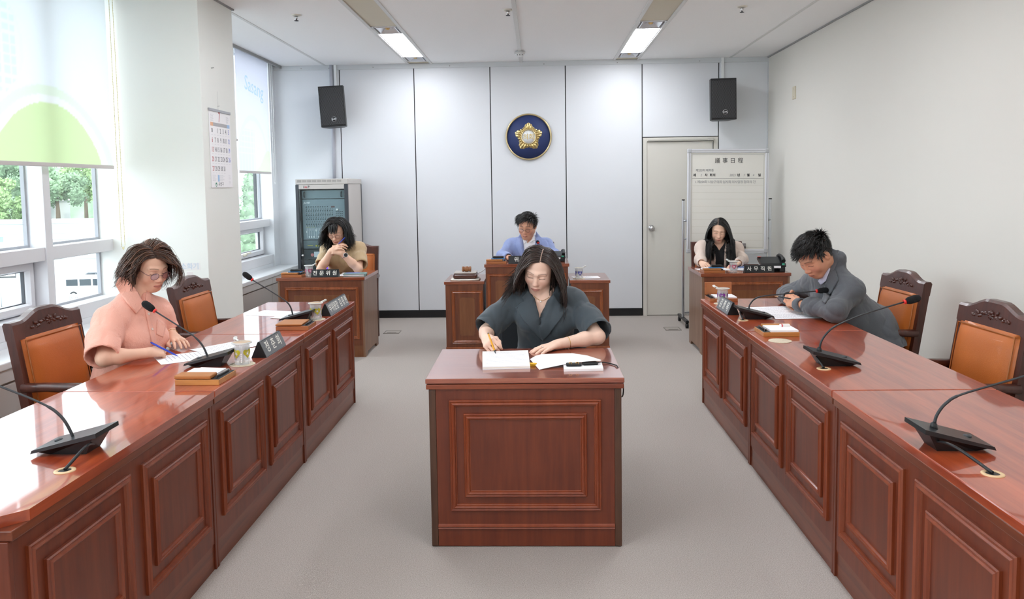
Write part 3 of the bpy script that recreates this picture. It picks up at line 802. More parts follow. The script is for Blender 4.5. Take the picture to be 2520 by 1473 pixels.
    for s in (-1, 1):
        x0, x1 = sorted((s * .255, s * .215))
        obj('leg', MB().box(x0, x1, -.25, -.21, 0, .364, .004), W_CH, t)
        x = s * .255
        pts = [(x, .235, .635), (x, .12, .640), (x, -.05, .636), (x, -.18, .622), (x, -.235, .598), (x, -.235, .55)]
        obj('armrest', MB().tube(pts, [.024, .023, .026, .028, .024, .018], 8), W_CH, t)
        obj('arm_support', MB().tube([(x, -.235, .56), (x, -.215, .47), (x, -.225, .36)], [.019, .016, .018], 8), W_CH, t)
    return t
ch0 = make_chair(); used = [0]
def chair(x, y, rz, label):
    o = ch0 if not used[0] else clone(ch0); used[0] = 1
    o.location = (x, y, 0); o.rotation_euler = (0, 0, rz)
    tag(o, label, 'chair', 'carved wooden armchairs with tan leather')
chair(-2.215, 3.885, math.pi / 2 - .03, 'carved dark wood armchair with tan leather behind the person in pink')
chair(-2.05, 5.20, math.pi / 2 - .02, 'empty carved armchair with tan leather in front of the column')
chair(2.045, 5.06, -math.pi / 2 + .05, 'carved armchair with tan leather behind the person in the grey jacket')
chair(1.87, 3.75, -math.pi / 2 + .05, 'empty carved tan leather armchair nearest the viewer on the right')
chair(-1.945, 8.03, 0, 'carved armchair behind the person in beige, beside the equipment rack')
chair(1.87, 8.06, 0, 'carved armchair behind the person in the cream jacket')
chair(-.085, 8.30, 0, 'carved armchair of the person in the light blue jacket, almost hidden')

# black office chair of the person in the middle
t = thing('office_chair', 'black swivel office chair of the person at the middle desk', 'chair', (.02, 4.33, 0))
FAB = mat('black_fabric', '23262a', .85, bump=.3, bscale=300)
obj('seat', MB().box(-.24, .24, -.24, .22, .42, .50, .035), FAB, t)
obj('backrest', MB().box(-.255, .255, .20, .255, .52, .905, .03), FAB, t)
obj('back_stem', MB().box(-.03, .03, .23, .27, .40, .60, .01), BLACK, t)
obj('gas_post', MB().tube([(0, 0, .09), (0, 0, .42)], .028, 12), BLACK, t)
for k in range(5):
    a = k * 1.2566
    lg = obj('base_spoke', MB().tube([(0, 0, .10), (.27 * math.cos(a), .27 * math.sin(a), .075)], [.03, .018], 8), BLACK, t)
    obj('caster', MB().lathe([(.026, -.02), (.026, .02)], 12, (.27 * math.cos(a), .27 * math.sin(a), .0265), 'y'), BLACK, lg)
# ================================================================== things on the desks
_TX = {}
def text_mb(mb, s, size, M, depth=.0005, bold=0., shear=0., sx=1., center=True, space=1.):
    K = M @ Matrix.Diagonal((sx, 1, 1, 1)); key = (s, size, depth, bold, shear, center, space)
    if key in _TX: mb.add([K @ v for v in _TX[key][0]], _TX[key][1]); return
    cu = bpy.data.curves.new('t', 'FONT'); cu.body = s; cu.size = size; cu.extrude = depth; cu.offset = bold; cu.shear = shear
    cu.resolution_u = 2; cu.align_x = 'CENTER' if center else 'LEFT'; cu.align_y = 'CENTER'; cu.space_character = space
    t = bpy.data.objects.new('t', cu); TXS.collection.objects.link(t)
    TXS.view_layers[0].update(); dg = TXS.view_layers[0].depsgraph
    me = bpy.data.meshes.new_from_object(t.evaluated_get(dg))
    _TX[key] = ([v.co.copy() for v in me.vertices], [tuple(p.vertices) for p in me.polygons])
    mb.add([K @ v for v in _TX[key][0]], _TX[key][1])
    bpy.data.objects.remove(t); bpy.data.curves.remove(cu); bpy.data.meshes.remove(me)

FOAM = mat('mic_foam', '101113', .95, bump=.8, bscale=500)
RING = mat('mic_ring', 'e8342e', .35)
NECK = mat('mic_neck', '2b2e31', .45)
TAN = mat('grommet_tan', 'd2b48c', .5)
def bez(p, n=20):
    p = [Vector(q) for q in p]; out = []
    q = [p[0] * 2 - p[1]] + p + [p[-1] * 2 - p[-2]]
    for i in range(1, len(q) - 2):
        for k in range(n):
            t = k / n; a, b, c, d = q[i - 1], q[i], q[i + 1], q[i + 2]
            out.append(.5 * ((2 * b) + (c - a) * t + (2 * a - 5 * b + 4 * c - d) * t * t + (3 * b - a - 3 * c + d) * t ** 3))
    out.append(p[-1]); return out
def mic(label, loc, rz, neck_px, Yn, gro=None, z0=ZT, Yh=None, nl=None):
    """wedge base; local +x points to the speaker's seat.  neck_px: picture points of the gooseneck, at depth Yn"""
    t = thing('desk_microphone', label, 'microphone', (loc[0], loc[1], z0), rz, 'gooseneck desk microphones')
    # tilted top plate and wedge body
    pl = [(-.105, .062), (-.10, .073), (.10, .020), (.105, .010)]
    obj('top_plate', MB().prism([(-.105, .060), (-.104, .074), (.10, .021), (.105, .010)], 'y', -.068, .068), BLACKM, t)
    vs = []
    for (x, z, w) in ((-.088, .058, .055), (-.055, 0, .04), (.06, 0, .04), (.088, .012, .055)):
        vs += [(x, -w, z), (x, w, z)]
    obj('body', MB().add(vs, [(0, 2, 4, 6), (1, 7, 5, 3), (0, 1, 3, 2), (2, 3, 5, 4), (4, 5, 7, 6), (6, 7, 1, 0)]), BLACK, t)
    obj('talk_button', MB().lathe([(.012, 0), (.012, .006), (0, .007)], 14, (.055, 0, .031)), mat('mic_button', '3a3d40', .4), t)
    inv = Matrix.Rotation(-rz, 4, 'Z') @ Matrix.Translation((-loc[0], -loc[1], -z0))
    Yh = Yn if Yh is None else Yh
    n_ = len(neck_px) - 1
    P = [inv @ at_y(a, b, Yn + (Yh - Yn) * i / n_) for i, (a, b) in enumerate(neck_px)]
    c = bez(P[:-1], 12)
    obj('boot', MB().tube([P[0] - Vector((0, 0, .012)), P[0] + Vector((0, 0, .012)), c[4]], [.013, .009, .0055], 12), BLACK, t)
    m = len(c)
    obj('gooseneck', MB().tube(c, [.0048 if k < m * .55 else .0036 for k in range(m)], 8), NECK, t)
    k = P[-1] - P[-2]; L = k.length; d = k.normalized()
    obj('ring', MB().tube([P[-2], P[-2] + d * .009], .0105, 14), RING, t)
    a = P[-2] + d * .009
    obj('windscreen', MB().tube([a, a + d * .006, a + d * .015, a + d * .04, a + d * .055, a + d * .064, a + d * .067], [.009, .0135, .0165, .0175, .016, .010, .003], 16), FOAM, t)
    if gro is not None:
        g = thing('cable_grommet', 'tan cable grommet ring in the desktop at the ' + label.split(' microphone ')[-1].replace('desk ', ''), 'grommet', (gro[0], gro[1], z0), 0, 'cable grommets')
        obj('ring', MB().lathe([(.030, 0), (.030, .002), (.026, .0035), (.019, .0035), (.018, .001)], 24, caps=False), TAN, g)
        obj('hole', MB().lathe([(.018, .0), (.018, .0012)], 20), BLACK, g)
        G = inv @ Vector((gro[0], gro[1], z0 + .004))
        obj('cable', MB().tube(bez([Vector((-.06, -.0, .02)), (Vector((-.06, 0, .02)) + G) / 2 + Vector((-.02, 0, .03)), G], 10), .0048, 8), BLACK, t)
    return t
PI = math.pi
mic('black gooseneck microphone near end of the left row', (-1.475, 2.42), PI, [(182, 1092), (176, 1066), (150, 1024), (105, 993), (0, 950), (-150, 890), (-200, 868)], 2.42, (-1.40, 2.235))
mic('black gooseneck microphone in front of the person in pink', (-1.535, 3.62), PI, [(514, 892), (509, 872), (497, 848), (476, 826), (440, 802), (383, 766), (358, 748)], 3.62)
mic('black gooseneck microphone far end of the left row', (-1.49, 4.84), PI, [(721, 780), (718, 764), (712, 750), (700, 738), (660, 712), (622, 689), (605, 676)], 4.84)
mic('black gooseneck microphone in front of the person in grey', (1.30, 4.78), 0, [(1842, 762), (1846, 748), (1858, 735), (1880, 728), (1940, 722), (2008, 716), (2036, 713)], 4.78, (1.215, 4.70))
mic('black gooseneck microphone middle of the right row', (1.31, 3.54), 0, [(2016, 862), (2022, 838), (2040, 814), (2066, 797), (2130, 771), (2224, 743), (2262, 732)], 3.54, (1.245, 3.455))
mic('black gooseneck microphone near end of the right row', (1.255, 2.42), 0, [(2298, 1050), (2306, 1020), (2330, 990), (2372, 968), (2520, 925), (2690, 872), (2760, 850)], 2.42, (1.257, 2.188))
mic('black gooseneck microphone on the presiding desk', (-.02, 7.72), PI / 2, [(1326, 640), (1327, 630), (1328, 618), (1328, 610), (1327, 603), (1325, 598), (1323, 595)], 7.72, None, .82, 8.0)

# memo boxes
BOXW = wood('box_wood', 'a8672f', 'c98a45', 'x', .35, .3); BOXW2 = wood('box_wood_red', '9a5530', 'b5703f', 'x', .35, .3)
LID = mat('lid_leather', 'b07038', .45, bump=.2, bscale=250)
def memo_box(label, loc, rz, lid, red=False, z=ZT, note=True):
    """tray 190 x 180 mm; local -y is the side nearest the viewer before turning"""
    bw = BOXW2 if red else BOXW
    t = thing('memo_box', label, 'memo box', (loc[0], loc[1], z), rz, 'wooden memo boxes on the desks')
    obj('tray', MB().box(-.095, .095, -.09, .09, 0, .024, .002), bw, t)
    obj('pen_rest', MB().box(.058, .093, -.085, .085, .024, .0255), BLACK, t)
    pn = obj('pen', MB().tube([(.075, -.07, .031), (.075, .06, .031)], .0045, 8), mat('pen_black', '1c1e22', .3), t)
    obj('clip', MB().box(.073, .077, .0, .06, .035, .0375).box(.07, .08, .052, .06, .026, .037), CHROME, pn)
    if lid == 'half':
        obj('pad', MB().box(-.09, .055, -.02, .085, .0245, .034), PAPER, t)
        obj('lid', MB().box(-.097, .06, -.092, -.022, .026, .042, .004), LID, t)
        obj('loose_sheet', MB().prism([(-.085, .0), (.04, -.01), (.05, .075), (-.06, .09)], 'z', .035, .0356), PAPER, t)
    elif lid == 'closed':
        obj('lid', MB().box(-.097, .055, -.092, .088, .0265, .036, .004), LID, t)
    elif lid == 'open':
        obj('pad', MB().box(-.09, .055, -.085, .075, .0245, .033), PAPER, t)
        obj('lid', MB().box(-.097, .07, .075, .092, .026, .040, .004), LID, t)
    elif lid == 'up':
        obj('pad', MB().box(-.09, .055, -.085, .07, .0245, .033), PAPER, t)
        l = obj('lid', MB().box(-.095, .095, .083, .095, .026, .115, .003), bw, t)
        obj('lid_lining', MB().box(-.08, .08, .0815, .0832, .035, .10), mat('lining', 'a66437', .6), l)
    return t
memo_box('light wooden memo box with white sheets near the person in pink', (-1.437, 3.325), -.02, 'half')
memo_box('closed tan leather memo box on the far left desk', (-1.43, 4.59), .02, 'closed', True)
mbr = memo_box('light wooden memo box with an eraser on the middle right desk', (1.285, 4.275), PI - .0, 'half')
bpy.data.objects.remove([c for c in mbr.children if c.name.startswith('lid')][0]); bpy.data.objects.remove([c for c in mbr.children if c.name.startswith('loose')][0])
obj('lid', MB().box(-.10, .06, -.093, -.075, .025, .040, .004), BOXW, mbr)
obj('pad', MB().box(-.09, .055, -.073, -.02, .0245, .034), PAPER, mbr)
e = thing('eraser', 'small white eraser lying on the memo pad of the middle right desk', 'eraser', (1.335, 4.30, ZT + .034), .05)
obj('rubber', MB().box(-.026, .026, -.011, .011, 0, .013, .003), WHITE, e)
obj('sleeve', MB().box(-.012, .027, -.0115, .0115, -.0, .0135, .002), mat('sleeve', 'e8e4e0', .6), e)
obj('brand_band', MB().box(-.02, -.012, -.0117, .0117, 0, .0137), mat('band_red', 'c9686a', .6), e)
memo_box('wooden memo box with its lid standing up on the far right desk', (1.275, 5.53), PI * 0, 'up', True).scale = (-1, 1, 1)
memo_box('wooden memo box on the back left desk beside the pink heart cup', (-2.28, 7.31), 0, 'half', True)
memo_box('wooden memo box on the presiding desk beside the nameplate', (-.395, 7.60), 0, 'half', True, .82)
memo_box('wooden memo box on the back right desk before the person in cream', (1.60, 7.28), 0, 'half', True)
PH = [('smartphone lying on the memo box of the back left desk', (-2.245, 7.275, ZT + .0425)), ('smartphone lying on the memo box of the presiding desk', (-.37, 7.565, .8625)), ('smartphone lying on the memo box of the back right desk', (1.635, 7.245, ZT + .0425))]
for l, p in PH:
    t = thing('smartphone', l, 'phone', p, .02, 'phones on memo boxes')
    obj('case', MB().box(-.075, .055, -.03, .03, 0, .008, .002), mat('phone_case', '3b76a8', .4), t)
    obj('holder', MB().box(-.055, .045, -.022, .022, .0082, .028, .004), BLACK, t)

# cut glass cups with lids
CUT = bpy.data.materials.new('cut_glass'); CUT.use_nodes = True
_nt = CUT.node_tree; _b = _nt.nodes['Principled BSDF']; _b.inputs['Base Color'].default_value = (.9, .92, .94, 1); _b.inputs['Roughness'].default_value = .08
_t = _nt.nodes.new('ShaderNodeBsdfTransparent'); _m = _nt.nodes.new('ShaderNodeMixShader'); _m.inputs[0].default_value = .30
_nt.links.new(_t.outputs[0], _m.inputs[1]); _nt.links.new(_b.outputs[0], _m.inputs[2]); _nt.links.new(_m.outputs[0], _nt.nodes['Material Output'].inputs[0])
FROST = mat('lid_plastic', 'f4f4f2', .25, transl=.3)
def cup(label, x, y, color, z=ZT, coaster=None, tab=0., flare=0., lidc='e8cfae'):
    if coaster:
        c = thing('coaster', coaster, 'coaster', (x, y, z), 0, 'woven round coasters')
        obj('weave', coaster_mb(), COAST, c); z += .0032
    t = thing('glass_cup', label, 'cup', (x, y, z), tab, 'cut glass cups')
    prof = [(.034, 0), (.035, .004), (.031, .012), (.033, .02), (.034, .05), (.0355, .09), (.037 + flare, .096)]
    n = 30; vs = []; fs = []
    for i, (r, h) in enumerate(prof):
        for k in range(n):
            rr = r * (1 + (.035 if k % 2 else -.01) * (1 if 0 < i < 5 else .3))
            vs.append((rr * math.cos(2 * PI * k / n), rr * math.sin(2 * PI * k / n), h))
    m = len(prof)
    for i in range(m - 1):
        for k in range(n): fs.append((i * n + k, i * n + (k + 1) % n, (i + 1) * n + (k + 1) % n, (i + 1) * n + k))
    b = len(vs); inner = [(.031, .094), (.029, .02), (.0, .016)]
    for r, h in inner[:2]:
        for k in range(n): vs.append((r * math.cos(2 * PI * k / n), r * math.sin(2 * PI * k / n), h))
    vs.append((0, 0, .016))
    for k in range(n):
        k2 = (k + 1) % n
        fs.append(((m - 1) * n + k, (m - 1) * n + k2, b + k2, b + k)); fs.append((b + k, b + k2, b + n + k2, b + n + k)); fs.append((b + n + k, b + n + k2, b + 2 * n))
    fs.append(tuple(range(n - 1, -1, -1)))
    obj('glass_body', MB().add(vs, fs), CUT, t)
    # crystal cuts and hearts standing a little proud of the wall
    mbw = MB(); mbh = MB()
    def patch(mb, pts, a0, zc, r):
        vs = [(r * math.cos(a0 + u / r), r * math.sin(a0 + u / r), zc + v) for u, v in pts]
        vs2 = [(q[0] * .985, q[1] * .985, q[2]) for q in vs]; n_ = len(vs)
        mb.add(vs + vs2, [tuple(range(n_)), tuple(range(2 * n_ - 1, n_ - 1, -1))] + [(i, (i + 1) % n_, n_ + (i + 1) % n_, n_ + i) for i in range(n_)])
    heart = [(.0215 * math.sin(w) ** 3, .00150 * (13 * math.cos(w) - 5 * math.cos(2 * w) - 2 * math.cos(3 * w) - math.cos(4 * w))) for w in [2 * PI * k / 26 for k in range(26)]]
    for q in range(4):
        a0 = -PI / 2 + .25 + q * PI / 2
        mbh = MB(); patch(mbh, heart, a0, .054, .0362); obj('heart_print', mbh, mat('heart' + color, color, .25, transl=.35), t)
        for s in range(7):
            w = 2 * PI * s / 7
            patch(mbw, [(.0015 * math.cos(w + 1.5), .0015 * math.sin(w + 1.5)), (.013 * math.cos(w), .013 * math.sin(w)), (-.0015 * math.cos(w + 1.5), -.0015 * math.sin(w + 1.5))], a0, .053, .0368)
        for s in range(5):
            u = .017 + .003 * s
            patch(mbw, [(.026, .012 + .009 * s), (.029, .018 + .009 * s), (.026, .022 + .009 * s), (.023, .018 + .009 * s)], a0, -.002, .0362)
            patch(mbw, [(-.012 + .006 * s, -.046), (-.010 + .006 * s, -.030), (-.013 + .006 * s, -.034)], a0, .054, .0362)
    o = obj('cuts', mbw, mat('cut_white', 'f6f7fa', .2), t); o['kind'] = 'stuff'
    obj('drink', MB().lathe([(0, .018), (.0285, .0185), (.030, .075), (0, .076)], 20), glass('water', (.93, .95, .96), .1), t)
    l = obj('lid', MB().lathe([(.0, .099), (.034, .0985), (.043 + flare, .0995), (.044 + flare, .102), (.036, .104), (.0, .1045)], 28), mat('lid' + lidc, lidc, .3, transl=.35), t)
    obj('lid_rim', MB().lathe([(.040 + flare, .0985), (.046 + flare, .099), (.0465 + flare, .103), (.041 + flare, .1045), (.040 + flare, .0985)], 28, caps=False), FROST, l)
    obj('lid_tab', MB().tube(bez([(.03, .0, .104), (.05, .003, .112), (.058, -.004, .118), (.066, .004, .116), (.05, .01, .108)], 5), .0045, 7), FROST, l)
    return t
COAST = mat('coaster_weave', 'cfc2ab', .85, var=.25, vscale=300, bump=.5, bscale=250)
def coaster_mb(): return MB().lathe([(.058, 0), (.058, .0018), (.055, .003), (0, .003)], 32)
cup('cut glass cup with yellow hearts beside the middle left nameplate', -1.39, 3.625, 'd8cc3a', coaster='woven coaster under the yellow cup before the person in pink', tab=2.4)
cup('cut glass cup with yellow hearts on the far left desk', -1.392, 4.872, 'd8cc3a', coaster='woven coaster under the yellow cup of the far left desk', tab=.3)
cup('cut glass cup with a pink heart on the back left desk', -2.135, 7.30, 'd4739a', tab=.3, lidc='ecebe8')
cup('cut glass cup with blue ornament on the wing of the presiding desk', .395, 7.60, '5a5fb8', .66, 'woven coaster under the blue cup of the presiding desk', 0, 0, 'd9d2c2')
cup('flared cut glass cup with pink hearts on the back right desk', 1.785, 7.255, 'd0607f', tab=2.8, flare=.006, lidc='e6ddd0')
cup('cut glass cup with purple hearts on the far right desk', 1.247, 5.36, '9a4fb0', coaster='woven coaster under the purple cup of the far right desk', tab=2.6, lidc='e6dccf')
c = thing('coaster', 'loose woven coaster without a cup on the middle right desk', 'coaster', (1.243, 4.075, ZT), 0, 'woven round coasters')
obj('weave', coaster_mb(), COAST, c)

# nameplates
NP_REFL = mat('plate_reflection_grey', '6a6c6e', .3, .2); NP_B = mat('plate_black', '15171a', .35); LET = mat('plate_letter', 'eceae2', .5)  # grey of the lettered face is a reflection painted into its colour
def nameplate(label, loc, rz, L, txts, z=ZT, face=NP_REFL, h=.078, w=.075, size=.05, sx=1.):
    """triangular prism along local x; lettered face looks towards local -y"""
    t = thing('nameplate', label, 'nameplate', (loc[0], loc[1], z), rz, 'desk nameplates')
    obj('prism', MB().prism([(-w / 2, 0), (w / 2, 0), (.004, h), (-.004, h)], 'x', -L / 2, L / 2), NP_B, t)
    sl = Vector((0, w / 2 - .004, h)).normalized(); nrm = Vector((0, -h, w / 2 - .004)).normalized()
    ctr = Vector((0, -w / 4 - .002, h / 2))
    n = len(txts)
    x = -L / 2
    for k, (s, frac, sz, spc) in enumerate(txts):
        Lk = L * frac; c0 = ctr + Vector((x + Lk / 2, 0, 0)) + nrm * .0012
        M = frame_m(c0, (1, 0, 0), sl)
        f = obj('face_plate', MB().box(-Lk / 2 + .0008, Lk / 2 - .0008, -h * .51, h * .50, -.001, .0008).xform(M), face, t)
        mb = MB(); text_mb(mb, s, sz, M @ Matrix.Translation((0, 0, .0009)), .0004, .0006, 0, sx, True, spc)
        obj('lettering', mb, LET, f)['kind'] = 'stuff'
        x += Lk
    return t
nameplate('dark nameplate with painted grey reflection and three white letters beside the yellow cup of the middle left desk', (-1.362, 3.915), PI / 2, .30, [('정 춘 희', 1, .062, 1.15)])
nameplate('dark two-part nameplate with painted grey reflection and white letters on the far left desk', (-1.366, 5.24), PI / 2, .50, [('부위원장', .56, .062, .98), ('김 종 현', .44, .062, 1.0)])
nameplate('dark nameplate with painted grey reflection and white letters before the purple cup of the far right desk', (1.205, 5.04), -PI / 2, .30, [('김 정 욱', 1, .062, 1.15)])
nameplate('black nameplate with four white letters on the back left desk', (-1.965, 7.235), 0, .255, [('전 문 위 원', 1, .047, 1.1)], face=NP_B, h=.07, w=.06)
nameplate('black nameplate on the presiding desk, partly hidden by the person in front', (-.10, 7.545), 0, .36, [('위   원   장', 1, .05, 1.15)], .82, NP_B, .072, .06)
nameplate('black nameplate with four white letters on the back right desk', (2.005, 7.22), 0, .265, [('사 무 직 원', 1, .045, 1.15)], face=NP_B, h=.066, w=.06)

# papers
def paper(label, c, rz, w, h, z=ZT, lines=12, name='paper_sheet', group='loose papers on the desks', seed=1, table=False):
    t = thing(name, label, 'paper', (c[0], c[1], z), rz, group)
    obj('sheet', MB().box(-w / 2, w / 2, -h / 2, h / 2, 0.0004, .0012), PAPER, t)
    rr = random.Random(seed); mb = MB()
    for k in range(lines):
        y = h / 2 - .03 - k * (h - .05) / lines; x = -w / 2 + .018; e_ = w / 2 - .018 - rr.random() * w * .35
        while x < e_:
            l = rr.uniform(.006, .02); mb.box(x, min(x + l, e_), y - .0012, y + .0012, .0012, .0014); x += l + .004
    if lines: obj('print', mb, INK, t)['kind'] = 'stuff'
    return t
paper('printed sheet under the writing hand of the person in pink', (-1.72, 3.80), -.95, .21, .297, seed=1)
paper('printed sheet lying flat beside the left hand of the person in pink', (-1.62, 4.02), -.62, .21, .297, ZT + .0015, seed=2)
paper('pair of printed sheets spread wide on the far left desk', (-1.735, 5.12), -.25, .30, .21, seed=3)
paper('printed sheet nearest the microphone base on the far left desk', (-1.58, 5.0), -.2, .21, .20, ZT + .0015, seed=4, lines=6)
paper('large printed sheet in front of the person in grey', (1.53, 5.0), .12, .297, .42, seed=5, lines=20)
paper('printed sheet pulled to the near side before the person in grey', (1.56, 4.84), .06, .30, .21, ZT + .0015, seed=6, lines=12)
paper('white sheet on the back left desk beside the folder', (-1.77, 7.45), .1, .21, .297, seed=7, lines=0)
paper('white sheets under the arms of the person in cream', (1.66, 7.50), .15, .30, .21, seed=8)
paper('loose white sheet behind the flared cup on the back right desk', (1.93, 7.47), -.5, .297, .21, ZT + .002, seed=9)
paper('white sheet lying by the blue cup on the presiding desk wing', (.47, 7.70), .1, .26, .18, .66, seed=10)
paper('white sheet on the presiding desk before the person in light blue', (-.12, 7.75), 0, .297, .21, .82, seed=11)

# folder pile on the back left desk
t = thing('document_folder', 'grey-green folder with papers on the back left desk', 'folder', (-1.70, 7.33, ZT), .12)
FOL = mat('folder_green', '6f8f8c', .5)
obj('cover', MB().box(-.115, .085, -.075, .09, 0, .004, .001), FOL, t); obj('cover', MB().box(-.115, .085, -.075, .09, .016, .020, .001), FOL, t)
obj('pages', MB().box(-.11, .08, -.07, .085, .0042, .0158), PAPER, t); obj('spine', MB().tube([(.086, -.075, .010), (.086, .09, .010)], .0098, 8), FOL, t)
obj('divider', MB().box(-.10, .03, .0, .086, .0203, .0212), mat('divider_blue', '6f7fb4', .6), t)
t = thing('document_folder', 'blue folder behind the telephone on the back right desk', 'folder', (2.02, 7.66, ZT), -.25)
obj('cover', MB().box(-.15, .15, -.1, .1, 0, .012, .002), mat('folder_blue', '7f93c0', .5), t)
obj('wooden_clip', MB().tube([(-.10, .02, .02), (.1, .05, .02)], .008, 8), W_CH, t)

# gavel, block, cloth on the presiding desk
t = thing('sound_block', 'dark wooden sound block with rounded top on the presiding desk wing', 'sound block', (-.70, 7.64, .6745))
obj('block', MB().box(-.115, .115, -.10, .10, 0, .05, .018), wood('block_dark', '3a1a12', '5a2c1d', 'x', .25, .4), t)
obj('top_cap', MB().box(-.108, .108, -.093, .093, .0505, .062, .008), mat('cap_grey', 'b9b0a8', .3), t)
t = thing('gavel', 'small turned wooden gavel lying on the sound block', 'gavel', (-.69, 7.63, .763), .05)
obj('head', MB().lathe([(.020, -.045), (.026, -.04), (.026, -.028), (.021, -.024), (.022, -.018), (.0265, -.012), (.0265, .012), (.022, .018), (.021, .024), (.026, .028), (.026, .04), (.020, .045)], 20, axis='x'), wood('gavel_wood', '7a4422', 'a46a38', 'x', .25, .5), t)
obj('handle', MB().tube([(0, .015, 0), (0, .1, -.004), (0, .2, -.016)], [.007, .008, .0095], 10), wood('gavel_wood', '7a4422', 'a46a38', 'x'), t)
t = thing('folded_cloth', 'white folded cloth spread under the sound block', 'cloth', (-.70, 7.635, .66))
vs = []; fs = []; n = 36
for j, (sc, zz) in enumerate(((1.0, 0), (1.03, .008), (.97, .0145), (.2, .0145))):
    for k in range(n):
        a = 2 * PI * k / n; q = (abs(math.cos(a)) ** 6 + abs(math.sin(a)) ** 6) ** (-1 / 6)
        r_ = sc * (1 + .03 * math.sin(9 * a) + .02 * math.sin(17 * a + 1))
        vs.append((.135 * q * math.cos(a) * r_, .12 * q * math.sin(a) * r_, zz + (.003 * math.sin(11 * a + j) if j in (1,) else 0)))
for j in range(3):
    for k in range(n): fs.append((j * n + k, j * n + (k + 1) % n, (j + 1) * n + (k + 1) % n, (j + 1) * n + k))
fs += [tuple(range(n - 1, -1, -1)), tuple(3 * n + k for k in range(n))]
obj('cloth', MB().add(vs, fs, True), mat('cloth_white', 'dcd8ce', .9, bump=.4, bscale=120), t)

# desk telephones
def phone(label, loc, rz, z):
    t = thing('desk_telephone', label, 'telephone', (loc[0], loc[1], z), rz, 'black desk telephones')
    obj('stand', MB().prism([(-.04, 0), (.07, 0), (.05, .03), (.02, .075), (-.005, .07)], 'x', -.095, .095), BLACK, t)
    obj('foot', MB().box(-.10, -.05, -.075, .03, 0, .055, .006), BLACK, t); obj('foot', MB().box(.05, .10, -.075, .03, 0, .055, .006), BLACK, t)
    b = obj('console', MB().prism([(-.085, .055), (-.07, .045), (.085, .105), (.07, .128), (-.06, .078)], 'x', -.115, .105), BLACKM, t)
    obj('label_strip', MB().box(-.04, .055, -.0885, -.087, .038, .058), PAPER, t)
    obj('sticker', MB().box(.065, .088, -.089, -.087, .065, .08), mat('sticker_green', '3fae8c', .5), t)
    obj('handset', MB().tube(bez([(.085, -.07, .10), (.09, -.02, .125), (.09, .06, .14), (.085, .10, .13)], 6), [.018] * 5 + [.014] * 9 + [.018] * 5, 10), BLACK, t)
    obj('call_lamp', MB().box(-.115, -.085, .05, .07, .125, .132, .002), mat('lamp_red', 'd8605a', .4), t)
    return t
phone('black desk telephone on the back right desk beside the nameplate', (2.145, 7.30), 0, ZT)
phone('black desk telephone on the presiding desk, mostly hidden', (.165, 7.74), 0, .82).scale = (1, 1, .72)
pts = [(2.27, 7.34, .70), (2.30, 7.36, .64), (2.312, 7.38, .5), (2.312, 7.40, .2), (2.33, 7.5, .01)]
tag(obj('phone_cable', MB().tube(bez([(2.25, 7.33, ZT + .006), (2.278, 7.34, ZT + .004)] + pts, 8), .0028, 6), mat('cable_grey', 'c9c9c9', .5)), 'pale telephone cable hanging down the back right desk', 'cable')
tag(obj('desk_cable', MB().tube(bez([(-.70, 7.86, .664), (-.6, 7.88, .69), (-.525, 7.9, .74), (-.52, 7.93, .80)], 8), .004, 6), mat('cable_white', 'dcdcde', .5)), 'pale cable rising beside the presiding desk podium', 'cable')

# papers and small things on the middle desk
nb = thing('notepad', 'open thick white notepad under the pencil on the middle desk', 'notepad', tuple(at_z(1246, 884, ZT)), 0)
q = [at_z(1187, 864, ZT + .014), at_z(1300, 861, ZT + .014), at_z(1305, 899, ZT + .014), at_z(1187.5, 902, ZT + .014)]
q = [(p.x - nb.location.x, p.y - nb.location.y) for p in q]
for k in range(3): obj('page_block', MB().prism([(p[0] * (1 - .004 * k), p[1] * (1 - .006 * k)) for p in q], 'z', .0004 + k * .0046, .0046 + k * .0046), PAPER if k != 1 else mat('paper_cream', 'efe9dc', .8), nb)
mb = MB(); rr = random.Random(4)
A, B, C_, D_ = [Vector((p[0], p[1], 0)) for p in q]
for k in range(9):
    v = .12 + .085 * k; u = .08
    while u < .9:
        l = rr.uniform(.01, .03); P0 = (A * (1 - v) + D_ * v) * (1 - u) + (B * (1 - v) + C_ * v) * u
        mb.box(P0.x, P0.x + l * .5, P0.y - .0007, P0.y + .0007, .0143, .0145); u += l * 2.6
obj('handwriting', mb, mat('pencil_grey', 'a8a8ae', .8), nb)['kind'] = 'stuff'
# turned page that rises over the ear rings
far = [(1304, 883, .008), (1318, 875, .018), (1332, 871, .028), (1370, 869.5, .034), (1408, 868.5, .036), (1445, 874, .034), (1480, 885, .028)]
near = [(1327, 909, .0025), (1348, 904, .006), (1378, 898, .012), (1417, 891, .022), (1440, 889, .026), (1463, 887, .029), (1477, 887.5, .0285)]
def rs(P, n):
    out = []
    for k in range(n + 1):
        t_ = k / n * (len(P) - 1); i = min(int(t_), len(P) - 2); f = t_ - i
        out.append([P[i][j] * (1 - f) + P[i + 1][j] * f for j in range(3)])
    return out
FA, NE = rs(far, 24), rs(near, 24)
vs = []; fs = []; m = 8
org = at_z(1390, 890, ZT)
for k in range(25):
    a = at_z(FA[k][0], FA[k][1], ZT + FA[k][2]); b = at_z(NE[k][0], NE[k][1], ZT + NE[k][2])
    for j in range(m + 1):
        p = a.lerp(b, j / m); vs.append((p.x - org.x, p.y - org.y, p.z - org.z))
for k in range(24):
    for j in range(m): i = k * (m + 1) + j; fs.append((i, i + 1, i + m + 2, i + m + 1))
pg = thing('turned_page', 'white sheet folded back in a wave over the right half of the middle desk', 'paper', tuple(org))
o = obj('sheet', MB().add(vs, fs, True), PAPER, pg, fix=False); md = o.modifiers.new('thickness', 'SOLIDIFY'); md.thickness = .0006
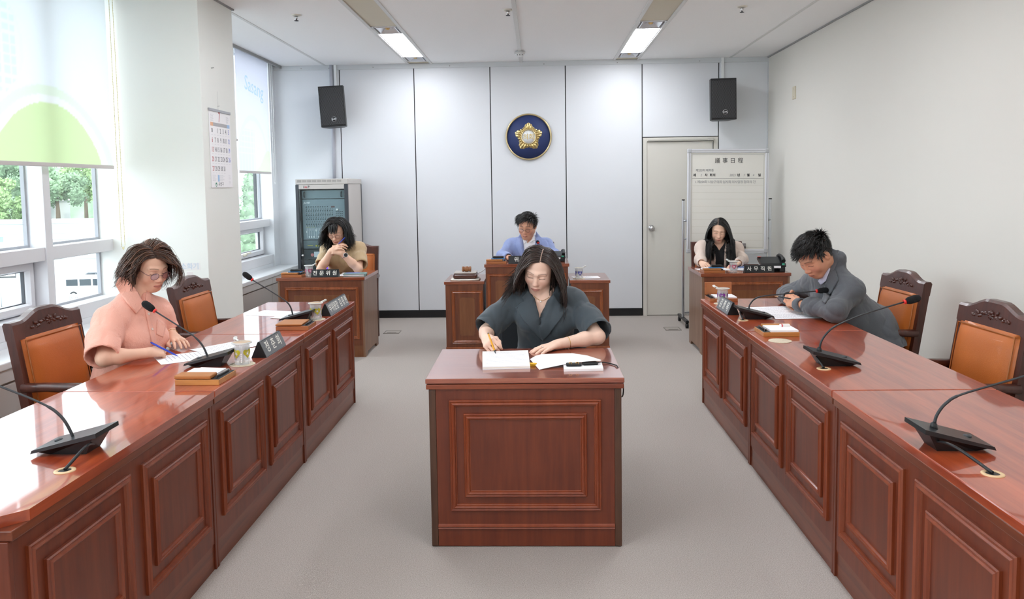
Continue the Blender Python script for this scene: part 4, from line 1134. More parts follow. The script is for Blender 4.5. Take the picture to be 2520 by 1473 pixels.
t = thing('sticky_notes', 'yellow note slips under the folded page on the middle desk', 'note slips', tuple(at_z(1306, 899, ZT)))
for k in range(4):
    obj('slip', MB().box(-.03, .025, -.012, .012, .0005 + k * .003, .0025 + k * .003).xform(Matrix.Rotation(-.12 - .1 * k, 4, 'Z')), mat('note_yellow', 'e8b422', .6), t)
bk = thing('booklet', 'thin white booklet under the black jewellery pads on the middle desk', 'booklet', tuple(at_z(1436, 900, ZT)))
q = [at_z(1386, 893, ZT + .011), at_z(1480, 889, ZT + .011), at_z(1485, 906, ZT + .011), at_z(1388, 908, ZT + .011)]
obj('pages', MB().prism([(p.x - bk.location.x, p.y - bk.location.y) for p in q], 'z', .0004, .011), PAPER, bk)
for k, (px, py) in enumerate(((1412, 899), (1452, 896))):
    p = at_z(px, py, ZT + .0115)
    t = thing('jewellery_pad', ('flat black pad holding two gold rings on the booklet', 'flat empty black pad beside the one with gold rings')[k], 'pad', tuple(p), .1 * k, 'black pads on the booklet')
    obj('pad', MB().box(-.034, .034, -.022, .022, 0, .010, .009), mat('pad_black', '0e0e10', .7), t)
    if k == 0:
        for s in (-1, 1):
            mb = MB(); pts = [(s * .015 + .006 * math.cos(w), -.012, .013 + .006 * math.sin(w)) for w in [2 * PI * j / 16 for j in range(16)]]
            obj('gold_ring', mb.tube(pts, .0013, 6, closed=True), mat('gold', 'd9a94e', .2, 1.), t)
p = [at_z(1463, 891, ZT + .018), at_z(1490, 891.5, ZT + .006), at_z(1512, 897, ZT + .004)]
p += [Vector((.352, p[2].y - .04, ZT + .002)), Vector((.372, p[2].y - .06, ZT - .05)), Vector((.375, p[2].y - .03, ZT - .13)), Vector((.36, p[2].y + .05, ZT - .15))]
tag(obj('black_cable', MB().tube(bez(p, 8), .003, 7), BLACK), 'thin black cable running over the right edge of the middle desk', 'cable')

# ================================================================== along the walls
# equipment rack
t = thing('equipment_rack', 'tall grey audio equipment rack with a glass door in the back left corner', 'rack', (-2.35, 8.61, 0))
RG = mat('rack_grey', 'c6c1bc', .45); RD = mat('rack_dark', '33383f', .4)
obj('top_cover', MB().box(-.29, .29, 0, .68, 1.605, 1.665, .006), RG, t)
mbv = MB()
for g in range(9):
    for i in range(5):
        for j in range(3): mbv.box(-.265 + g * .055 + i * .009, -.265 + g * .055 + i * .009 + .006, -.001, .001, 1.630 + j * .009, 1.636 + j * .009)
obj('vents', mbv, mat('vent_dark', '8f8a86', .6), t)['kind'] = 'stuff'
obj('side_wall', MB().box(-.285, -.27, .01, .67, .05, 1.604), RG, t); obj('side_wall', MB().box(.27, .285, .01, .67, .05, 1.604), RG, t)
obj('back_wall', MB().box(-.27, .27, .66, .675, .05, 1.604), RD, t); obj('base', MB().box(-.285, .285, .0, .67, 0, .049, .003), RD, t)
for s in (-1, 1):
    x0, x1 = sorted((s * .287, s * .25)); obj('corner_post', MB().box(x0, x1, -.012, .03, .05, 1.604, .004), RD, t)
    obj('rear_post', MB().box(min(s * .287, s * .272), max(s * .287, s * .272), .65, .69, .05, 1.604, .003), RD, t)
hd = obj('header', MB().box(-.249, .249, -.012, .01, 1.555, 1.603, .002), RG, t)
for s, x, c in (('I', -.195, '2b2b2e'), ('m', -.171, 'c03a48'), ('P', -.142, '2b2b2e')):
    text('lettering', s, .036, mat('imp' + c, c, .5), hd, frame_m((x, -.0125, 1.578), (1, 0, 0), (0, 0, 1)), .0005, .15, .001)
dr = obj('glass_door', MB().box(-.249, .249, -.008, -.003, .06, 1.553), glass('rack_glass', (.90, .95, .96), .06), t)
obj('door_knob', MB().lathe([(0, -.03), (.012, -.028), (.012, -.01)], 14, (-.225, 0, .83), 'y'), CHROME, dr)
UN = mat('unit_grey', '8a9aa0', .45); UB = mat('unit_black', '3c4246', .45)
def unit(name, label, z0, z1, m, cat='audio unit'):
    u = thing(name, label, cat, (-2.35, 8.66, z0), 0, 'units in the equipment rack')
    obj('face', MB().box(-.235, .235, 0, .012, 0, z1 - z0 - .004, .002), m, u)
    obj('chassis', MB().box(-.21, .21, .012, .4, .003, z1 - z0 - .006), UB, u)
    return u
u = unit('power_amplifier', 'grey amplifier panel with two handles at the top of the rack', 1.45, 1.545, UN)
for s in (-1, 1): obj('handle', MB().tube([(s * .205, -.004, .018), (s * .205, -.026, .022), (s * .205, -.026, .068), (s * .205, -.004, .072)], .008, 8), UB, u)
u = unit('audio_mixer', 'grey mixing console full of knobs and faders in the rack', 1.0, 1.446, mat('mixer_grey', '8c9ba2', .45), 'mixer')
text('lettering', 'JLAB', .026, WHITE, u, frame_m((-.185, -.001, .405), (1, 0, 0), (0, 0, 1)), .0005, .2, .001, 1.3)
kn = MB(); kc = MB()
for r, zz in enumerate((.36, .335, .315, .29, .27, .245, .225, .195, .17, .15)):
    for c in range(12):
        if r == 0 and c > 9: continue
        x = -.19 + c * .026 + (.006 if r in (7,) else 0)
        kn.lathe([(.0055, 0), (.0048, -.010), (0, -.0105)], 8, (x, 0, zz), 'y')
        if r % 2: kc.box(x - .0018, x + .0018, -.012, -.0105, zz - .004, zz + .004)
for c in range(4):
    for r in range(8): kn.lathe([(.005, 0), (.0045, -.010), (0, -.0105)], 8, (.14 + c * .022, 0, .15 + r * .022), 'y')
obj('knobs', kn, mat('knob', '4b585f', .5), u)['kind'] = 'stuff'; obj('knob_marks', kc, WHITE, u)['kind'] = 'stuff'
fs_, fk, ye = MB(), MB(), MB()
for c in range(14):
    x = -.19 + c * .026; fs_.box(x - .0012, x + .0012, -.001, .0, .02, .125)
    zz = .03 if c not in (0, 4, 9) else (.085, 0, 0, 0, .10, 0, 0, 0, 0, .06)[c]
    fk.box(x - .006, x + .006, -.012, -.001, zz - .011, zz + .011)
    for j in range(3): fk.box(x + .010, x + .014, -.002, -.001, .098 + j * .010, .103 + j * .010)
    if c < 4 or c == 8: ye.box(x - .008, x + .008, -.002, -.001, .134, .138)
obj('fader_slots', fs_, PAPER, u)['kind'] = 'stuff'; obj('fader_caps', fk, WHITE, u)['kind'] = 'stuff'; obj('yellow_labels', ye, mat('label_yellow', 'd6cc5a', .5), u)['kind'] = 'stuff'
obj('level_dial', MB().lathe([(.014, 0), (.013, -.014), (0, -.015)], 18, (.155, 0, .327), 'y'), WHITE, u)
obj('display', MB().box(.085, .125, -.002, 0, .35, .368), mat('disp', '5a3a38', .3), u)
u = unit('tuner_unit', 'dark rack unit with yellow labelled buttons below the mixer', .90, .996, mat('unit_mid', '66747a', .45))
for k in range(4): obj('button', MB().box(-.1 + k * .028, -.082 + k * .028, -.006, 0, .022, .04, .003), mat('label_yellow', 'd6cc5a'), u)
obj('label_strip', MB().box(-.19, -.13, -.003, 0, .03, .037), mat('label_yellow', 'd6cc5a'), u)
u = unit('recorder_unit', 'black rack unit with a white paper label', .78, .896, UB)
obj('paper_label', MB().box(-.12, .06, -.003, 0, .025, .085), mat('label_white', 'dfe3e8', .6), u)
obj('red_sticker', MB().lathe([(.018, -.003), (.018, 0)], 16, (-.14, 0, .05), 'y'), mat('sticker_red', 'd98080', .5), u)
u = unit('receiver_unit', 'black rack unit with a purple display near the bottom', .62, .776, UB)
obj('display', MB().box(-.07, .03, -.003, 0, .05, .075), mat('disp_purple', '7a4fe0', .3, emit=1.2, emitc='7a4fe0'), u)
u = unit('blank_unit', 'black blank panel at the bottom of the rack', .1, .616, UB)

# loudspeakers
GRL = bpy.data.materials.new('speaker_grille'); GRL.use_nodes = True
nt = GRL.node_tree; b = nt.nodes['Principled BSDF']; L_ = nt.links.new
tc = nt.nodes.new('ShaderNodeTexCoord'); sx_ = nt.nodes.new('ShaderNodeSeparateXYZ'); L_(tc.outputs['Object'], sx_.inputs[0])
def _mth(op, a_, b_=None, v=0.):
    q = nt.nodes.new('ShaderNodeMath'); q.operation = op; L_(a_, q.inputs[0])
    if b_ is not None: L_(b_, q.inputs[1])
    else: q.inputs[1].default_value = v
    return q.outputs[0]
_x = _mth('MULTIPLY', sx_.outputs['X'], None, 2 * PI / .026); _z = _mth('MULTIPLY', sx_.outputs['Z'], None, 2 * PI / .015)
_w = _mth('MAXIMUM', _mth('SINE', _mth('ADD', _x, _z)), _mth('SINE', _mth('SUBTRACT', _x, _z)))
cr = nt.nodes.new('ShaderNodeValToRGB'); cr.color_ramp.elements[0].position = .55; cr.color_ramp.elements[0].color = (.004, .004, .005, 1); cr.color_ramp.elements[1].position = .95; cr.color_ramp.elements[1].color = (.07, .07, .075, 1)
L_(_w, cr.inputs[0]); L_(cr.outputs[0], b.inputs['Base Color']); b.inputs['Roughness'].default_value = .5
def speaker(label, c, rz, ry):
    t = thing('loudspeaker', label, 'loudspeaker', c, rz, 'wall loudspeakers'); t.rotation_euler = (0, ry, rz)
    w, h = .139, .228
    obj('cabinet', MB().prism([(-w, -.12), (w, -.12), (w, -.02), (.085, .13), (-.085, .13), (-w, -.02)], 'z', -h, h), BLACK, t)
    obj('grille', MB().box(-w + .008, w - .008, -.128, -.121, -h + .018, h - .018, .004), GRL, t)
    bd = obj('badge', MB().lathe([(.026, -.129), (.026, -.132), (0, -.132)], 28, (.012, 0, -.145), 'y'), mat('badge_dark', '26282c', .4), t)
    obj('badge_rim', MB().lathe([(.026, -.129), (.0275, -.129), (.0275, -.134), (.0245, -.134), (.0245, -.131)], 28, (.012, 0, -.145), 'y', caps=False), CHROME, bd)
    text('lettering', 'JLAB', .015, WHITE, bd, frame_m((.012, -.1325, -.145), (1, 0, 0), (0, 0, 1)), .0005, 0, .0006, 1.2)
    obj('wall_bracket', MB().box(-.03, .03, .12, .22, -.05, .05, .004), BLACKM, t)
    return t
s1 = speaker('black loudspeaker high on the back wall above the equipment rack', (at_y(821, 264, 9.12)), .10, math.radians(-3.2))
s2 = speaker('black loudspeaker high on the back wall above the whiteboard', (at_y(1776, 246, 9.12)), -.03, math.radians(-.8))
o = obj('conduit', MB().tube([(-2.395, YB - .022, 1.60), (-2.395, YB - .022, ZC)], .019, 12), mat('pipe_grey', 'c4c6d0', .4)); tag(o, 'grey vertical pipe on the back wall behind the left loudspeaker', 'pipe')
o = obj('cable_duct', MB().box(-2.362, -2.332, YB - .03, YB - .002, 2.4, ZC - .0, .003), WHITE); tag(o, 'white cable duct above the left loudspeaker', 'cable duct')
o = obj('cable_duct', MB().box(2.145, 2.175, YB - .03, YB - .002, 2.4, ZC - .0, .003), WHITE); tag(o, 'white cable duct above the right loudspeaker', 'cable duct')

# round emblem
t = thing('wall_emblem', 'round navy council emblem with a golden flower on the back wall', 'emblem', (-.089, YB, 2.127))
GOLD = mat('emblem_gold', 'dcc58a', .3, 1.); GOLDR = mat('emblem_rim', 'd2bf94', .3, .8)
obj('disc', MB().lathe([(.258, -.004), (.258, -.016), (0, -.016)], 64, axis='y'), mat('navy', '2b3a6b', .6), t)
obj('rim', MB().lathe([(.255, 0), (.27, -.004), (.272, -.02), (.266, -.030), (.256, -.028), (.251, -.016)], 64, axis='y', caps=False), GOLDR, t)
vs = []; fs = []; n = 240; m = 9
def petalR(a):
    a0 = a - PI / 2; f5 = (1 + math.cos(5 * a0)) / 2
    return .122 + .042 * f5 ** 1.3 + .007 * abs(math.cos(12.5 * a0)) ** 1.5 - .004
for j in range(m + 1):
    f = j / m
    for k in range(n):
        a = 2 * PI * k / n; a0 = a - PI / 2; R_ = petalR(a); r_ = .082 + (R_ - .082) * f
        ridge = abs(math.cos(12.5 * a0)); hgt = .016 + .020 * math.sin(PI * min(1, f * .93 + .12)) * (.45 + .55 * ridge) * (1 if f < .95 else 0)
        if j == m: hgt = .0165
        vs.append((r_ * math.cos(a), -hgt, r_ * math.sin(a)))
for j in range(m):
    for k in range(n): fs.append((j * n + k, (j + 1) * n + k, (j + 1) * n + (k + 1) % n, j * n + (k + 1) % n))
obj('flower', MB().add(vs, fs, True), GOLD, t)
obj('centre_ring', MB().lathe([(.091, -.016), (.091, -.034), (.085, -.038), (.077, -.036), (.075, -.03)], 48, axis='y', caps=False), GOLDR, t)
obj('centre_disc', MB().lathe([(.078, -.016), (.078, -.032), (0, -.032)], 40, axis='y'), mat('emblem_white', 'eceded', .35), t)
mb = MB(); text_mb(mb, '의회', .072, frame_m((0, -.0325, -.003), (1, 0, 0), (0, 0, 1)), .001, .0015); obj('lettering', mb, GOLD, t)['kind'] = 'stuff'

# whiteboard on a wheeled stand
t = thing('whiteboard', 'wheeled whiteboard with a handwritten agenda in front of the door', 'whiteboard', (2.075, 8.72, 0))
tilt = Matrix.Translation((0, 0, 1.36)) @ Matrix.Rotation(math.radians(.8), 4, 'Y') @ Matrix.Rotation(math.radians(-2), 4, 'X')
w, h = .437, .565
BRD = mat('board_ivory', 'e4e2da', .25, coat=.2)
bd = obj('board', MB().box(-w + .02, w - .02, -.006, .012, -h + .02, h - .02).xform(tilt), BRD, t)
for a, b_, c, d in ((-w, w, h - .042, h), (-w, w, -h, -h + .042), (-w, -w + .036, -h + .042, h - .042), (w - .036, w, -h + .042, h - .042)):
    f = obj('frame_bar', MB().box(a, b_, -.018, .018, c, d, .004).xform(tilt), mat('frame_alu', 'dcdde2', .3, .4), t)
    if b_ - a > .5: obj('groove', MB().box(a + .04, b_ - .04, -.0195, -.017, (c + d) / 2 - .002, (c + d) / 2 + .002).xform(tilt), GREYT, f)
    else: obj('groove', MB().box((a + b_) / 2 - .002, (a + b_) / 2 + .002, -.0195, -.017, c, d).xform(tilt), GREYT, f)
for sx in (-1, 1):
    for sz in (-1, 1):
        obj('corner_cap', MB().box(min(sx * (w + .003), sx * (w - .042)), max(sx * (w + .003), sx * (w - .042)), -.022, .022, min(sz * (h + .003), sz * (h - .046)), max(sz * (h + .003), sz * (h - .046)), .01).xform(tilt), mat('cap', 'b7b9bc', .4), t)
ln = MB()
zl = .169
for k in range(11): ln.box(-.385, .385, -.0068, -.0062, zl - k * .0745 - .0008, zl - k * .0745 + .0008)
obj('ruled_lines', ln.xform(tilt), mat('rule_line', 'b9b4a2', .6), bd)['kind'] = 'stuff'
obj('printed_frame', MB().box(-.386, .386, -.0068, -.0062, zl + .0745 - .0015, zl + .0745 + .0015).ring(-.388, .388, -h + .055, h - .06, [(0, .0062), (0, .0068), (.0016, .0068), (.0016, .0062)], 'xz', 0, -1).xform(tilt), mat('rule_dark', '6e6f6c', .6), bd)['kind'] = 'stuff'
IK = mat('marker_black', '2a2b2e', .6); IG = mat('marker_grey', '8e8f92', .6)
def btext(s, x, z, size, m, bold=0., sp=1., sx=1., shear=0.):
    mb = MB(); text_mb(mb, s, size, tilt @ frame_m((x, -.0072, z), (1, 0, 0), (0, 0, 1)), .0004, bold, shear, sx, True, sp); obj('lettering', mb, m, bd)['kind'] = 'stuff'
btext('議 事 日 程', .01, .436, .060, IK, .0, 1.1)
btext('제253회 폐회중', -.25, .331, .032, IG, 0, .95)
btext('제  ', -.35, .280, .034, IK, .001); btext('2', -.29, .280, .034, IG, 0, 1, 1, .2); btext('차', -.235, .280, .034, IK, .001); btext('회의', -.165, .280, .034, IK, .001, 1.1)
btext('2025', .05, .280, .034, IG, 0, 1, 1, .2); btext('년', .115, .280, .034, IK, .001); btext('7', .175, .280, .034, IG, 0, 1, 1, .2); btext('월', .22, .280, .034, IK, .001)
btext('4', .275, .280, .034, IG, 0, 1, 1, .2); btext('일', .34, .280, .034, IK, .001)
btext('1. 제254회 사상구의회 임시회 의사일정 협의의 건', -.03, .206, .034, IG, 0, .93)
er = thing('board_eraser', 'grey eraser standing on the tray of the whiteboard', 'board eraser', (2.235, 8.685, .845))
obj('felt', MB().box(-.03, .03, -.02, .0, 0, .02, .002), mat('felt_dark', '5c5654', .8), er); obj('grip', MB().box(-.03, .03, -.02, .0, .0205, .055, .003), mat('grip_grey', '8d8888', .5), er)
obj('tray', MB().box(-.2, .3, -.05, -.019, -h - .012, -h - .004).xform(tilt), ALU, t)
for s in (-1, 1):
    x = s * .472
    obj('post', MB().box(x - .013, x + .013, .02, .05, .06, 1.372, .004), ALU, t)
    obj('post_cap', MB().box(x - .015, x + .015, .018, .052, 1.3725, 1.384, .003), BLACK, t)
    obj('pivot', MB().tube([(s * .437, .02, 1.15), (s * .472, .03, 1.15)], .012, 10).tube([(s * .437, .02, .95), (s * .472, .03, .95)], .008, 10), mat('pivot', 'a9abae', .3, .6), t)
    ft = obj('foot_bar', MB().box(x - .018, x + .018, -.22, .28, .055, .085, .006), BLACK, t)
    for y in (-.2, .26):
        c_ = obj('caster', MB().lathe([(.026, -.014), (.026, .014)], 16, (x, y, .0265), 'x'), BLACK, ft)
obj('cross_bar', MB().box(-.46, .46, .025, .045, .12, .145, .003), ALU, t)

# calendar and notice on the column
t = thing('wall_calendar', 'wall calendar page for July hanging on the side of the column', 'calendar', (-2.42, 5.835, 1.58))
w, h = .405, .585
obj('sheet', MB().box(.0035, .006, 0, w, 0, h - .012), PAPER, t)
obj('sheet', MB().box(.001, .0033, .002, w - .002, .002, h - .012), PAPER, t)
obj('binding', MB().box(.0, .012, -.002, w + .002, h - .016, h + .004, .002), mat('binding', 'a9abb0', .4, .4), t)
obj('hook', MB().tube([(.0, w * .44, h + .03), (.012, w * .44, h + .032), (.013, w * .47, h + .034)], .002, 6).tube([(.006, w * .44, h + .002), (.004, w * .44, h + .14)], .0006, 4), CHROME, t)
fx = .0063
def F(y, z): return frame_m((fx, y, z), (0, 1, 0), (0, 0, 1))
mk, mr, mbl = MB(), MB(), MB()
text_mb(mr, '7', .11, F(w * .47, h - .056), .0003, .001, 0, .62)
days = [['', '', 1, 2, 3, 4, 5], [6, 7, 8, 9, 10, 11, 12], [13, 14, 15, 16, 17, 18, 19], [20, 21, 22, 23, 24, 25, 26], [27, 28, 29, 30, 31]]
for r, row in enumerate(days):
    for c, dd in enumerate(row):
        y = .045 + c * .0525; z = h - .159 - r * .0712
        if dd == '': continue
        for q_, ch_ in enumerate(str(dd)): text_mb((mr if c == 0 else mbl if c == 6 else mk), ch_, .052, F(y + (q_ - (len(str(dd)) - 1) / 2) * .019, z), .0003, .0006, 0, .62)
for c, s_ in enumerate(('30',)): text_mb(mk, s_, .042, F(.045, h - .159), .0003, 0, 0, .62)
obj('black_dates', mk, mat('date_black', '6c6d74', .7), t)['kind'] = 'stuff'; obj('red_dates', mr, mat('date_red', 'c0686e', .7), t)['kind'] = 'stuff'; obj('blue_dates', mbl, mat('date_blue', '8290d2', .7), t)['kind'] = 'stuff'
obj('weekday_bar', MB().box(fx - .0003, fx, .0715, .334, h - .125, h - .098), mat('bar_grey', 'b4b4b8', .7), t)
obj('sunday_cell', MB().box(fx - .0003, fx, .019, .071, h - .125, h - .098), mat('bar_orange', 'e8b898', .7), t)
obj('saturday_cell', MB().box(fx - .0003, fx, .3345, .387, h - .125, h - .098), mat('bar_blue', 'a9c8e8', .7), t)
fp = MB(); rr = random.Random(9)
for r in range(5):
    for c in range(7):
        if r < 4 or c < 5: fp.box(fx - .0003, fx, .03 + c * .0525, .06 + c * .0525, h - .191 - r * .0712, h - .1897 - r * .0712)
for k in range(7): fp.box(fx - .0003, fx, .02, .02 + rr.uniform(.05, .09), .092 - k * .007, .0932 - k * .007); fp.box(fx - .0003, fx, .155, .155 + rr.uniform(.05, .1), .092 - k * .007, .0932 - k * .007); fp.box(fx - .0003, fx, .33, .33 + rr.uniform(.03, .05), .092 - k * .011, .0932 - k * .011); fp.box(fx - .0003, fx, .02, .02 + rr.uniform(.04, .07), h - .04 - k * .008, h - .0385 - k * .008); fp.box(fx - .0003, fx, .32, .32 + rr.uniform(.04, .06), h - .04 - k * .008, h - .0385 - k * .008)
obj('small_print', fp, mat('print_grey', 'bdbdc4', .7), t)['kind'] = 'stuff'
obj('info_block', MB().box(fx - .0003, fx, .12, .15, .045, .095), mat('bar_blue', 'a9c8e8'), t)
lg = obj('logo', MB().lathe([(.016, 0), (.016, fx)], 20, (0, .085, .022), 'x'), mat('logo_green', '4f8f78', .6), t)
obj('logo_mark', MB().lathe([(.007, 0), (.007, fx + .0004)], 14, (0, .081, .018), 'x'), WHITE, lg)
text('lettering', '사상구', .036, mat('date_black', '55565c'), t, F(.175, .023), .0003)
t = thing('wall_notice', 'faded white notice with pale blue lettering and arrow on the column', 'notice', (-2.64, 5.73, .975))
obj('sheet', MB().box(0, .158, -.0012, 0, 0, .055), mat('notice_paper', 'eae8e6', .5), t)
obj('arrow', MB().prism([(.055, -.012), (.055, -.045), (.03, -.045), (.078, -.085), (.125, -.045), (.1, -.045), (.1, -.012)], 'y', -.0008, 0), mat('notice_arrow', 'e4e0de', .5), t)
mb = MB(); text_mb(mb, '소화기', .05, frame_m((.08, -.0014, .027), (1, 0, 0), (0, 0, 1)), .0002, .0012); obj('lettering', mb, mat('notice_blue', 'cdd6e0', .6), t)['kind'] = 'stuff'
tag(obj('wall_nail', MB().tube([(-2.42, 5.93, 2.47), (-2.40, 5.93, 2.472)], .003, 6), GREYT), 'small nail in the column above the calendar', 'nail')
# ================================================================== people: a small implicit-surface modeller
V3 = lambda *a: np.array(a, float)
def npv(v): return np.array([v[0], v[1], v[2]], float)
def unit3(v): v = np.asarray(v, float); return v / (np.linalg.norm(v) + 1e-12)
class Prims(list):
    def cap(s, a, b, ra, rb=None, k=.02, flat=None, op='u'):
        s.append(('c', npv(a), npv(b), ra, ra if rb is None else rb, k, flat, op)); return s
    def ell(s, c, r, R=None, k=.02, op='u'):
        s.append(('e', npv(c), np.asarray(r, float), np.eye(3) if R is None else R, k, None, op)); return s
    def planes(s, pl, k=.006, op='s'):
        """convex region n.p < d for every (n, d)"""
        s.append(('p', [(unit3(n), d) for n, d in pl], None, None, k, None, op)); return s
def make_axis(lo, hi, h0, bands):
    """grid line positions: step h0, finer inside the bands (lo, hi, h), changing gradually"""
    out = [lo]; st = h0
    while out[-1] < hi:
        x = out[-1]; want = h0
        for a, b, h in bands:
            gap = max(a - x, x - b, 0); want = min(want, h + gap * .22)
        out.append(x + want)
    return np.array(out)
def sdf_eval(prims, ax):
    n = np.array([len(a) for a in ax]); hm = max(np.diff(a).max() for a in ax)
    D = np.full(n, 1.0, np.float32); lo = np.array([a[0] for a in ax]); hi = np.array([a[-1] for a in ax]); h = hm
    ax = [a.astype(np.float32) for a in ax]
    for P in prims:
        kind = P[0]
        if kind == 'c':
            a, b, ra, rb, k, flat, op = P[1:]
            m = max(ra, rb) + k + 3 * h
            bl, bh = np.minimum(a, b) - m, np.maximum(a, b) + m
        elif kind == 'e':
            a, r, R, k, flat, op = P[1:]
            ext = np.sqrt(((R * r[None, :]) ** 2).sum(1)); m = ext + k + 3 * h
            bl, bh = a - m, a + m
        else:
            pl, _, _, k, flat, op = P[1:]; bl, bh = lo, hi
        i0 = np.array([np.searchsorted(ax[q], bl[q]) for q in range(3)]); i1 = np.array([np.searchsorted(ax[q], bh[q], 'right') for q in range(3)])
        if np.any(i1 <= i0): continue
        X = (ax[0][i0[0]:i1[0]])[:, None, None]; Y = (ax[1][i0[1]:i1[1]])[None, :, None]; Z = (ax[2][i0[2]:i1[2]])[None, None, :]
        if kind == 'c':
            ba = b - a; L2 = ba.dot(ba) + 1e-12
            px, py, pz = X - a[0], Y - a[1], Z - a[2]
            t = np.clip((px * ba[0] + py * ba[1] + pz * ba[2]) / L2, 0, 1)
            qx, qy, qz = px - t * ba[0], py - t * ba[1], pz - t * ba[2]
            d2 = qx * qx + qy * qy + qz * qz
            if flat is not None:
                nn, f = flat; nn = unit3(nn); e = qx * nn[0] + qy * nn[1] + qz * nn[2]; d2 = d2 + e * e * (f * f - 1)
            d = np.sqrt(d2) - (ra + (rb - ra) * t)
        elif kind == 'e':
            px, py, pz = X - a[0], Y - a[1], Z - a[2]
            k0 = 0; k1 = 0
            for j in range(3):
                q = px * R[0, j] + py * R[1, j] + pz * R[2, j]
                k0 = k0 + (q / r[j]) ** 2; k1 = k1 + (q / r[j] ** 2) ** 2
            k0 = np.sqrt(k0); k1 = np.sqrt(k1) + 1e-9
            d = k0 * (k0 - 1) / k1
        else:
            d = None
            for nn, dd in pl:
                e = X * nn[0] + Y * nn[1] + Z * nn[2] - dd
                d = e if d is None else np.maximum(d, e)
        sl = (slice(i0[0], i1[0]), slice(i0[1], i1[1]), slice(i0[2], i1[2])); A = D[sl]
        if op == 'u':
            hh = np.maximum(k - np.abs(A - d), 0) / k if k > 0 else 0
            D[sl] = np.minimum(A, d) - hh * hh * k * .25
        else:
            d = -d; hh = np.maximum(k - np.abs(A - d), 0) / k
            D[sl] = np.maximum(A, d) + hh * hh * k * .25
    return D, ax
def surf_nets(D, ax):
    I = D < 0
    c = I[:-1, :-1, :-1].astype(np.int8)
    for dx in (0, 1):
        for dy in (0, 1):
            for dz in (0, 1):
                if dx + dy + dz: c = c + I[dx:D.shape[0] - 1 + dx, dy:D.shape[1] - 1 + dy, dz:D.shape[2] - 1 + dz]
    i, j, k = np.nonzero((c > 0) & (c < 8))
    idx = -np.ones(c.shape, np.int64); idx[i, j, k] = np.arange(len(i))
    S_ = np.zeros((len(i), 3)); N_ = np.zeros(len(i))
    for axis in range(3):
        o = [a for a in range(3) if a != axis]
        for u in (0, 1):
            for v in (0, 1):
                b0 = [0, 0, 0]; b0[o[0]] = u; b0[o[1]] = v; b1 = list(b0); b1[axis] = 1
                d0 = D[i + b0[0], j + b0[1], k + b0[2]]; d1 = D[i + b1[0], j + b1[1], k + b1[2]]
                m = (d0 < 0) != (d1 < 0)
                t = np.where(m, d0 / np.where(m, d0 - d1, 1), 0)
                P = np.zeros((len(i), 3)); P[:, o[0]] = u; P[:, o[1]] = v; P[:, axis] = t
                S_ += P * m[:, None]; N_ += m
    V = S_ / N_[:, None] + np.stack([i, j, k], 1)
    V = np.stack([np.interp(V[:, q], np.arange(len(ax[q])), ax[q]) for q in range(3)], 1)
    F = []
    for axis in range(3):
        o = [(axis + 1) % 3, (axis + 2) % 3]
        sl0 = [slice(None)] * 3; sl1 = [slice(None)] * 3; sl0[axis] = slice(0, -1); sl1[axis] = slice(1, None)
        m = I[tuple(sl0)] != I[tuple(sl1)]
        e = np.stack(np.nonzero(m), 1)
        e = e[(e[:, o[0]] >= 1) & (e[:, o[1]] >= 1) & (e[:, o[0]] < c.shape[o[0]]) & (e[:, o[1]] < c.shape[o[1]])]
        if not len(e): continue
        q = []
        for (u, v) in ((1, 1), (0, 1), (0, 0), (1, 0)):
            w = e.copy(); w[:, o[0]] -= u; w[:, o[1]] -= v; q.append(idx[w[:, 0], w[:, 1], w[:, 2]])
        q = np.stack(q, 1); ins = I[e[:, 0], e[:, 1], e[:, 2]]
        q = np.where(ins[:, None], q, q[:, ::-1]); F.append(q[(q >= 0).all(1)])
    F = np.concatenate(F) if F else np.zeros((0, 4), int)
    return V, F
def relax(V, F, it=1, lam=.5):
    for _ in range(it):
        A = np.zeros_like(V); N = np.zeros(len(V))
        for a, b in ((0, 1), (1, 2), (2, 3), (3, 0)):
            np.add.at(A, F[:, a], V[F[:, b]]); np.add.at(N, F[:, a], 1); np.add.at(A, F[:, b], V[F[:, a]]); np.add.at(N, F[:, b], 1)
        V = V + lam * (A / np.maximum(N, 1)[:, None] - V)
    return V
def sculpt(prims, boxes, it=1):
    """first box sets the outer bounds and coarse step, the others are zones of finer detail"""
    lo = np.min([q[0] for q in boxes], 0); hi = np.max([q[1] for q in boxes], 0); h0 = max(q[2] for q in boxes)
    ax = [make_axis(lo[q], hi[q], h0, [(bx_[0][q], bx_[1][q], bx_[2]) for bx_ in boxes if bx_[2] < h0]) for q in range(3)]
    D, ax = sdf_eval(prims, ax); V, F = surf_nets(D, ax)
    # keep the largest connected piece
    lab = np.arange(len(V))
    while True:
        m = lab[F].min(1); new = lab.copy()
        for k in range(4): np.minimum.at(new, F[:, k], m)
        new = new[new]; new = new[new]
        if (new == lab).all(): break
        lab = new
    root_, cnt = np.unique(lab, return_counts=True); keep = lab == root_[cnt.argmax()]
    idx = np.cumsum(keep) - 1; F = idx[F[keep[F[:, 0]]]]; V = V[keep]
    return relax(V, F, it), F
def np_mesh(name, V, F, m, parent, col=None):
    me = bpy.data.meshes.new(name)
    me.vertices.add(len(V)); me.vertices.foreach_set('co', V.astype(np.float32).ravel())
    me.loops.add(F.size); me.loops.foreach_set('vertex_index', F.astype(np.int32).ravel())
    me.polygons.add(len(F)); me.polygons.foreach_set('loop_start', (np.arange(len(F)) * F.shape[1]).astype(np.int32))
    me.polygons.foreach_set('use_smooth', np.ones(len(F), bool))
    me.update(calc_edges=True)
    if col is not None:
        a = me.color_attributes.new('Col', 'FLOAT_COLOR', 'POINT')
        a.data.foreach_set('color', np.concatenate([col, np.ones((len(col), 1))], 1).astype(np.float32).ravel())
    return link(name, me, m, parent)
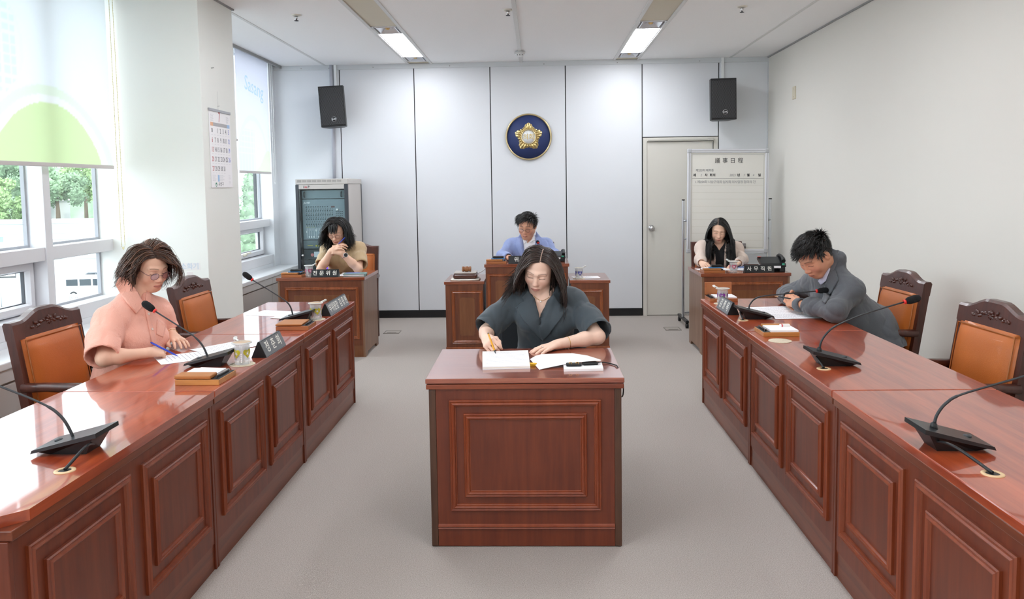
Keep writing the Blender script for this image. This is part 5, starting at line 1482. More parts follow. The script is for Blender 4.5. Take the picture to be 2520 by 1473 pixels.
def normals(V, F):
    n = np.cross(V[F[:, 2]] - V[F[:, 0]], V[F[:, 3]] - V[F[:, 1]]); N = np.zeros_like(V)
    for k in range(4): np.add.at(N, F[:, k], n)
    return N / (np.linalg.norm(N, axis=1)[:, None] + 1e-12)
def fold_noise(V, N, amp, sc, seed, stretch=(1, 1, 1)):
    st = np.array(stretch) * sc
    d = np.array([noise.noise(Vector((p[0] * st[0] + seed, p[1] * st[1], p[2] * st[2]))) for p in V])
    d2 = np.array([noise.noise(Vector((p[0] * st[0] * 2.3 + seed, p[2] * st[1] * 1.9, p[1] * st[2] * 2.3 + 7))) for p in V])
    r = np.clip(1 - np.abs(d) * 3.0, 0, 1) ** 1.5            # ridged: sharp creases between soft swells
    r2 = np.clip(1 - np.abs(d2) * 3.0, 0, 1) ** 1.5
    return V + N * (amp * (.4 - r) + amp * .45 * (.3 - r2))[:, None]

# ---------------------------------------------------------------- head, hands, arms
def head_frame(c, fdir, roll=0.):
    """columns: person's right, forward, up"""
    f = unit3(fdir); up = unit3(V3(0, 0, 1) - f * f[2]); x = np.cross(f, up)
    cr, sr = math.cos(roll), math.sin(roll)
    x2 = x * cr + up * sr; u2 = up * cr - x * sr
    return np.stack([x2, f, u2], 1), npv(c)
def add_head(P, R, c, s=1., male=False, nose=1., fw=1.):
    T = lambda x, y, z: c + R @ (V3(x, y, z) * s)
    E = lambda ctr, r, k, op='u', rot=None: P.ell(T(*ctr), np.array(r) * s, R if rot is None else R @ rot, k * s, op)
    C = lambda a, b, ra, rb, k, op='u': P.cap(T(*a), T(*b), ra * s, rb * s, k * s, None, op)
    E((0, -.018, .030), (.076, .094, .084), .01)
    E((0, .019, -.030), (.0665 * fw, .066, .078), .035)
    jw = .002 if male else 0
    E((0, .060, -.098), (.024 + jw, .020, .018), .03)
    for q in (-1, 1):
        C((q * (.050 + jw) * fw, .0, -.054), (q * .020 * fw, .054, -.098), .019 * fw, .015, .035)
        E((q * .035 * fw, .058, -.030), (.026 * fw, .019, .025), .035)                          # cheek
        C((q * .010, .082, .024), (q * .044, .066, .022), .009, .008, .016)           # brow ridge
        E((q * .0315, .094, .000), (.019, .012, .0125), .014, 's')                    # eye socket
        E((q * .0315, .0665, -.001), (.0165, .0165, .0125), .005)                     # closed lid
        C((q * .0165, .0825, -.0065), (q * .0465, .0735, -.0045), .0022, .0018, .003) # lash edge
        E((q * .0120 * nose, .0915, -.0375), (.0072, .0088, .0064), .007)             # nostril wing
        rt = np.array(Matrix.Rotation(q * .25, 3, 'Z'))
        E((q * .0775, -.012, -.010), (.0085, .0195, .031), .006, 'u', rt)             # ear
        E((q * .086, -.008, -.006), (.006, .010, .017), .004, 's', rt)
    C((0, .080, .012), (0, .098, -.031), .0062, .0090, .016)                          # nose
    E((0, .1005, -.033), (.0105 * nose, .0098, .0090), .007)
    E((0, .070, -.066), (.029, .026, .024), .02)                                      # muzzle
    for q in (-1, 1):
        C((q * .0225, .0845, -.0665), (q * .004, .0965, -.0620), .0030, .0048, .004)  # upper lip
        C((q * .0195, .0850, -.0695), (q * .004, .0945, -.0735), .0030, .0056, .004)  # lower lip
def face_colors(V, R, c, s, skin, lip, brow, hair, hairline, lash='3a2a26', blush=.5, part=None, browt=.0026):
    L = ((V - c) @ R) / s; x, y, z = L[:, 0], L[:, 1], L[:, 2]; ax_ = np.abs(x)
    col = np.tile(np.array(lin(skin)), (len(V), 1))
    hd = (np.hypot(np.hypot(x, y), z) < .15) & (y < .1105)
    def mixin(m, cc): 
        m = (np.clip(m, 0, 1) * hd)[:, None]; col[:] = col * (1 - m) + np.array(lin(cc)) * m
    g = lambda d, w: np.exp(-(d / w) ** 2)
    mixin(blush * .55 * g(np.hypot((ax_ - .042) / 1.2, z + .030), .022) * (y > .02), 'd98f7c')
    mixin(.35 * g(np.hypot(x, z + .038), .016) * (y > .08), 'd99480')
    lipm = (((x / .0245) ** 2 + ((z + .0675 + .0012) / .0100) ** 2) < 1) & (y > .074)
    mixin(lipm * .7, lip)
    mixin(((np.abs(z + .0682 + .0012 * (1 - (x / .02) ** 2)) < .0013) & (ax_ < .022) & (y > .07)) * .8, '6e3a36')
    tb = np.clip((ax_ - .010) / .042, 0, 1); bz = .0255 + .0042 * np.sin(tb * math.pi * .8) - .0035 * tb
    bm = np.clip(1.3 - np.abs(z - bz) / browt, 0, 1) * (ax_ > .011) * (ax_ < .051) * (y > .03)
    mixin(bm * .7, brow)
    lz = -.0065 + .0015 * ((ax_ - .0315) / .015) ** 2 + .0012
    mixin(np.clip(1.5 - np.abs(z - lz) / .0016, 0, 1) * (np.abs(ax_ - .032) < .0165) * (y > .05) * .9, lash)
    cz = .0055 - .002 * ((ax_ - .0315) / .015) ** 2
    mixin(np.clip(1.2 - np.abs(z - cz) / .0013, 0, 1) * (np.abs(ax_ - .0315) < .015) * (y > .05) * .35, '9a6a58')
    hm = hairline(x, y, z)
    if part is not None: hm = hm * (1 - .75 * g(x - part, .0022) * (z > .06) * (y > -.03))
    near = (np.hypot(np.hypot(x, y), z) < .145)
    mixin(hm * near, hair)
    return col
def std_hairline(low=.0, front=.084):
    def f(x, y, z):
        hl = front - 5.5 * np.clip(np.abs(x) - .035, 0, 1) ** 1.6 * 1.0
        fr = np.clip((z - hl) / .006, 0, 1) * (y > 0)
        side = np.clip((.030 - y) / .006, 0, 1) * np.clip((z - (-.015 - .9 * np.clip(-.0 - y, 0, 1))) / .01, 0, 1)
        return np.clip(np.maximum(fr * (np.abs(x) < .07), side) * ((z > -.085)), 0, 1) * (np.abs(x) < .0775 + .0)
    return f
def add_hand(P, W, f, n, s, sc=1., curls=None, spread=.12, thumb=None, k=.006):
    """W wrist, f to the knuckles, n out of the back of the hand, s to the thumb side"""
    W = npv(W); f = unit3(f); n = unit3(npv(n) - f * np.dot(npv(n), f)); s2 = np.cross(f, n); s = s2 if np.dot(s2, npv(s)) > 0 else -s2
    curls = curls or [(.25, .35, .25)] * 4
    P.cap(W - f * .01, W + f * .02 * sc, .021 * sc, .024 * sc, .02, (n, 1.25))
    offs = (.030, .0105, -.0095, -.0285); lens = (.94, 1.03, .97, .78); tips = []
    for i in range(4):
        K = W + (f * (.088 - .006 * abs(i - 1)) + s * offs[i] + n * (.004 - .003 * abs(i - 1.2))) * sc
        P.cap(W + (f * .018 + s * offs[i] * .55) * sc, K, .0135 * sc, .0105 * sc, .012)
        a = 0; p = K; sp = (offs[i] / .03) * spread
        for L, cu, r0, r1 in zip((.043, .027, .021), curls[i], (.0094, .0082, .0075), (.0083, .0076, .0062)):
            a += cu; d = unit3(f * math.cos(a) - n * math.sin(a) + s * sp * math.cos(a)); q = p + d * L * lens[i] * sc
            P.cap(p, q, r0 * sc, r1 * sc, k * .6); p = q
        tips.append(p)
    th = thumb or [(.75, .60, -.25), (.92, .25, -.25), (.98, -.05, -.2)]
    p = W + (f * .020 + s * .020 - n * .004) * sc
    for (a, b, c_), L, r0, r1 in zip(th, (.040, .034, .026), (.0150, .0105, .0092), (.0110, .0093, .0072)):
        d = unit3(f * a + s * b + n * c_); q = p + d * L * sc; P.cap(p, q, r0 * sc, r1 * sc, .010); p = q
    return tips, p
def box_of(pts, m, h):
    a = np.array([npv(p) for p in pts]); return (a.min(0) - m, a.max(0) + m, h)

# ---------------------------------------------------------------- hair
HEADC, HEADR = V3(0, -.016, .030), V3(.0785, .0965, .0875)
def grow_hair(name, parent, R, c, s, color, n, root, flow, length, vol, width=.0032, steps=14, seed=1, grav=.25, curl=0., curlf=9., face=.066, tone=.35, flip=None, thick=.45, wave=0., collide=None, lift=.12, extra=None, xp=0., curlmask=None):
    """locks of hair: every lock is a tapering three-sided ribbon that starts on the scalp and is kept outside head and face"""
    rg = np.random.default_rng(seed); g = R.T @ V3(0, 0, -1)
    dv = rg.normal(size=(n * 14, 3)); dv /= np.linalg.norm(dv, axis=1)[:, None]
    P0 = HEADC + HEADR * dv; ok = root(P0[:, 0], P0[:, 1], P0[:, 2], rg); dv = dv[ok][:n]; P0 = P0[ok][:n]; m = len(P0)
    un = lambda a: a / (np.linalg.norm(a, axis=1)[:, None] + 1e-9)
    dot = lambda a, b: (a * b).sum(1)[:, None]
    nrm = un(dv / HEADR); d = flow(P0[:, 0], P0[:, 1], P0[:, 2], rg)
    d = un(d - nrm * dot(d, nrm) * .9 + nrm * lift)
    L = length(P0[:, 0], P0[:, 1], P0[:, 2], rg); off = vol * rg.uniform(.03, 1., m) ** .8
    st = (L / steps)[:, None]; p = P0.copy(); pts = [P0 - nrm * .003]
    ph = rg.uniform(0, 6.28, m)
    cl = np.array([noise.noise(Vector(q * 26)) for q in P0]) * 9 + rg.normal(size=m) * .25   # neighbours curl together
    cdir = un(np.cross(d, nrm) + 1e-6)
    cm = np.ones(m) if curlmask is None else curlmask(P0[:, 0], P0[:, 1], P0[:, 2])
    sgn0 = np.where(P0[:, 0] > xp, 1., -1.)
    for i in range(steps):
        fr = (i + 1) / steps
        d = un(d * (1 - grav) + g[None] * grav)
        if flip is not None and fr > .6:
            outw = un(np.stack([p[:, 0], p[:, 1] + .03, 0 * p[:, 0]], 1)); d = un(d + outw * (flip(P0[:, 0], P0[:, 1], P0[:, 2]) * (fr - .6) / .4)[:, None])
        p = p + d * st + cdir * (cm * curl * fr * np.sin(cl + fr * curlf))[:, None] * st * 2
        if wave: p = p + un(np.cross(cdir, d)) * (cm * wave * fr * np.sin(cl * 1.3 + fr * curlf * 1.4))[:, None] * st * 2
        hr = HEADR[None] + (off * min(1, fr * 3))[:, None]
        e = (p - HEADC) / hr; q = np.linalg.norm(e, axis=1); ins = q < 1
        p[ins] = (HEADC + e / q[:, None] * hr)[ins]
        fm = face(p[:, 0], p[:, 1], p[:, 2]) if callable(face) else face
        bad = (p[:, 1] > -.01) & (p[:, 2] < .055) & (np.abs(p[:, 0]) < fm + off * .6)
        p[:, 0] = np.where(bad, sgn0 * (fm + off * .6), p[:, 0])
        if collide is not None: p = collide(p)
        pts.append(p.copy())
    P = np.stack(pts, 1); K = steps + 1
    T = np.empty_like(P); T[:, 1:-1] = P[:, 2:] - P[:, :-2]; T[:, 0] = P[:, 1] - P[:, 0]; T[:, -1] = P[:, -1] - P[:, -2]
    nn = lambda a: a / (np.linalg.norm(a, axis=2)[..., None] + 1e-9)
    T = nn(T); O = nn(P - HEADC); O = nn(O - T * (O * T).sum(2)[..., None]); S_ = np.cross(T, O)
    fr = np.linspace(0, 1, K); w = (1 - .85 * np.clip((fr - .5) / .5, 0, 1)); w[0] *= .6
    W_ = (width * rg.uniform(.6, 1.3, m))[:, None] * w[None]
    Vv = np.stack([P + S_ * W_[..., None], P + O * (W_ * thick)[..., None], P - S_ * W_[..., None]], 2)   # m,K,3,3
    ids = np.arange(m * K * 3).reshape(m, K, 3); F = []
    for a, b in ((0, 1), (1, 2), (2, 0)): F.append(np.stack([ids[:, :-1, a], ids[:, :-1, b], ids[:, 1:, b], ids[:, 1:, a]], -1).reshape(-1, 4))
    tn = 1 + tone * (rg.uniform(-1, 1, m) * .6 + np.clip(cl / 5, -1, 1) * .5)
    base = np.array(lin(color)); C_ = base[None] * np.clip(tn, .25, 2.2)[:, None]
    if extra is not None: C_ = extra(C_, P0, rg)
    C_ = np.repeat(C_[:, None], K * 3, 1).reshape(-1, 3)
    V = c + (Vv.reshape(-1, 3) * s) @ R.T
    return np_mesh(name, V, np.concatenate(F), HAIRM, parent, C_)
HAIRM = mat('hair', '201a18', .38, attr='Col', spec=.5, coat=.15, coat_rough=.3)
SKINM = mat('skin', 'd8a58a', .5, spec=.35, attr='Col', bump=.04, bscale=500)

# ---------------------------------------------------------------- patches of cloth laid on a garment
def bvh_of(V, F): return BVHTree.FromPolygons([tuple(v) for v in V], [tuple(f) for f in F])
def drape(name, poly_px, bvhs, m, parent, off=.004, thick=.003, cell=3., fallback=None, bulge=0.):
    """outline given in picture points is laid on the modelled cloth (first surface hit from the viewer) and gets its own thickness"""
    xs = [p[0] for p in poly_px]; ys = [p[1] for p in poly_px]
    pts = [Vector(p) for p in poly_px]; n = len(pts); bd = []
    for i in range(n):
        a, b = pts[i], pts[(i + 1) % n]; k = max(1, int((b - a).length / cell))
        for j in range(k): bd.append(a.lerp(b, j / k))
    edges = [(i, (i + 1) % len(bd)) for i in range(len(bd))]
    inn = []
    def inside(p):
        c = False; j = n - 1
        for i in range(n):
            if (pts[i].y > p[1]) != (pts[j].y > p[1]) and p[0] < (pts[j].x - pts[i].x) * (p[1] - pts[i].y) / (pts[j].y - pts[i].y + 1e-12) + pts[i].x: c = not c
            j = i
        return c
    y = min(ys) + cell / 2
    while y < max(ys):
        x = min(xs) + cell / 2
        while x < max(xs):
            if inside((x, y)) and min((b - Vector((x, y))).length for b in bd) > cell * .5: inn.append(Vector((x, y)))
            x += cell
        y += cell
    res = delaunay_2d_cdt(bd + inn, edges, [], 1, 1e-4)
    P2, Fc = res[0], res[2]
    o = Vector((0, 0, CAMH)); W3 = []; bad = []
    for i, p in enumerate(P2):
        d = Vector(ray(p[0], p[1])).normalized(); best = None
        for b in bvhs:
            h = b.ray_cast(o, d)
            if h[0] is not None and (best is None or h[3] < best[3]): best = h
        if best is None: W3.append(None); bad.append(i)
        else:
            nn = best[1]; nn = nn if nn.dot(d) < 0 else -nn
            W3.append([best[0], nn])
    ds = sorted((w[0] - o).length for w in W3 if w is not None)
    if ds:
        md_ = ds[len(ds) // 3]
        for i in range(len(P2)):
            if W3[i] is not None and (W3[i][0] - o).length > md_ + .045: W3[i] = None; bad.append(i)
    good = [i for i in range(len(P2)) if W3[i] is not None]
    if not good: return None
    for i in bad:
        j = min(good, key=lambda q: (P2[q] - P2[i]).length); d = Vector(ray(P2[i][0], P2[i][1])).normalized()
        t = (W3[j][0] - o).length; W3[i] = [o + d * t, W3[j][1]]
    nb = [[] for _ in P2]
    for f in Fc:
        for a in range(len(f)): nb[f[a]].append(f[a - 1]); nb[f[a - 1]].append(f[a])
    N = [w[1].copy() for w in W3]
    for _ in range(3):
        N = [sum((N[j] for j in nb[i]), N[i] * 1.0).normalized() if nb[i] else N[i] for i in range(len(N))]
    V = [W3[i][0] + N[i] * off for i in range(len(P2))]
    for _ in range(2):
        V = [(sum((V[j] for j in nb[i]), Vector()) / len(nb[i])).lerp(V[i], .5) if nb[i] and i >= len(bd) else V[i] for i in range(len(V))]
    K = len(V); vs = [tuple(v + N[i] * thick) for i, v in enumerate(V)] + [tuple(v - N[i] * (off * .9)) for i, v in enumerate(V)]
    fs = [tuple(f) for f in Fc] + [tuple(q + K for q in reversed(f)) for f in Fc]
    cnt = {}
    for f in Fc:
        for a in range(len(f)):
            e = (f[a], f[(a + 1) % len(f)]); cnt[e] = 1
    for (a, b) in list(cnt):
        if (b, a) not in cnt: fs.append((b, a, a + K, b + K))
    return obj(name, MB().add(vs, fs, True), m, parent)
# ---------------------------------------------------------------- shared body builder
def frame3(x, f):
    x = unit3(x); f = unit3(npv(f) - x * np.dot(npv(f), x)); return np.stack([x, f, np.cross(x, f)], 1)
class J: pass
def joints(N, C, H, sR, sL, eR, eL, wR, wL, f):
    j = J()
    for k, v in dict(N=N, C=C, H=H, sR=sR, sL=sL, eR=eR, eL=eL, wR=wR, wL=wL, f=f).items(): setattr(j, k, npv(v))
    j.f = unit3(j.f); j.x = unit3(j.sL - j.sR); j.R3 = frame3(j.x, j.f); return j
def torso(P, j, inf=0., bust=0., k=.05, girth=1.):
    hw = np.linalg.norm(j.sL - j.sR) / 2
    P.ell(j.C, (hw * .86 + inf, .108 * girth + inf, .17 + inf), j.R3, k)
    P.cap(j.C - V3(0, 0, .05), j.H, .118 * girth + inf, .138 * girth + inf, .06, (j.f, 1.28))
    P.ell(j.H, (.175 * girth + inf, .135 * girth + inf, .12 + inf), j.R3, .05)
    for S_ in (j.sR, j.sL):
        P.cap(j.N - V3(0, 0, .045), S_, .040 + inf, .050 + inf, .06)
    if bust:
        for s in (-1, 1): P.ell(j.C + j.x * s * .075 + j.f * (.085 + inf * .6) - V3(0, 0, .01), (.062 + inf * .4, .045 + inf * .3, .062 + inf * .4), j.R3, .05)
def arms_skin(P, j, fat=1.):
    for S_, E_, W_ in ((j.sR, j.eR, j.wR), (j.sL, j.eL, j.wL)):
        P.cap(S_, E_, .050 * fat, .040 * fat, .03)
        m = E_ + (W_ - E_) * .35
        P.cap(E_, m, .039 * fat, .038 * fat, .02); P.cap(m, W_, .038 * fat, .0255 * fat, .02)
def sleeve(P, pts, rad, k=.03, open_=True, cutk=.004):
    pts = [npv(p) for p in pts]
    for i in range(len(pts) - 1): P.cap(pts[i], pts[i + 1], rad[i], rad[i + 1], k if i else .01)
    if open_:
        d = unit3(pts[-1] - pts[-2]); r = rad[-1]; R2 = r * 1.6
        P.cap(pts[-1] + d * R2, pts[-1] + d * (R2 + .05), R2, R2, cutk, None, 's')
        P.cap(pts[-1] - d * .03, pts[-1] + d * .05, r - .014, r - .011, .003, None, 's')
def vcut(P, A, B, Cb, f, back, k=.005):
    """cut a V (A, B top corners on either side, Cb the point) through the front layer of a garment"""
    A, B, Cb, f, back = [npv(q) for q in (A, B, Cb, f, back)]; ctr = (A + B) / 2 + V3(0, 0, .05)
    pl = []
    for a, b in ((A, Cb), (B, Cb)):
        n = np.cross(b - a, f); n = unit3(n)
        if np.dot(ctr - a, n) > 0: n = -n
        pl.append((n, np.dot(n, a)))
    pl.append((-f, np.dot(-f, back)))
    P.planes(pl, k)
def legs(P, j, k=.04):
    fl = unit3(V3(j.f[0], j.f[1], 0))
    P.ell(j.H, (.172, .135, .115), j.R3, .03)
    for s in (-1, 1):
        h = j.H + j.x * s * .085 - V3(0, 0, .02); kn = V3(*(h + fl * .36 + j.x * s * .02)); kn[2] = .50
        an = kn + fl * .02; an[2] = .10
        P.cap(h, kn, .082, .062, k); P.cap(kn, an, .060, .045, .02)
def lower_body(t, j, color):
    P = Prims(); legs(P, j)
    lo = np.minimum(j.H - .3, j.H + j.f * .5 - .3); hi = np.maximum(j.H + .3, j.H + j.f * .5 + .3); lo[2] = .02; hi[2] = j.H[2] + .16
    V, F = sculpt(P, [(lo, hi, .014)], 1); np_mesh('trousers', V, F, mat('cloth' + color, color, .85), t)
    fl = unit3(V3(j.f[0], j.f[1], 0))
    for s in (-1, 1):
        a = j.H + j.x * s * .105 + fl * .36; a[2] = .045
        Q = Prims(); Q.cap(a, a + fl * .15, .042, .036, .01, (V3(0, 0, 1), 1.15)); Q.cap(a + V3(0, 0, .02), a + V3(0, 0, .06), .040, .040, .02)
        V, F = sculpt(Q, [box_of([a, a + fl * .15], .09, .009)], 1); V[:, 2] = np.maximum(V[:, 2], .001)
        np_mesh('shoe', V, F, mat('shoe_black', '1a1a1c', .35), t)
def torso_box(j, h=.014):
    return box_of([j.N, j.C, j.H, j.sR, j.sL, j.eR, j.eL, j.wR, j.wL], .17, h)
def skin_mesh(t, P, boxes, colf, it=1):
    V, F = sculpt(P, boxes, it); print('BODY', len(F)); return np_mesh('body', V, F, SKINM, t, colf(V)), V, F
def garment(t, name, P, box, m, seed, amp=.004, sc=9., st=(1, 1, 1), it=2, more=()):
    V, F = sculpt(P, [box] + list(more), it); N = normals(V, F)
    if amp: V = fold_noise(V, N, amp, sc, seed, st)
    o = np_mesh(name, V, F, m, t); return o, bvh_of(V, F)
def glasses(t, R, c, s, m, lens=True, rad=(.0215, .0185), rim=.0011, lm=None):
    """round spectacles: two rims, bridge and temples"""
    T = lambda x, y, z: c + R @ (V3(x, y, z) * s)
    g = bpy.data.objects.new('glasses', None); 
    mb = MB()
    for q in (-1, 1):
        pts = [T(q * .0325 + rad[0] * math.cos(w), .098 - .05 * (rad[0] * math.cos(w) * q + .01) * .9, -.008 + rad[1] * math.sin(w)) for w in [2 * PI * k / 28 for k in range(28)]]
        mb.tube([Vector(p) for p in pts], rim * s, 6, closed=True)
        mb.tube([Vector(T(q * .0535, .094, -.002)), Vector(T(q * .068, .078, .0)), Vector(T(q * .0775, .02, .002)), Vector(T(q * .0805, -.012, .004))], rim * s, 6)
    mb.tube([Vector(T(-.0115, .099, -.004)), Vector(T(-.004, .106, -.001)), Vector(T(.004, .106, -.001)), Vector(T(.0115, .099, -.004))], rim * s, 6)
    fr = obj('glasses', mb, m, t)
    for q in (-1, 1):
        ml = MB(); w_ = [2 * PI * k / 28 for k in range(28)]
        P0 = [T(q * .0325 + rad[0] * math.cos(w), .098 - .05 * (rad[0] * math.cos(w) * q + .01) * .9, -.008 + rad[1] * math.sin(w)) for w in w_]
        P1 = [p - R[:, 1] * .001 * s for p in P0]; ml.add(P0 + P1, [tuple(range(28)), tuple(range(55, 27, -1))] + [(i, (i + 1) % 28, 28 + (i + 1) % 28, 28 + i) for i in range(28)])
        obj('lens', ml, lm or glass('lens_glass', (.96, .96, .97), .12), fr)
    return fr
def pen(name, label, cat, tip, d, L, r, m, mtip, extra=None):
    """pen or pencil from its tip along d"""
    tip = Vector(npv(tip)); d = Vector(unit3(d)); t = thing(name, label, cat, tuple(tip))
    obj('point', MB().tube([Vector((0, 0, 0)), d * .010, d * .022], [.0006, r * .6, r * .95], 10), mtip, t)
    obj('barrel', MB().tube([d * .0221, d * (L - .008)], r, 10), m, t)
    obj('cap', MB().tube([d * (L - .0079), d * L], [r * .95, r * .6], 10), extra or m, t)
    return t
def onskin(bv, px, py):
    d = Vector(ray(px, py)).normalized(); h = bv.ray_cast(Vector((0, 0, CAMH)), d); return h[0], h[1]
def base_of(p): return (float(p[0]), float(p[1]), 0.)
def person(label, j): return thing('person', label, 'person', (0, 0, 0))

# ================================================================== 1. the person writing at the middle desk
def person_middle():
    j = joints(N=(.035, 4.20, 1.000), C=(.04, 4.22, .865), H=(.03, 4.31, .54), sR=(-.112, 4.225, .945), sL=(.182, 4.225, .938),
               eR=(-.272, 4.10, .802), eL=(.300, 4.00, .790), wR=(-.262, 3.925, .800), wL=(.095, 3.905, .772), f=(-.02, -1, 0))
    t = person('person with shoulder-length dark brown hair and slate jacket writing at the middle desk', j)
    s = .98; R, c = head_frame(at_y(1327, 661, 4.135), (-.20, -.80, -.47), .17)
    P = Prims(); add_head(P, R, c, s, nose=1.0, fw=.96)
    P.cap(c + R @ V3(0, -.03, -.06), j.N + V3(0, 0, -.01), .050, .052, .03)
    torso(P, j, 0, .8); arms_skin(P, j, .93)
    # right hand holds the pencil, left hand lies on the pad
    tipR, thR = add_hand(P, j.wR, V3(.22, -.90, -.10), V3(-.60, -.15, .75), V3(.8, .1, .5), .93, [(.85, .95, .5), (.95, 1.0, .5), (1.05, 1.05, .5), (1.15, 1.05, .5)], .05, [(.75, .55, -.35), (.95, .05, -.4), (.85, -.25, -.45)])
    tipL, thL = add_hand(P, j.wL, V3(-.78, -.60, -.10), V3(-.05, -.12, 1), V3(-.5, .8, 0), .95, [(.12, .22, .15)] * 4, .10, [(.7, .62, -.25), (.95, .2, -.2), (.98, 0, -.1)])
    hl = std_hairline()
    colf = lambda V: face_colors(V, R, c, s, 'efcab5', 'c67c74', '7a5b4e', '2c211e', hl, part=-.012)
    hb = (c - .125, c + .125, .0021)
    boxes = [torso_box(j), hb,  box_of([j.wR] + tipR, .03, .0034), box_of([j.wL] + tipL, .03, .0034), box_of([j.eR, j.wR, j.eL, j.wL], .045, .007)]
    body, V, F = skin_mesh(t, P, boxes, colf); bvS = bvh_of(V, F)
    # jacket with wide half sleeves
    JK = mat('jacket_slate', '3c464d', .75, bump=.2, bscale=600, sheen=.2)
    G = Prims()
    sleeve(G, [j.sR + V3(0, 0, -.01), j.sR + (j.eR - j.sR) * .5 + V3(-.015, .0, 0), j.eR + V3(.004, .0, .022)], [.062, .068, .074])
    sleeve(G, [j.sL + V3(0, 0, -.01), j.sL + (j.eL - j.sL) * .5 + V3(.02, .0, 0), j.eL + V3(-.004, .03, .028)], [.062, .070, .078])
    torso(G, j, .022, .9)
    A, B, Cb = at_y(1309, 715, 4.1), at_y(1362, 722, 4.1), at_y(1327, 806, 4.1)
    G.cap(j.N + V3(0, -.0, .005), j.N + V3(0, -.03, .15), .058, .075, .01, None, 's')
    vcut(G, A, B, Cb, (0, -1, 0), (0, 4.20, 0))
    lo, hi = j.C - V3(.46, .35, .42), j.C + V3(.44, .25, .22)
    jk, bvJ = garment(t, 'jacket', G, (lo, hi, .0055), JK, 3, .0055, 8, (1, 1, .5))
    L1 = [(1300, 716), (1284, 732), (1290, 742), (1268, 756), (1290, 790), (1318, 818), (1337, 837), (1342, 828), (1330, 802), (1322, 768), (1314, 735)]
    L2 = [(1362, 724), (1376, 748), (1396, 761), (1372, 795), (1337, 836), (1328, 822), (1324, 803), (1337, 770), (1350, 742)]
    drape('lapel', L1, [bvJ], JK, jk, .005, .004); drape('lapel', L2, [bvJ], JK, jk, .006, .004)
    drape('camisole', [(1322, 791), (1333, 790), (1327, 808)], [bvS], mat('camisole', 'ddd6d4', .8), t, .004, .001, 2)
    # necklace, bracelet, rings
    pts = [onskin(bvS, x, y) for x, y in ((1314, 727), (1322, 734), (1331, 739), (1341, 737), (1351, 731))]
    pts = [p[0] + p[1] * .002 for p in pts if p[0] is not None]
    if len(pts) > 2: 
        nk = obj('necklace', MB().tube(bez(pts, 5), .0009, 5), mat('gold', 'd9a94e', .2, 1.), t)
        obj('pendant', MB().lathe([(0, -.005), (.006, 0), (0, .005)], 8, tuple(pts[len(pts) // 2] + Vector((0, -.004, -.004)))), mat('pearl', 'f0ece8', .2), nk)
    d = unit3(j.wL - j.eL); q = j.wL - d * .055
    x1 = unit3(np.cross(d, V3(0, 0, 1))); x2 = np.cross(d, x1)
    br = obj('bracelet', MB().tube([Vector(q + (x1 * math.cos(w) + x2 * math.sin(w)) * .0325) for w in [2 * PI * k / 24 for k in range(24)]], .0012, 5, closed=True), mat('gold', 'd9a94e'), t)
    for k, w in enumerate((-.6, -.2, .25)):
        obj('charm', MB().lathe([(0, -.005), (.005, 0), (0, .005)], 8, tuple(q + (x1 * math.cos(w + PI / 2) + x2 * math.sin(w + PI / 2)) * .035)), mat('pearl', 'f0ece8'), br)
    Kn = j.wL + unit3(V3(-.78, -.60, -.10)) * .098
    obj('ring', MB().tube([Vector(Kn + (V3(.6, -.78, 0) * math.cos(w) + V3(0, 0, 1) * math.sin(w)) * .0105) for w in [2 * PI * k / 18 for k in range(18)]], .0013, 5, closed=True), CHROME, t)
    # hair: parted, falling to the shoulders, covering one cheek
    xp = -.012
    root = lambda x, y, z, rg: hl(x, y, z) > .3
    def flow(x, y, z, rg):
        k = np.clip((z - .01) / .07, 0, 1); sg = np.where(x > xp, 1.3, -1.3) * k
        return np.stack([sg, -.30 + rg.uniform(-.12, .12, len(x)), -.9 * (1 - k) + .1], 1)
    length = lambda x, y, z, rg: .255 + .05 * rg.random(len(x)) - .55 * np.clip(.08 - z, 0, 1) + .05 * (x < xp)
    face = lambda x, y, z: np.where((x < 0) & (z < .03), .034, .066)
    flip = lambda x, y, z: np.where(x > 0, .9, -.25)
    grow_hair('hair', t, R, c, s, '32231d', 2500, root, flow, length, .026, .0031, 13, 5, .24, .55, 7., face, .5, flip, xp=xp)
    lower_body(t, j, '2a2d31')
    gtip = at_z(1220, 870, ZT + .015)
    pen('pencil', 'yellow mechanical pencil in the hand of the person at the middle desk', 'pencil', gtip, at_y(1196, 806, 3.90) - gtip, .150, .0045, mat('pencil_yellow', 'e8a21e', .35), mat('pencil_tip', '3a3d42', .4), BLACK)
    return t
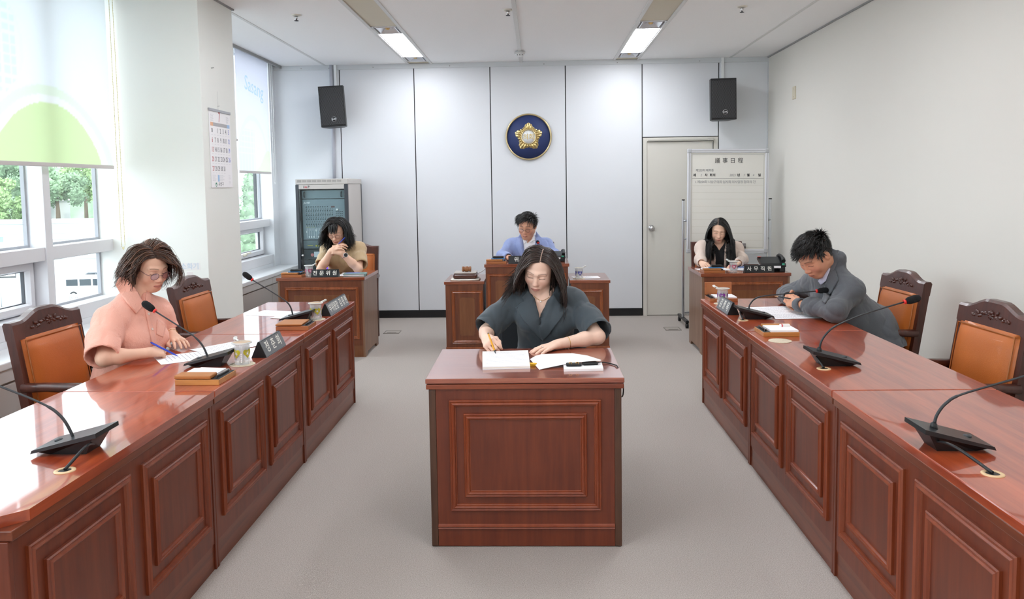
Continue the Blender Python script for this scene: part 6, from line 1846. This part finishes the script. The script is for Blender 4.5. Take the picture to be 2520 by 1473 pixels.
# ================================================================== 2. the person in pink on the left
def person_pink():
    fd = V3(.93, -.36, 0)
    sR, sL = npv(at_y(275, 790, 3.78)), npv(at_y(381, 768, 4.10))
    N = npv(at_y(330, 722, 3.97)); C = (sR + sL) / 2 + V3(-.02, 0, -.11)
    j = joints(N=N, C=C, H=(-2.13, 3.99, .54), sR=sR, sL=sL, eR=(-2.035, 3.60, .785), eL=(-2.02, 4.18, .83), wR=(-1.885, 3.705, .785), wL=(-1.925, 4.075, .795), f=fd)
    t = person('person with a wavy brown bob, glasses and pink shirt writing at the left desks', j)
    s = 1.0; R, c = head_frame(at_y(369, 654, 4.0), (.80, -.46, -.42), -.05)
    P = Prims(); add_head(P, R, c, s)
    P.cap(c + R @ V3(0, -.035, -.06), N + V3(-.005, 0, -.02), .050, .056, .03)
    torso(P, j, 0, .8); arms_skin(P, j, .92)
    tipR, _ = add_hand(P, j.wR, V3(.48, .86, -.02), V3(.45, -.35, .80), V3(-.6, .3, .6), .92, [(.55, .85, .5), (.7, .9, .5), (.85, .95, .5), (.95, .95, .5)], .05, [(.80, .45, -.35), (.95, .0, -.35), (.95, -.2, -.3)])
    tipL, _ = add_hand(P, j.wL, V3(.66, -.72, -.10), V3(.05, .05, 1), V3(-.7, -.7, 0), .95, [(.12, .25, .2), (.1, .22, .2), (.12, .25, .2), (.15, .3, .2)], .16)
    hl = std_hairline(0, .074)
    colf = lambda V: face_colors(V, R, c, s, 'e4b79d', 'bd6a63', '5b463a', '34251e', hl)
    body, V, F = skin_mesh(t, P, [torso_box(j), (c - .125, c + .125, .0022), box_of([j.wR] + tipR, .03, .0034), box_of([j.wL] + tipL, .03, .0034), box_of([j.eR, j.wR, j.eL, j.wL], .045, .007)], colf)
    SH = mat('shirt_pink', 'efb09c', .8, bump=.7, bscale=130, sheen=.2)
    G = Prims()
    sleeve(G, [sR + V3(-.01, -.01, -.01), sR + (j.eR - sR) * .5 + V3(-.015, -.015, 0), j.eR + V3(-.01, .0, .02)], [.064, .074, .078])
    sleeve(G, [sL + V3(0, .01, -.01), sL + (j.eL - sL) * .5, j.eL + (j.wL - j.eL) * .25], [.064, .070, .062])
    torso(G, j, .028, .8, .05, .95)
    G.cap(C + V3(-.02, -.03, -.1), npv((-2.13, 3.93, .60)), .145, .155, .05, (fd, 1.15))
    G.cap(N + V3(.005, 0, .012), N + V3(.03, 0, .15), .056, .08, .01, None, 's')
    A, B, Cb = at_y(322, 700, 3.9), at_y(371, 705, 3.95), at_y(359, 752, 3.9)
    vcut(G, A, B, Cb, fd, N)
    lo = np.minimum(sR, sL) - V3(.28, .27, .50); hi = np.maximum(sR, sL) + V3(.26, .22, .16)
    sh, bv = garment(t, 'shirt', G, (lo, hi, .0058), SH, 11, .0050, 9, (1, 1, .5))
    drape('collar', [(296, 684), (286, 704), (300, 730), (318, 754), (333, 772), (352, 750), (338, 725), (318, 694), (308, 686)], [bv], SH, sh, .007, .004)
    drape('collar', [(361, 712), (369, 728), (370, 742), (361, 752), (357, 735)], [bv], SH, sh, .006, .003, 2)
    drape('placket', [(354, 752), (362, 752), (381, 830), (386, 850), (374, 850), (368, 820)], [bv], SH, sh, .002, .002)
    drape('pocket', [(386, 786), (407, 800), (400, 830), (384, 822)], [bv], SH, sh, .002, .002)
    for px, py in ((373, 810), (364, 772)):
        p, n = onskin(bv, px, py)
        if p is not None: obj('button', MB().tube([p + n * .003, p + n * .0065], .0062, 12), mat('button_pearl', 'e8d4c8', .25), sh)
    glasses(t, R, c, s, mat('rim_plum', '6a4a52', .3, .3), rim=.0013, lm=glass('lens_violet', (.90, .86, .93), .12))
    xp = .02
    root = lambda x, y, z, rg: hl(x, y, z) > .3
    def flow(x, y, z, rg):
        k = np.clip((z - .01) / .07, 0, 1); return np.stack([np.where(x > xp, 1., -1.) * k, -.75 + .9 * (x < xp) * k * (y > .03) + rg.uniform(-.15, .15, len(x)), -.7 * (1 - k) + .15], 1)
    length = lambda x, y, z, rg: .19 + .03 * rg.random(len(x)) - .75 * np.clip(.085 - z, 0, 1)
    def tint(Cc, P0, rg):
        m = (rg.random(len(Cc)) < .35)[:, None]; return np.where(m, Cc * 2.1 + np.array([.012, .004, 0]), Cc)
    grow_hair('hair', t, R, c, s, '452c1f', 2900, root, flow, length, .030, .0027, 12, 15, .20, .40, 5., .062, .5, lambda x, y, z: np.where(y < .0, .15, -.35), xp=xp, wave=.3, extra=tint, lift=.2)
    d = unit3(j.wL - j.eL); q = j.wL - d * .03; x1 = unit3(np.cross(d, V3(0, 0, 1))); x2 = np.cross(d, x1)
    obj('bracelet', MB().tube([Vector(q + (x1 * math.cos(w) + x2 * math.sin(w)) * .030) for w in [2 * PI * k / 24 for k in range(24)]], .001, 5, closed=True), mat('gold', 'd9a94e'), t)
    lower_body(t, j, '3a3a40')
    tip = at_z(438, 876, ZT + .0035); tail = at_y(363, 838, 3.74)
    pen('ballpoint_pen', 'blue ballpoint pen in the hand of the person in pink', 'pen', tip, tail - tip, .145, .0045, mat('pen_blue', '2f48c8', .35), mat('pen_blue', '2f48c8'))

# ================================================================== 3. the person in grey on the right
def person_grey():
    fd = V3(-.96, -.10, 0)
    sL = npv(at_y(2088, 712, 4.74)); sR = sL + V3(-.07, .36, .0)
    N = npv(at_y(2046, 652, 4.86)); C = (sR + sL) / 2 + V3(.045, 0, -.12)
    j = joints(N=N, C=C, H=(2.08, 4.95, .54), sR=sR, sL=sL, eR=(1.68, 5.36, .805), eL=(1.715, 4.60, .812), wR=(1.625, 5.15, .815), wL=(1.60, 4.91, .808), f=fd)
    t = person('person with short black hair and grey jacket bowing over clasped hands at the right', j)
    s = 1.07; R, c = head_frame(at_y(2003, 627, 4.80), (-.64, -.34, -.68), 0)
    P = Prims(); add_head(P, R, c, s, True, 1.15)
    P.cap(c + R @ V3(0, -.035, -.05), N + V3(.01, 0, -.01), .056, .062, .03)
    torso(P, j, 0); arms_skin(P, j, 1.)
    tL, _ = add_hand(P, j.wL, V3(-.25, .92, .12), V3(-.75, -.25, .6), V3(.3, .1, .9), 1.02, [(.75, .9, .3), (.8, .9, .3), (.85, .9, .3), (.9, .9, .3)], .08, [(.8, .45, -.3), (.95, .1, -.2), (.95, -.1, -.1)])
    tR, _ = add_hand(P, j.wR, V3(-.35, -.85, .12), V3(-.70, .35, .6), V3(.3, -.1, .9), 1.02, [(.6, .9, .4), (.65, .9, .4), (.7, .9, .4), (.8, .9, .4)], .10, [(.8, .5, .1), (.95, .1, .1), (.95, -.1, 0)])
    def hl(x, y, z):
        b = std_hairline(0, .072)(x, y, z); return b * (1 - ((y > -.035) & (y < .022) & (z < .018)) * 1.)
    colf = lambda V: face_colors(V, R, c, s, 'd39a7c', 'b0705f', '2a2220', '16140f', hl, blush=.8, browt=.0036)
    hands = [j.wL, j.wR] + tL + tR
    body, V, F = skin_mesh(t, P, [torso_box(j), (c - .13, c + .13, .0023), box_of(hands, .03, .0033)], colf)
    SH = mat('shirt_stripe', 'c6c8dc', .7, var=.12, vscale=3, stretch=(60, 60, 2))
    Q = Prims(); torso(Q, j, .010); Q.cap(N + V3(0, 0, -.06), N + V3(-.02, 0, .022), .066, .063, .02)
    Q.cap(N + V3(-.02, 0, .03), N + V3(-.03, 0, .14), .060, .08, .004, None, 's')
    sh, bvs = garment(t, 'shirt', Q, box_of([N, C, sL, sR], .16, .0055), SH, 5, .003, 9)
    JK = mat('jacket_grey', '55585d', .8, var=.10, vscale=320, bump=.25, bscale=420, sheen=.2)
    G = Prims()
    for S_, E_, W_ in ((sR, j.eR, j.wR), (sL, j.eL, j.wL)):
        sleeve(G, [S_ + V3(.01, 0, -.012), E_, E_ + (W_ - E_) * .55, W_ - unit3(W_ - E_) * .012], [.068, .057, .050, .043], .05)
    torso(G, j, .030, 0, .06, 1.12)
    G.cap(C + V3(.02, 0, -.05), npv((2.06, 4.94, .64)), .165, .18, .05, (fd, 1.25))
    G.cap(N + V3(.0, 0, -.05), N + V3(.018, 0, .030), .080, .068, .02)
    G.cap(N + V3(-.022, 0, .030), N + V3(-.06, 0, .14), .066, .085, .005, None, 's')
    A, B, Cb = npv(at_y(2050, 650, 4.75)), N + V3(-.06, .10, .02), npv(at_y(2030, 770, 4.85))
    vcut(G, A, B, Cb, fd, N + V3(.0, 0, 0))
    lo = np.array([1.50, 4.46, .56]); hi = np.array([2.42, 5.50, 1.16])
    jk, bv = garment(t, 'jacket', G, (lo, hi, .0066), JK, 21, .007, 8, (.6, 1, 1))
    drape('collar', [(2048, 614), (2060, 619), (2064, 640), (2052, 668), (2044, 664), (2045, 640)], [bv, bvs], JK, jk, .006, .004)
    drape('lapel', [(2044, 664), (2058, 668), (2064, 690), (2052, 712), (2032, 748), (2024, 742), (2030, 712), (2038, 685)], [bv, bvs], JK, jk, .006, .004)
    drape('shirt_collar', [(2038, 655), (2044, 662), (2034, 690), (2022, 700), (2016, 690)], [bvs, bv], SH, sh, .006, .003, 2)
    root = lambda x, y, z, rg: hl(x, y, z) > .3
    def flow(x, y, z, rg): 
        n_ = len(x); top = np.clip((z - .03) / .05, 0, 1)
        return np.stack([.35 * np.sign(x) * (1 - top) + .25, np.where(z > .03, .9, -.2) + rg.uniform(-.2, .2, n_), .35 * top - .6 * (1 - top)], 1)
    length = lambda x, y, z, rg: .018 + .048 * np.clip((z - .02) / .08, 0, 1) + .010 * rg.random(len(x))
    grow_hair('hair', t, R, c, s, '14110f', 2500, root, flow, length, .012, .0024, 7, 25, .10, .3, 4., 0., .5, xp=0, lift=.42)
    lower_body(t, j, '2c2e33')
    a, b = at_y(1906, 728, 5.0), at_y(1948, 735, 4.97)
    pen('ballpoint_pen', 'black pen held in the clasped hands of the person in grey', 'pen', a, b - a, .13, .0045, mat('pen_black', '1c1e22', .3), mat('pen_tip_tan', 'c9a27a', .4))

# ================================================================== 4. the person presiding at the back
def person_chair():
    fd = V3(-.05, -1, 0)
    N = V3(-.098, 8.06, 1.015); C = V3(-.09, 8.10, .865); sR, sL = V3(-.262, 8.09, .95), V3(.082, 8.09, .945)
    j = joints(N=N, C=C, H=(-.09, 8.19, .54), sR=sR, sL=sL, eR=(-.352, 7.97, .855), eL=(.165, 7.97, .855), wR=(-.285, 7.78, .855), wL=(.09, 7.79, .855), f=fd)
    t = person('person with short black hair, glasses and light blue jacket at the presiding desk', j)
    s = 1.07; R, c = head_frame(at_y(1297, 555, 7.98), (-.25, -.90, -.34), .03)
    P = Prims(); add_head(P, R, c, s, True, 1.1)
    P.cap(c + R @ V3(0, -.03, -.06), N + V3(0, 0, -.01), .056, .060, .03)
    torso(P, j, 0); arms_skin(P, j, 1.)
    tR, _ = add_hand(P, j.wR, V3(.5, -.6, -.15), V3(-.1, -.1, 1), V3(.6, .5, 0), 1., [(.35, .4, .3)] * 4)
    tL, _ = add_hand(P, j.wL, V3(-.4, -.6, -.15), V3(.1, -.1, 1), V3(-.6, .4, 0), 1., [(.35, .4, .3)] * 4)
    def hl(x, y, z):
        b = std_hairline(0, .070)(x, y, z); return b * (1 - ((y > -.035) & (y < .022) & (z < .018)) * 1.)
    colf = lambda V: face_colors(V, R, c, s, 'daa386', 'b87568', '2a2220', '151310', hl, blush=.9, browt=.0036)
    body, V, F = skin_mesh(t, P, [torso_box(j), (c - .145, c + .135, .0034), box_of([j.wR] + tR, .03, .005), box_of([j.wL] + tL, .03, .005)], colf)
    SH = mat('shirt_white', 'efeff2', .7)
    Q = Prims(); torso(Q, j, .010); Q.cap(N + V3(0, 0, -.06), N + V3(0, -.005, .020), .066, .062, .02)
    Q.cap(N + V3(0, -.005, .028), N + V3(0, -.02, .14), .060, .08, .004, None, 's'); vcut(Q, N + V3(-.045, -.06, .03), N + V3(.045, -.06, .03), N + V3(0, -.07, -.035), (0, -1, 0), N)
    sh, bvs = garment(t, 'shirt', Q, box_of([N, C, sL, sR], .15, .0055), SH, 5, .003, 9)
    JK = mat('jacket_blue', '93a2cf', .85, var=.10, vscale=250, bump=.2, bscale=420, sheen=.2)
    G = Prims()
    for S_, E_, W_ in ((sR, j.eR, j.wR), (sL, j.eL, j.wL)): sleeve(G, [S_ + V3(0, 0, -.012), E_, W_ - unit3(W_ - E_) * .012], [.068, .062, .048])
    torso(G, j, .026, 0, .05, 1.08)
    G.cap(N + V3(0, .02, -.05), N + V3(0, .025, -.0), .072, .066, .02)
    G.cap(N + V3(0, -.01, .010), N + V3(0, -.04, .14), .064, .085, .005, None, 's')
    vcut(G, at_y(1282, 582, 8.0), at_y(1322, 578, 8.0), at_y(1303, 690, 7.98), (0, -1, 0), N + V3(0, .005, 0))
    jk, bv = garment(t, 'jacket', G, (V3(-.5, 7.66, .55), V3(.32, 8.36, 1.1), .0068), JK, 31, .006, 8, (1, 1, .6))
    drape('lapel', [(1283, 573), (1272, 590), (1269, 603), (1288, 645), (1291, 640), (1289, 605), (1286, 585)], [bv, bvs], JK, jk, .006, .004, 2)
    drape('lapel', [(1319, 570), (1331, 586), (1333, 600), (1318, 645), (1314, 640), (1317, 605), (1318, 585)], [bv, bvs], JK, jk, .006, .004, 2)
    drape('shirt_collar', [(1287, 588), (1290, 601), (1299, 592), (1293, 584)], [bvs], SH, sh, .005, .003, 2)
    drape('shirt_collar', [(1314, 576), (1317, 590), (1303, 598), (1306, 592)], [bvs], SH, sh, .005, .003, 2)
    glasses(t, R, c, s, mat('rim_dark', '3a3432', .3, .5), rim=.0011)
    root = lambda x, y, z, rg: hl(x, y, z) > .3
    def flow(x, y, z, rg):
        n_ = len(x); top = np.clip((z - .03) / .05, 0, 1)
        return np.stack([np.where(z > .05, .55, .5 * np.sign(x)), -.25 + .6 * (1 - top) * (y > .04) + rg.uniform(-.2, .2, n_), .5 * top - .6 * (1 - top)], 1)
    length = lambda x, y, z, rg: .020 + .058 * np.clip((z - .01) / .08, 0, 1) + .012 * rg.random(len(x))
    grow_hair('hair', t, R, c, s, '14110f', 1800, root, flow, length, .014, .0030, 8, 35, .24, .3, 4., 0., .5, xp=-.03, lift=.30)
    lower_body(t, j, '33363c')

# ================================================================== 5. the person in beige at the back left
def person_beige():
    fd = V3(.02, -1, 0)
    N = V3(-1.912, 7.69, 1.035); C = V3(-1.915, 7.755, .87); sR, sL = V3(-2.062, 7.735, .965), V3(-1.762, 7.735, .96)
    j = joints(N=N, C=C, H=(-1.93, 7.88, .54), sR=sR, sL=sL, eR=(-2.070, 7.47, .792), eL=(-1.712, 7.47, .792), wR=(-1.955, 7.43, .972), wL=(-1.852, 7.42, .950), f=fd)
    t = person('person with wavy black hair and beige blouse resting the chin on folded hands', j)
    s = 1.02; R, c = head_frame(at_y(829, 566, 7.56), (-.08, -.84, -.54), .03)
    P = Prims(); add_head(P, R, c, s)
    P.cap(c + R @ V3(0, -.03, -.06), N + V3(0, 0, -.01), .050, .054, .03)
    torso(P, j, 0, .8); arms_skin(P, j, 1.02)
    tR, _ = add_hand(P, j.wR, V3(.80, -.15, .42), V3(-.25, -.55, .75), V3(.3, .7, .4), .98, [(.35, .55, .3), (.4, .6, .3), (.45, .6, .3), (.5, .6, .3)], .06)
    tL, _ = add_hand(P, j.wL, V3(-.86, -.12, .30), V3(.05, -.85, .45), V3(.2, .4, .8), .98, [(.9, 1.1, .5), (.95, 1.1, .5), (1., 1.1, .5), (1.05, 1.1, .5)], .04)
    hl = std_hairline()
    colf = lambda V: face_colors(V, R, c, s, 'ecbfa4', 'c65a55', '4a3a34', '1b1614', hl)
    body, V, F = skin_mesh(t, P, [torso_box(j), (c - .135, c + .13, .0033), box_of([j.wR, j.wL] + tR + tL, .03, .0044), box_of([j.eR, j.wR, j.eL, j.wL], .06, .007)], colf)
    BL = mat('blouse_beige', 'bda27c', .75, sheen=.2, bump=.15, bscale=300)
    G = Prims()
    sleeve(G, [sR + V3(0, 0, -.008), sR + (j.eR - sR) * .45 + V3(-.01, .0, 0), sR + (j.eR - sR) * .72 + V3(-.012, 0, 0)], [.054, .060, .064])
    sleeve(G, [sL + V3(0, 0, -.008), sL + (j.eL - sL) * .45 + V3(.012, .0, 0), sL + (j.eL - sL) * .76 + V3(.022, 0, 0)], [.054, .062, .068])
    torso(G, j, .024, .9, .05, 1.06)
    G.cap(N + V3(0, -.0, .006), N + V3(0, -.03, .15), .058, .08, .008, None, 's')
    bl, bv = garment(t, 'blouse', G, (V3(-2.30, 7.36, .52), V3(-1.53, 8.06, 1.12), .0066), BL, 41, .006, 11, (1, .6, .28))
    glasses(t, R, c, s, mat('rim_copper', '8a5a48', .3, .5), rim=.0010)
    d = unit3(j.wL - j.eL); q = j.wL - d * .035; x1 = unit3(np.cross(d, V3(0, 0, 1))); x2 = unit3(np.cross(d, x1))
    out = unit3(V3(.45, -.85, .25) - d * np.dot(V3(.45, -.85, .25), d)); sd = np.cross(d, out)
    wt = obj('watch_strap', MB().tube([Vector(q + (out * math.cos(w) + sd * math.sin(w)) * .0325) for w in [2 * PI * k / 24 for k in range(24)]], .004, 6, closed=True), mat('strap_pink', 'c9a6a6', .5), t)
    obj('watch_case', MB().tube([Vector(q + out * .031), Vector(q + out * .042)], .0215, 24), ALU, wt)
    obj('watch_face', MB().tube([Vector(q + out * .0421), Vector(q + out * .0435)], .0175, 24), BLACK, wt)
    root = lambda x, y, z, rg: hl(x, y, z) > .3
    def flow(x, y, z, rg):
        k = np.clip((z - .01) / .07, 0, 1); bang = (y > .035) & (np.abs(x) < .058)
        return np.stack([np.where(bang, x * 4, np.where(x > 0, 1.1, -1.1) * k), np.where(bang, 1.2, -.15) + rg.uniform(-.15, .15, len(x)), -.8 * (1 - k) + .1], 1)
    length = lambda x, y, z, rg: np.where((y > .035) & (np.abs(x) < .058), .075 + .01 * rg.random(len(x)), .225 + .04 * rg.random(len(x)) - .55 * np.clip(.08 - z, 0, 1))
    face = lambda x, y, z: np.where(z > .020, 0., .058)
    grow_hair('hair', t, R, c, s, '181311', 2000, root, flow, length, .032, .0033, 12, 45, .22, .55, 8., face, .5, lambda x, y, z: np.where((y > .035) & (np.abs(x) < .058), 0., .25), xp=0, wave=.4, curlmask=lambda x, y, z: np.where((y > .035) & (np.abs(x) < .058), .0, 1.))
    lower_body(t, j, '2f2c2a')
    b = at_y(849, 584, 7.375); a = at_y(838, 592, 7.40) + Vector((-.045, .05, -.045))
    pen('ballpoint_pen', 'blue pen between the folded hands of the person in beige', 'pen', a, b - a, (b - a).length, .0042, mat('pen_blue', '2f48c8', .35), mat('pen_blue', '2f48c8'))

# ================================================================== 6. the person in cream at the back right
def person_cream():
    fd = V3(-.06, -1, 0)
    N = V3(1.795, 7.915, .985); C = V3(1.81, 7.955, .835); sR, sL = V3(1.648, 7.945, .915), V3(1.972, 7.945, .905)
    j = joints(N=N, C=C, H=(1.83, 8.04, .53), sR=sR, sL=sL, eR=(1.598, 7.80, .802), eL=(2.005, 7.82, .802), wR=(1.575, 7.635, .792), wL=(1.925, 7.645, .785), f=fd)
    t = person('person with long straight black hair and cream jacket writing at the back right desk', j)
    s = .98; R, c = head_frame(at_y(1769, 565, 7.85), (-.16, -.90, -.40), .07)
    P = Prims(); add_head(P, R, c, s, fw=.90)
    P.cap(c + R @ V3(0, -.03, -.06), N + V3(0, 0, -.01), .046, .050, .03)
    torso(P, j, 0, .8); arms_skin(P, j, .92)
    tR, _ = add_hand(P, j.wR, V3(.10, -.9, -.10), V3(-.45, -.3, .8), V3(.8, .1, .4), .95, [(.7, .95, .5), (.8, 1., .5), (.9, 1., .5), (1., 1., .5)], .05, [(.75, .5, -.35), (.95, .05, -.4), (.85, -.25, -.4)])
    tL, _ = add_hand(P, j.wL, V3(-.65, -.70, -.10), V3(0, 0, 1), V3(-.5, .6, 0), .95, [(.15, .25, .2)] * 4, .1)
    hl = std_hairline(0, .080)
    colf = lambda V: face_colors(V, R, c, s, 'eec3a8', 'c65a55', '4a3a34', '141211', hl, part=.018)
    body, V, F = skin_mesh(t, P, [torso_box(j), (c - .135, c + .13, .0033), box_of([j.wR] + tR, .03, .0044), box_of([j.wL] + tL, .03, .0044)], colf)
    TP = mat('top_black', '17181c', .8)
    Q = Prims(); torso(Q, j, .010, .9); vcut(Q, N + V3(-.055, -.05, 0), N + V3(.055, -.05, 0), N + V3(-.005, -.08, -.09), (0, -1, 0), N + V3(0, .02, 0)); Q.cap(N + V3(0, 0, -.0), N + V3(0, -.02, .1), .062, .09, .006, None, 's')
    tp, bvt = garment(t, 'top', Q, box_of([N, C, sL, sR, C - V3(0, 0, .15)], .15, .0055), TP, 5, .002, 9)
    JK = mat('jacket_cream', 'dcc8ba', .8, bump=.2, bscale=420, sheen=.2)
    G = Prims()
    for S_, E_, W_ in ((sR, j.eR, j.wR), (sL, j.eL, j.wL)): sleeve(G, [S_ + V3(0, 0, -.012), E_ + V3(0, 0, .004), W_ - unit3(W_ - E_) * .02], [.058, .056, .044])
    torso(G, j, .024, .9, .05, 1.04)
    G.cap(N + V3(0, .02, -.05), N + V3(0, .025, -.012), .062, .058, .02)
    G.cap(N + V3(0, -.005, .004), N + V3(0, -.03, .14), .060, .085, .005, None, 's')
    vcut(G, at_y(1753, 585, 7.88), at_y(1786, 583, 7.88), at_y(1768, 760, 7.85), (0, -1, 0), N + V3(0, .005, 0))
    jk, bv = garment(t, 'jacket', G, (V3(1.46, 7.52, .52), V3(2.14, 8.22, 1.06), .0066), JK, 51, .006, 9, (1, 1, .55))
    drape('lapel', [(1752, 588), (1742, 600), (1737, 622), (1744, 624), (1754, 655), (1757, 650), (1755, 610)], [bv, bvt], JK, jk, .006, .004, 2)
    drape('lapel', [(1788, 586), (1796, 604), (1798, 622), (1786, 655), (1782, 650), (1785, 610)], [bv, bvt], JK, jk, .006, .004, 2)
    xp = .018
    root = lambda x, y, z, rg: hl(x, y, z) > .3
    def flow(x, y, z, rg):
        k = np.clip((z - .01) / .07, 0, 1); return np.stack([np.where(x > xp, 1.2, -1.2) * k, -.35 + rg.uniform(-.1, .1, len(x)), -.9 * (1 - k) + .1], 1)
    length = lambda x, y, z, rg: .36 + .06 * rg.random(len(x)) - .5 * np.clip(.08 - z, 0, 1)
    def collide(p):
        w = c + (p * s) @ R.T; fl = 7.955 - .198 + .25 * np.clip(np.abs(w[:, 0] - 1.81) - .10, 0, 1)
        m = (w[:, 2] < 1.0) & (w[:, 1] > fl) & (p[:, 1] > .0) & (np.abs(p[:, 0]) > .05); w[:, 1] = np.where(m, fl, w[:, 1]); return ((w - c) @ R) / s
    grow_hair('hair', t, R, c, s, '110f0e', 1900, root, flow, length, .014, .0034, 15, 55, .26, .15, 6., .062, .5, xp=xp, collide=collide)
    for q in (-1,): obj('earring', MB().lathe([(0, -.004), (.004, 0), (0, .004)], 8, tuple(c + R @ V3(q * .082, -.008, -.045))), mat('pearl', 'f0ece8'), t)
    lower_body(t, j, '26262a')
    a = at_z(1729, 652, ZT + .003); b = at_y(1711, 626, 7.56)
    pen('ballpoint_pen', 'pale pink pen in the hand of the person in cream', 'pen', a, b - a, .14, .0042, mat('pen_pink', 'f0d4d6', .35), mat('pen_pink', 'f0d4d6'))

person_middle(); person_pink(); person_grey(); person_chair(); person_beige(); person_cream()
bpy.data.scenes.remove(TXS)
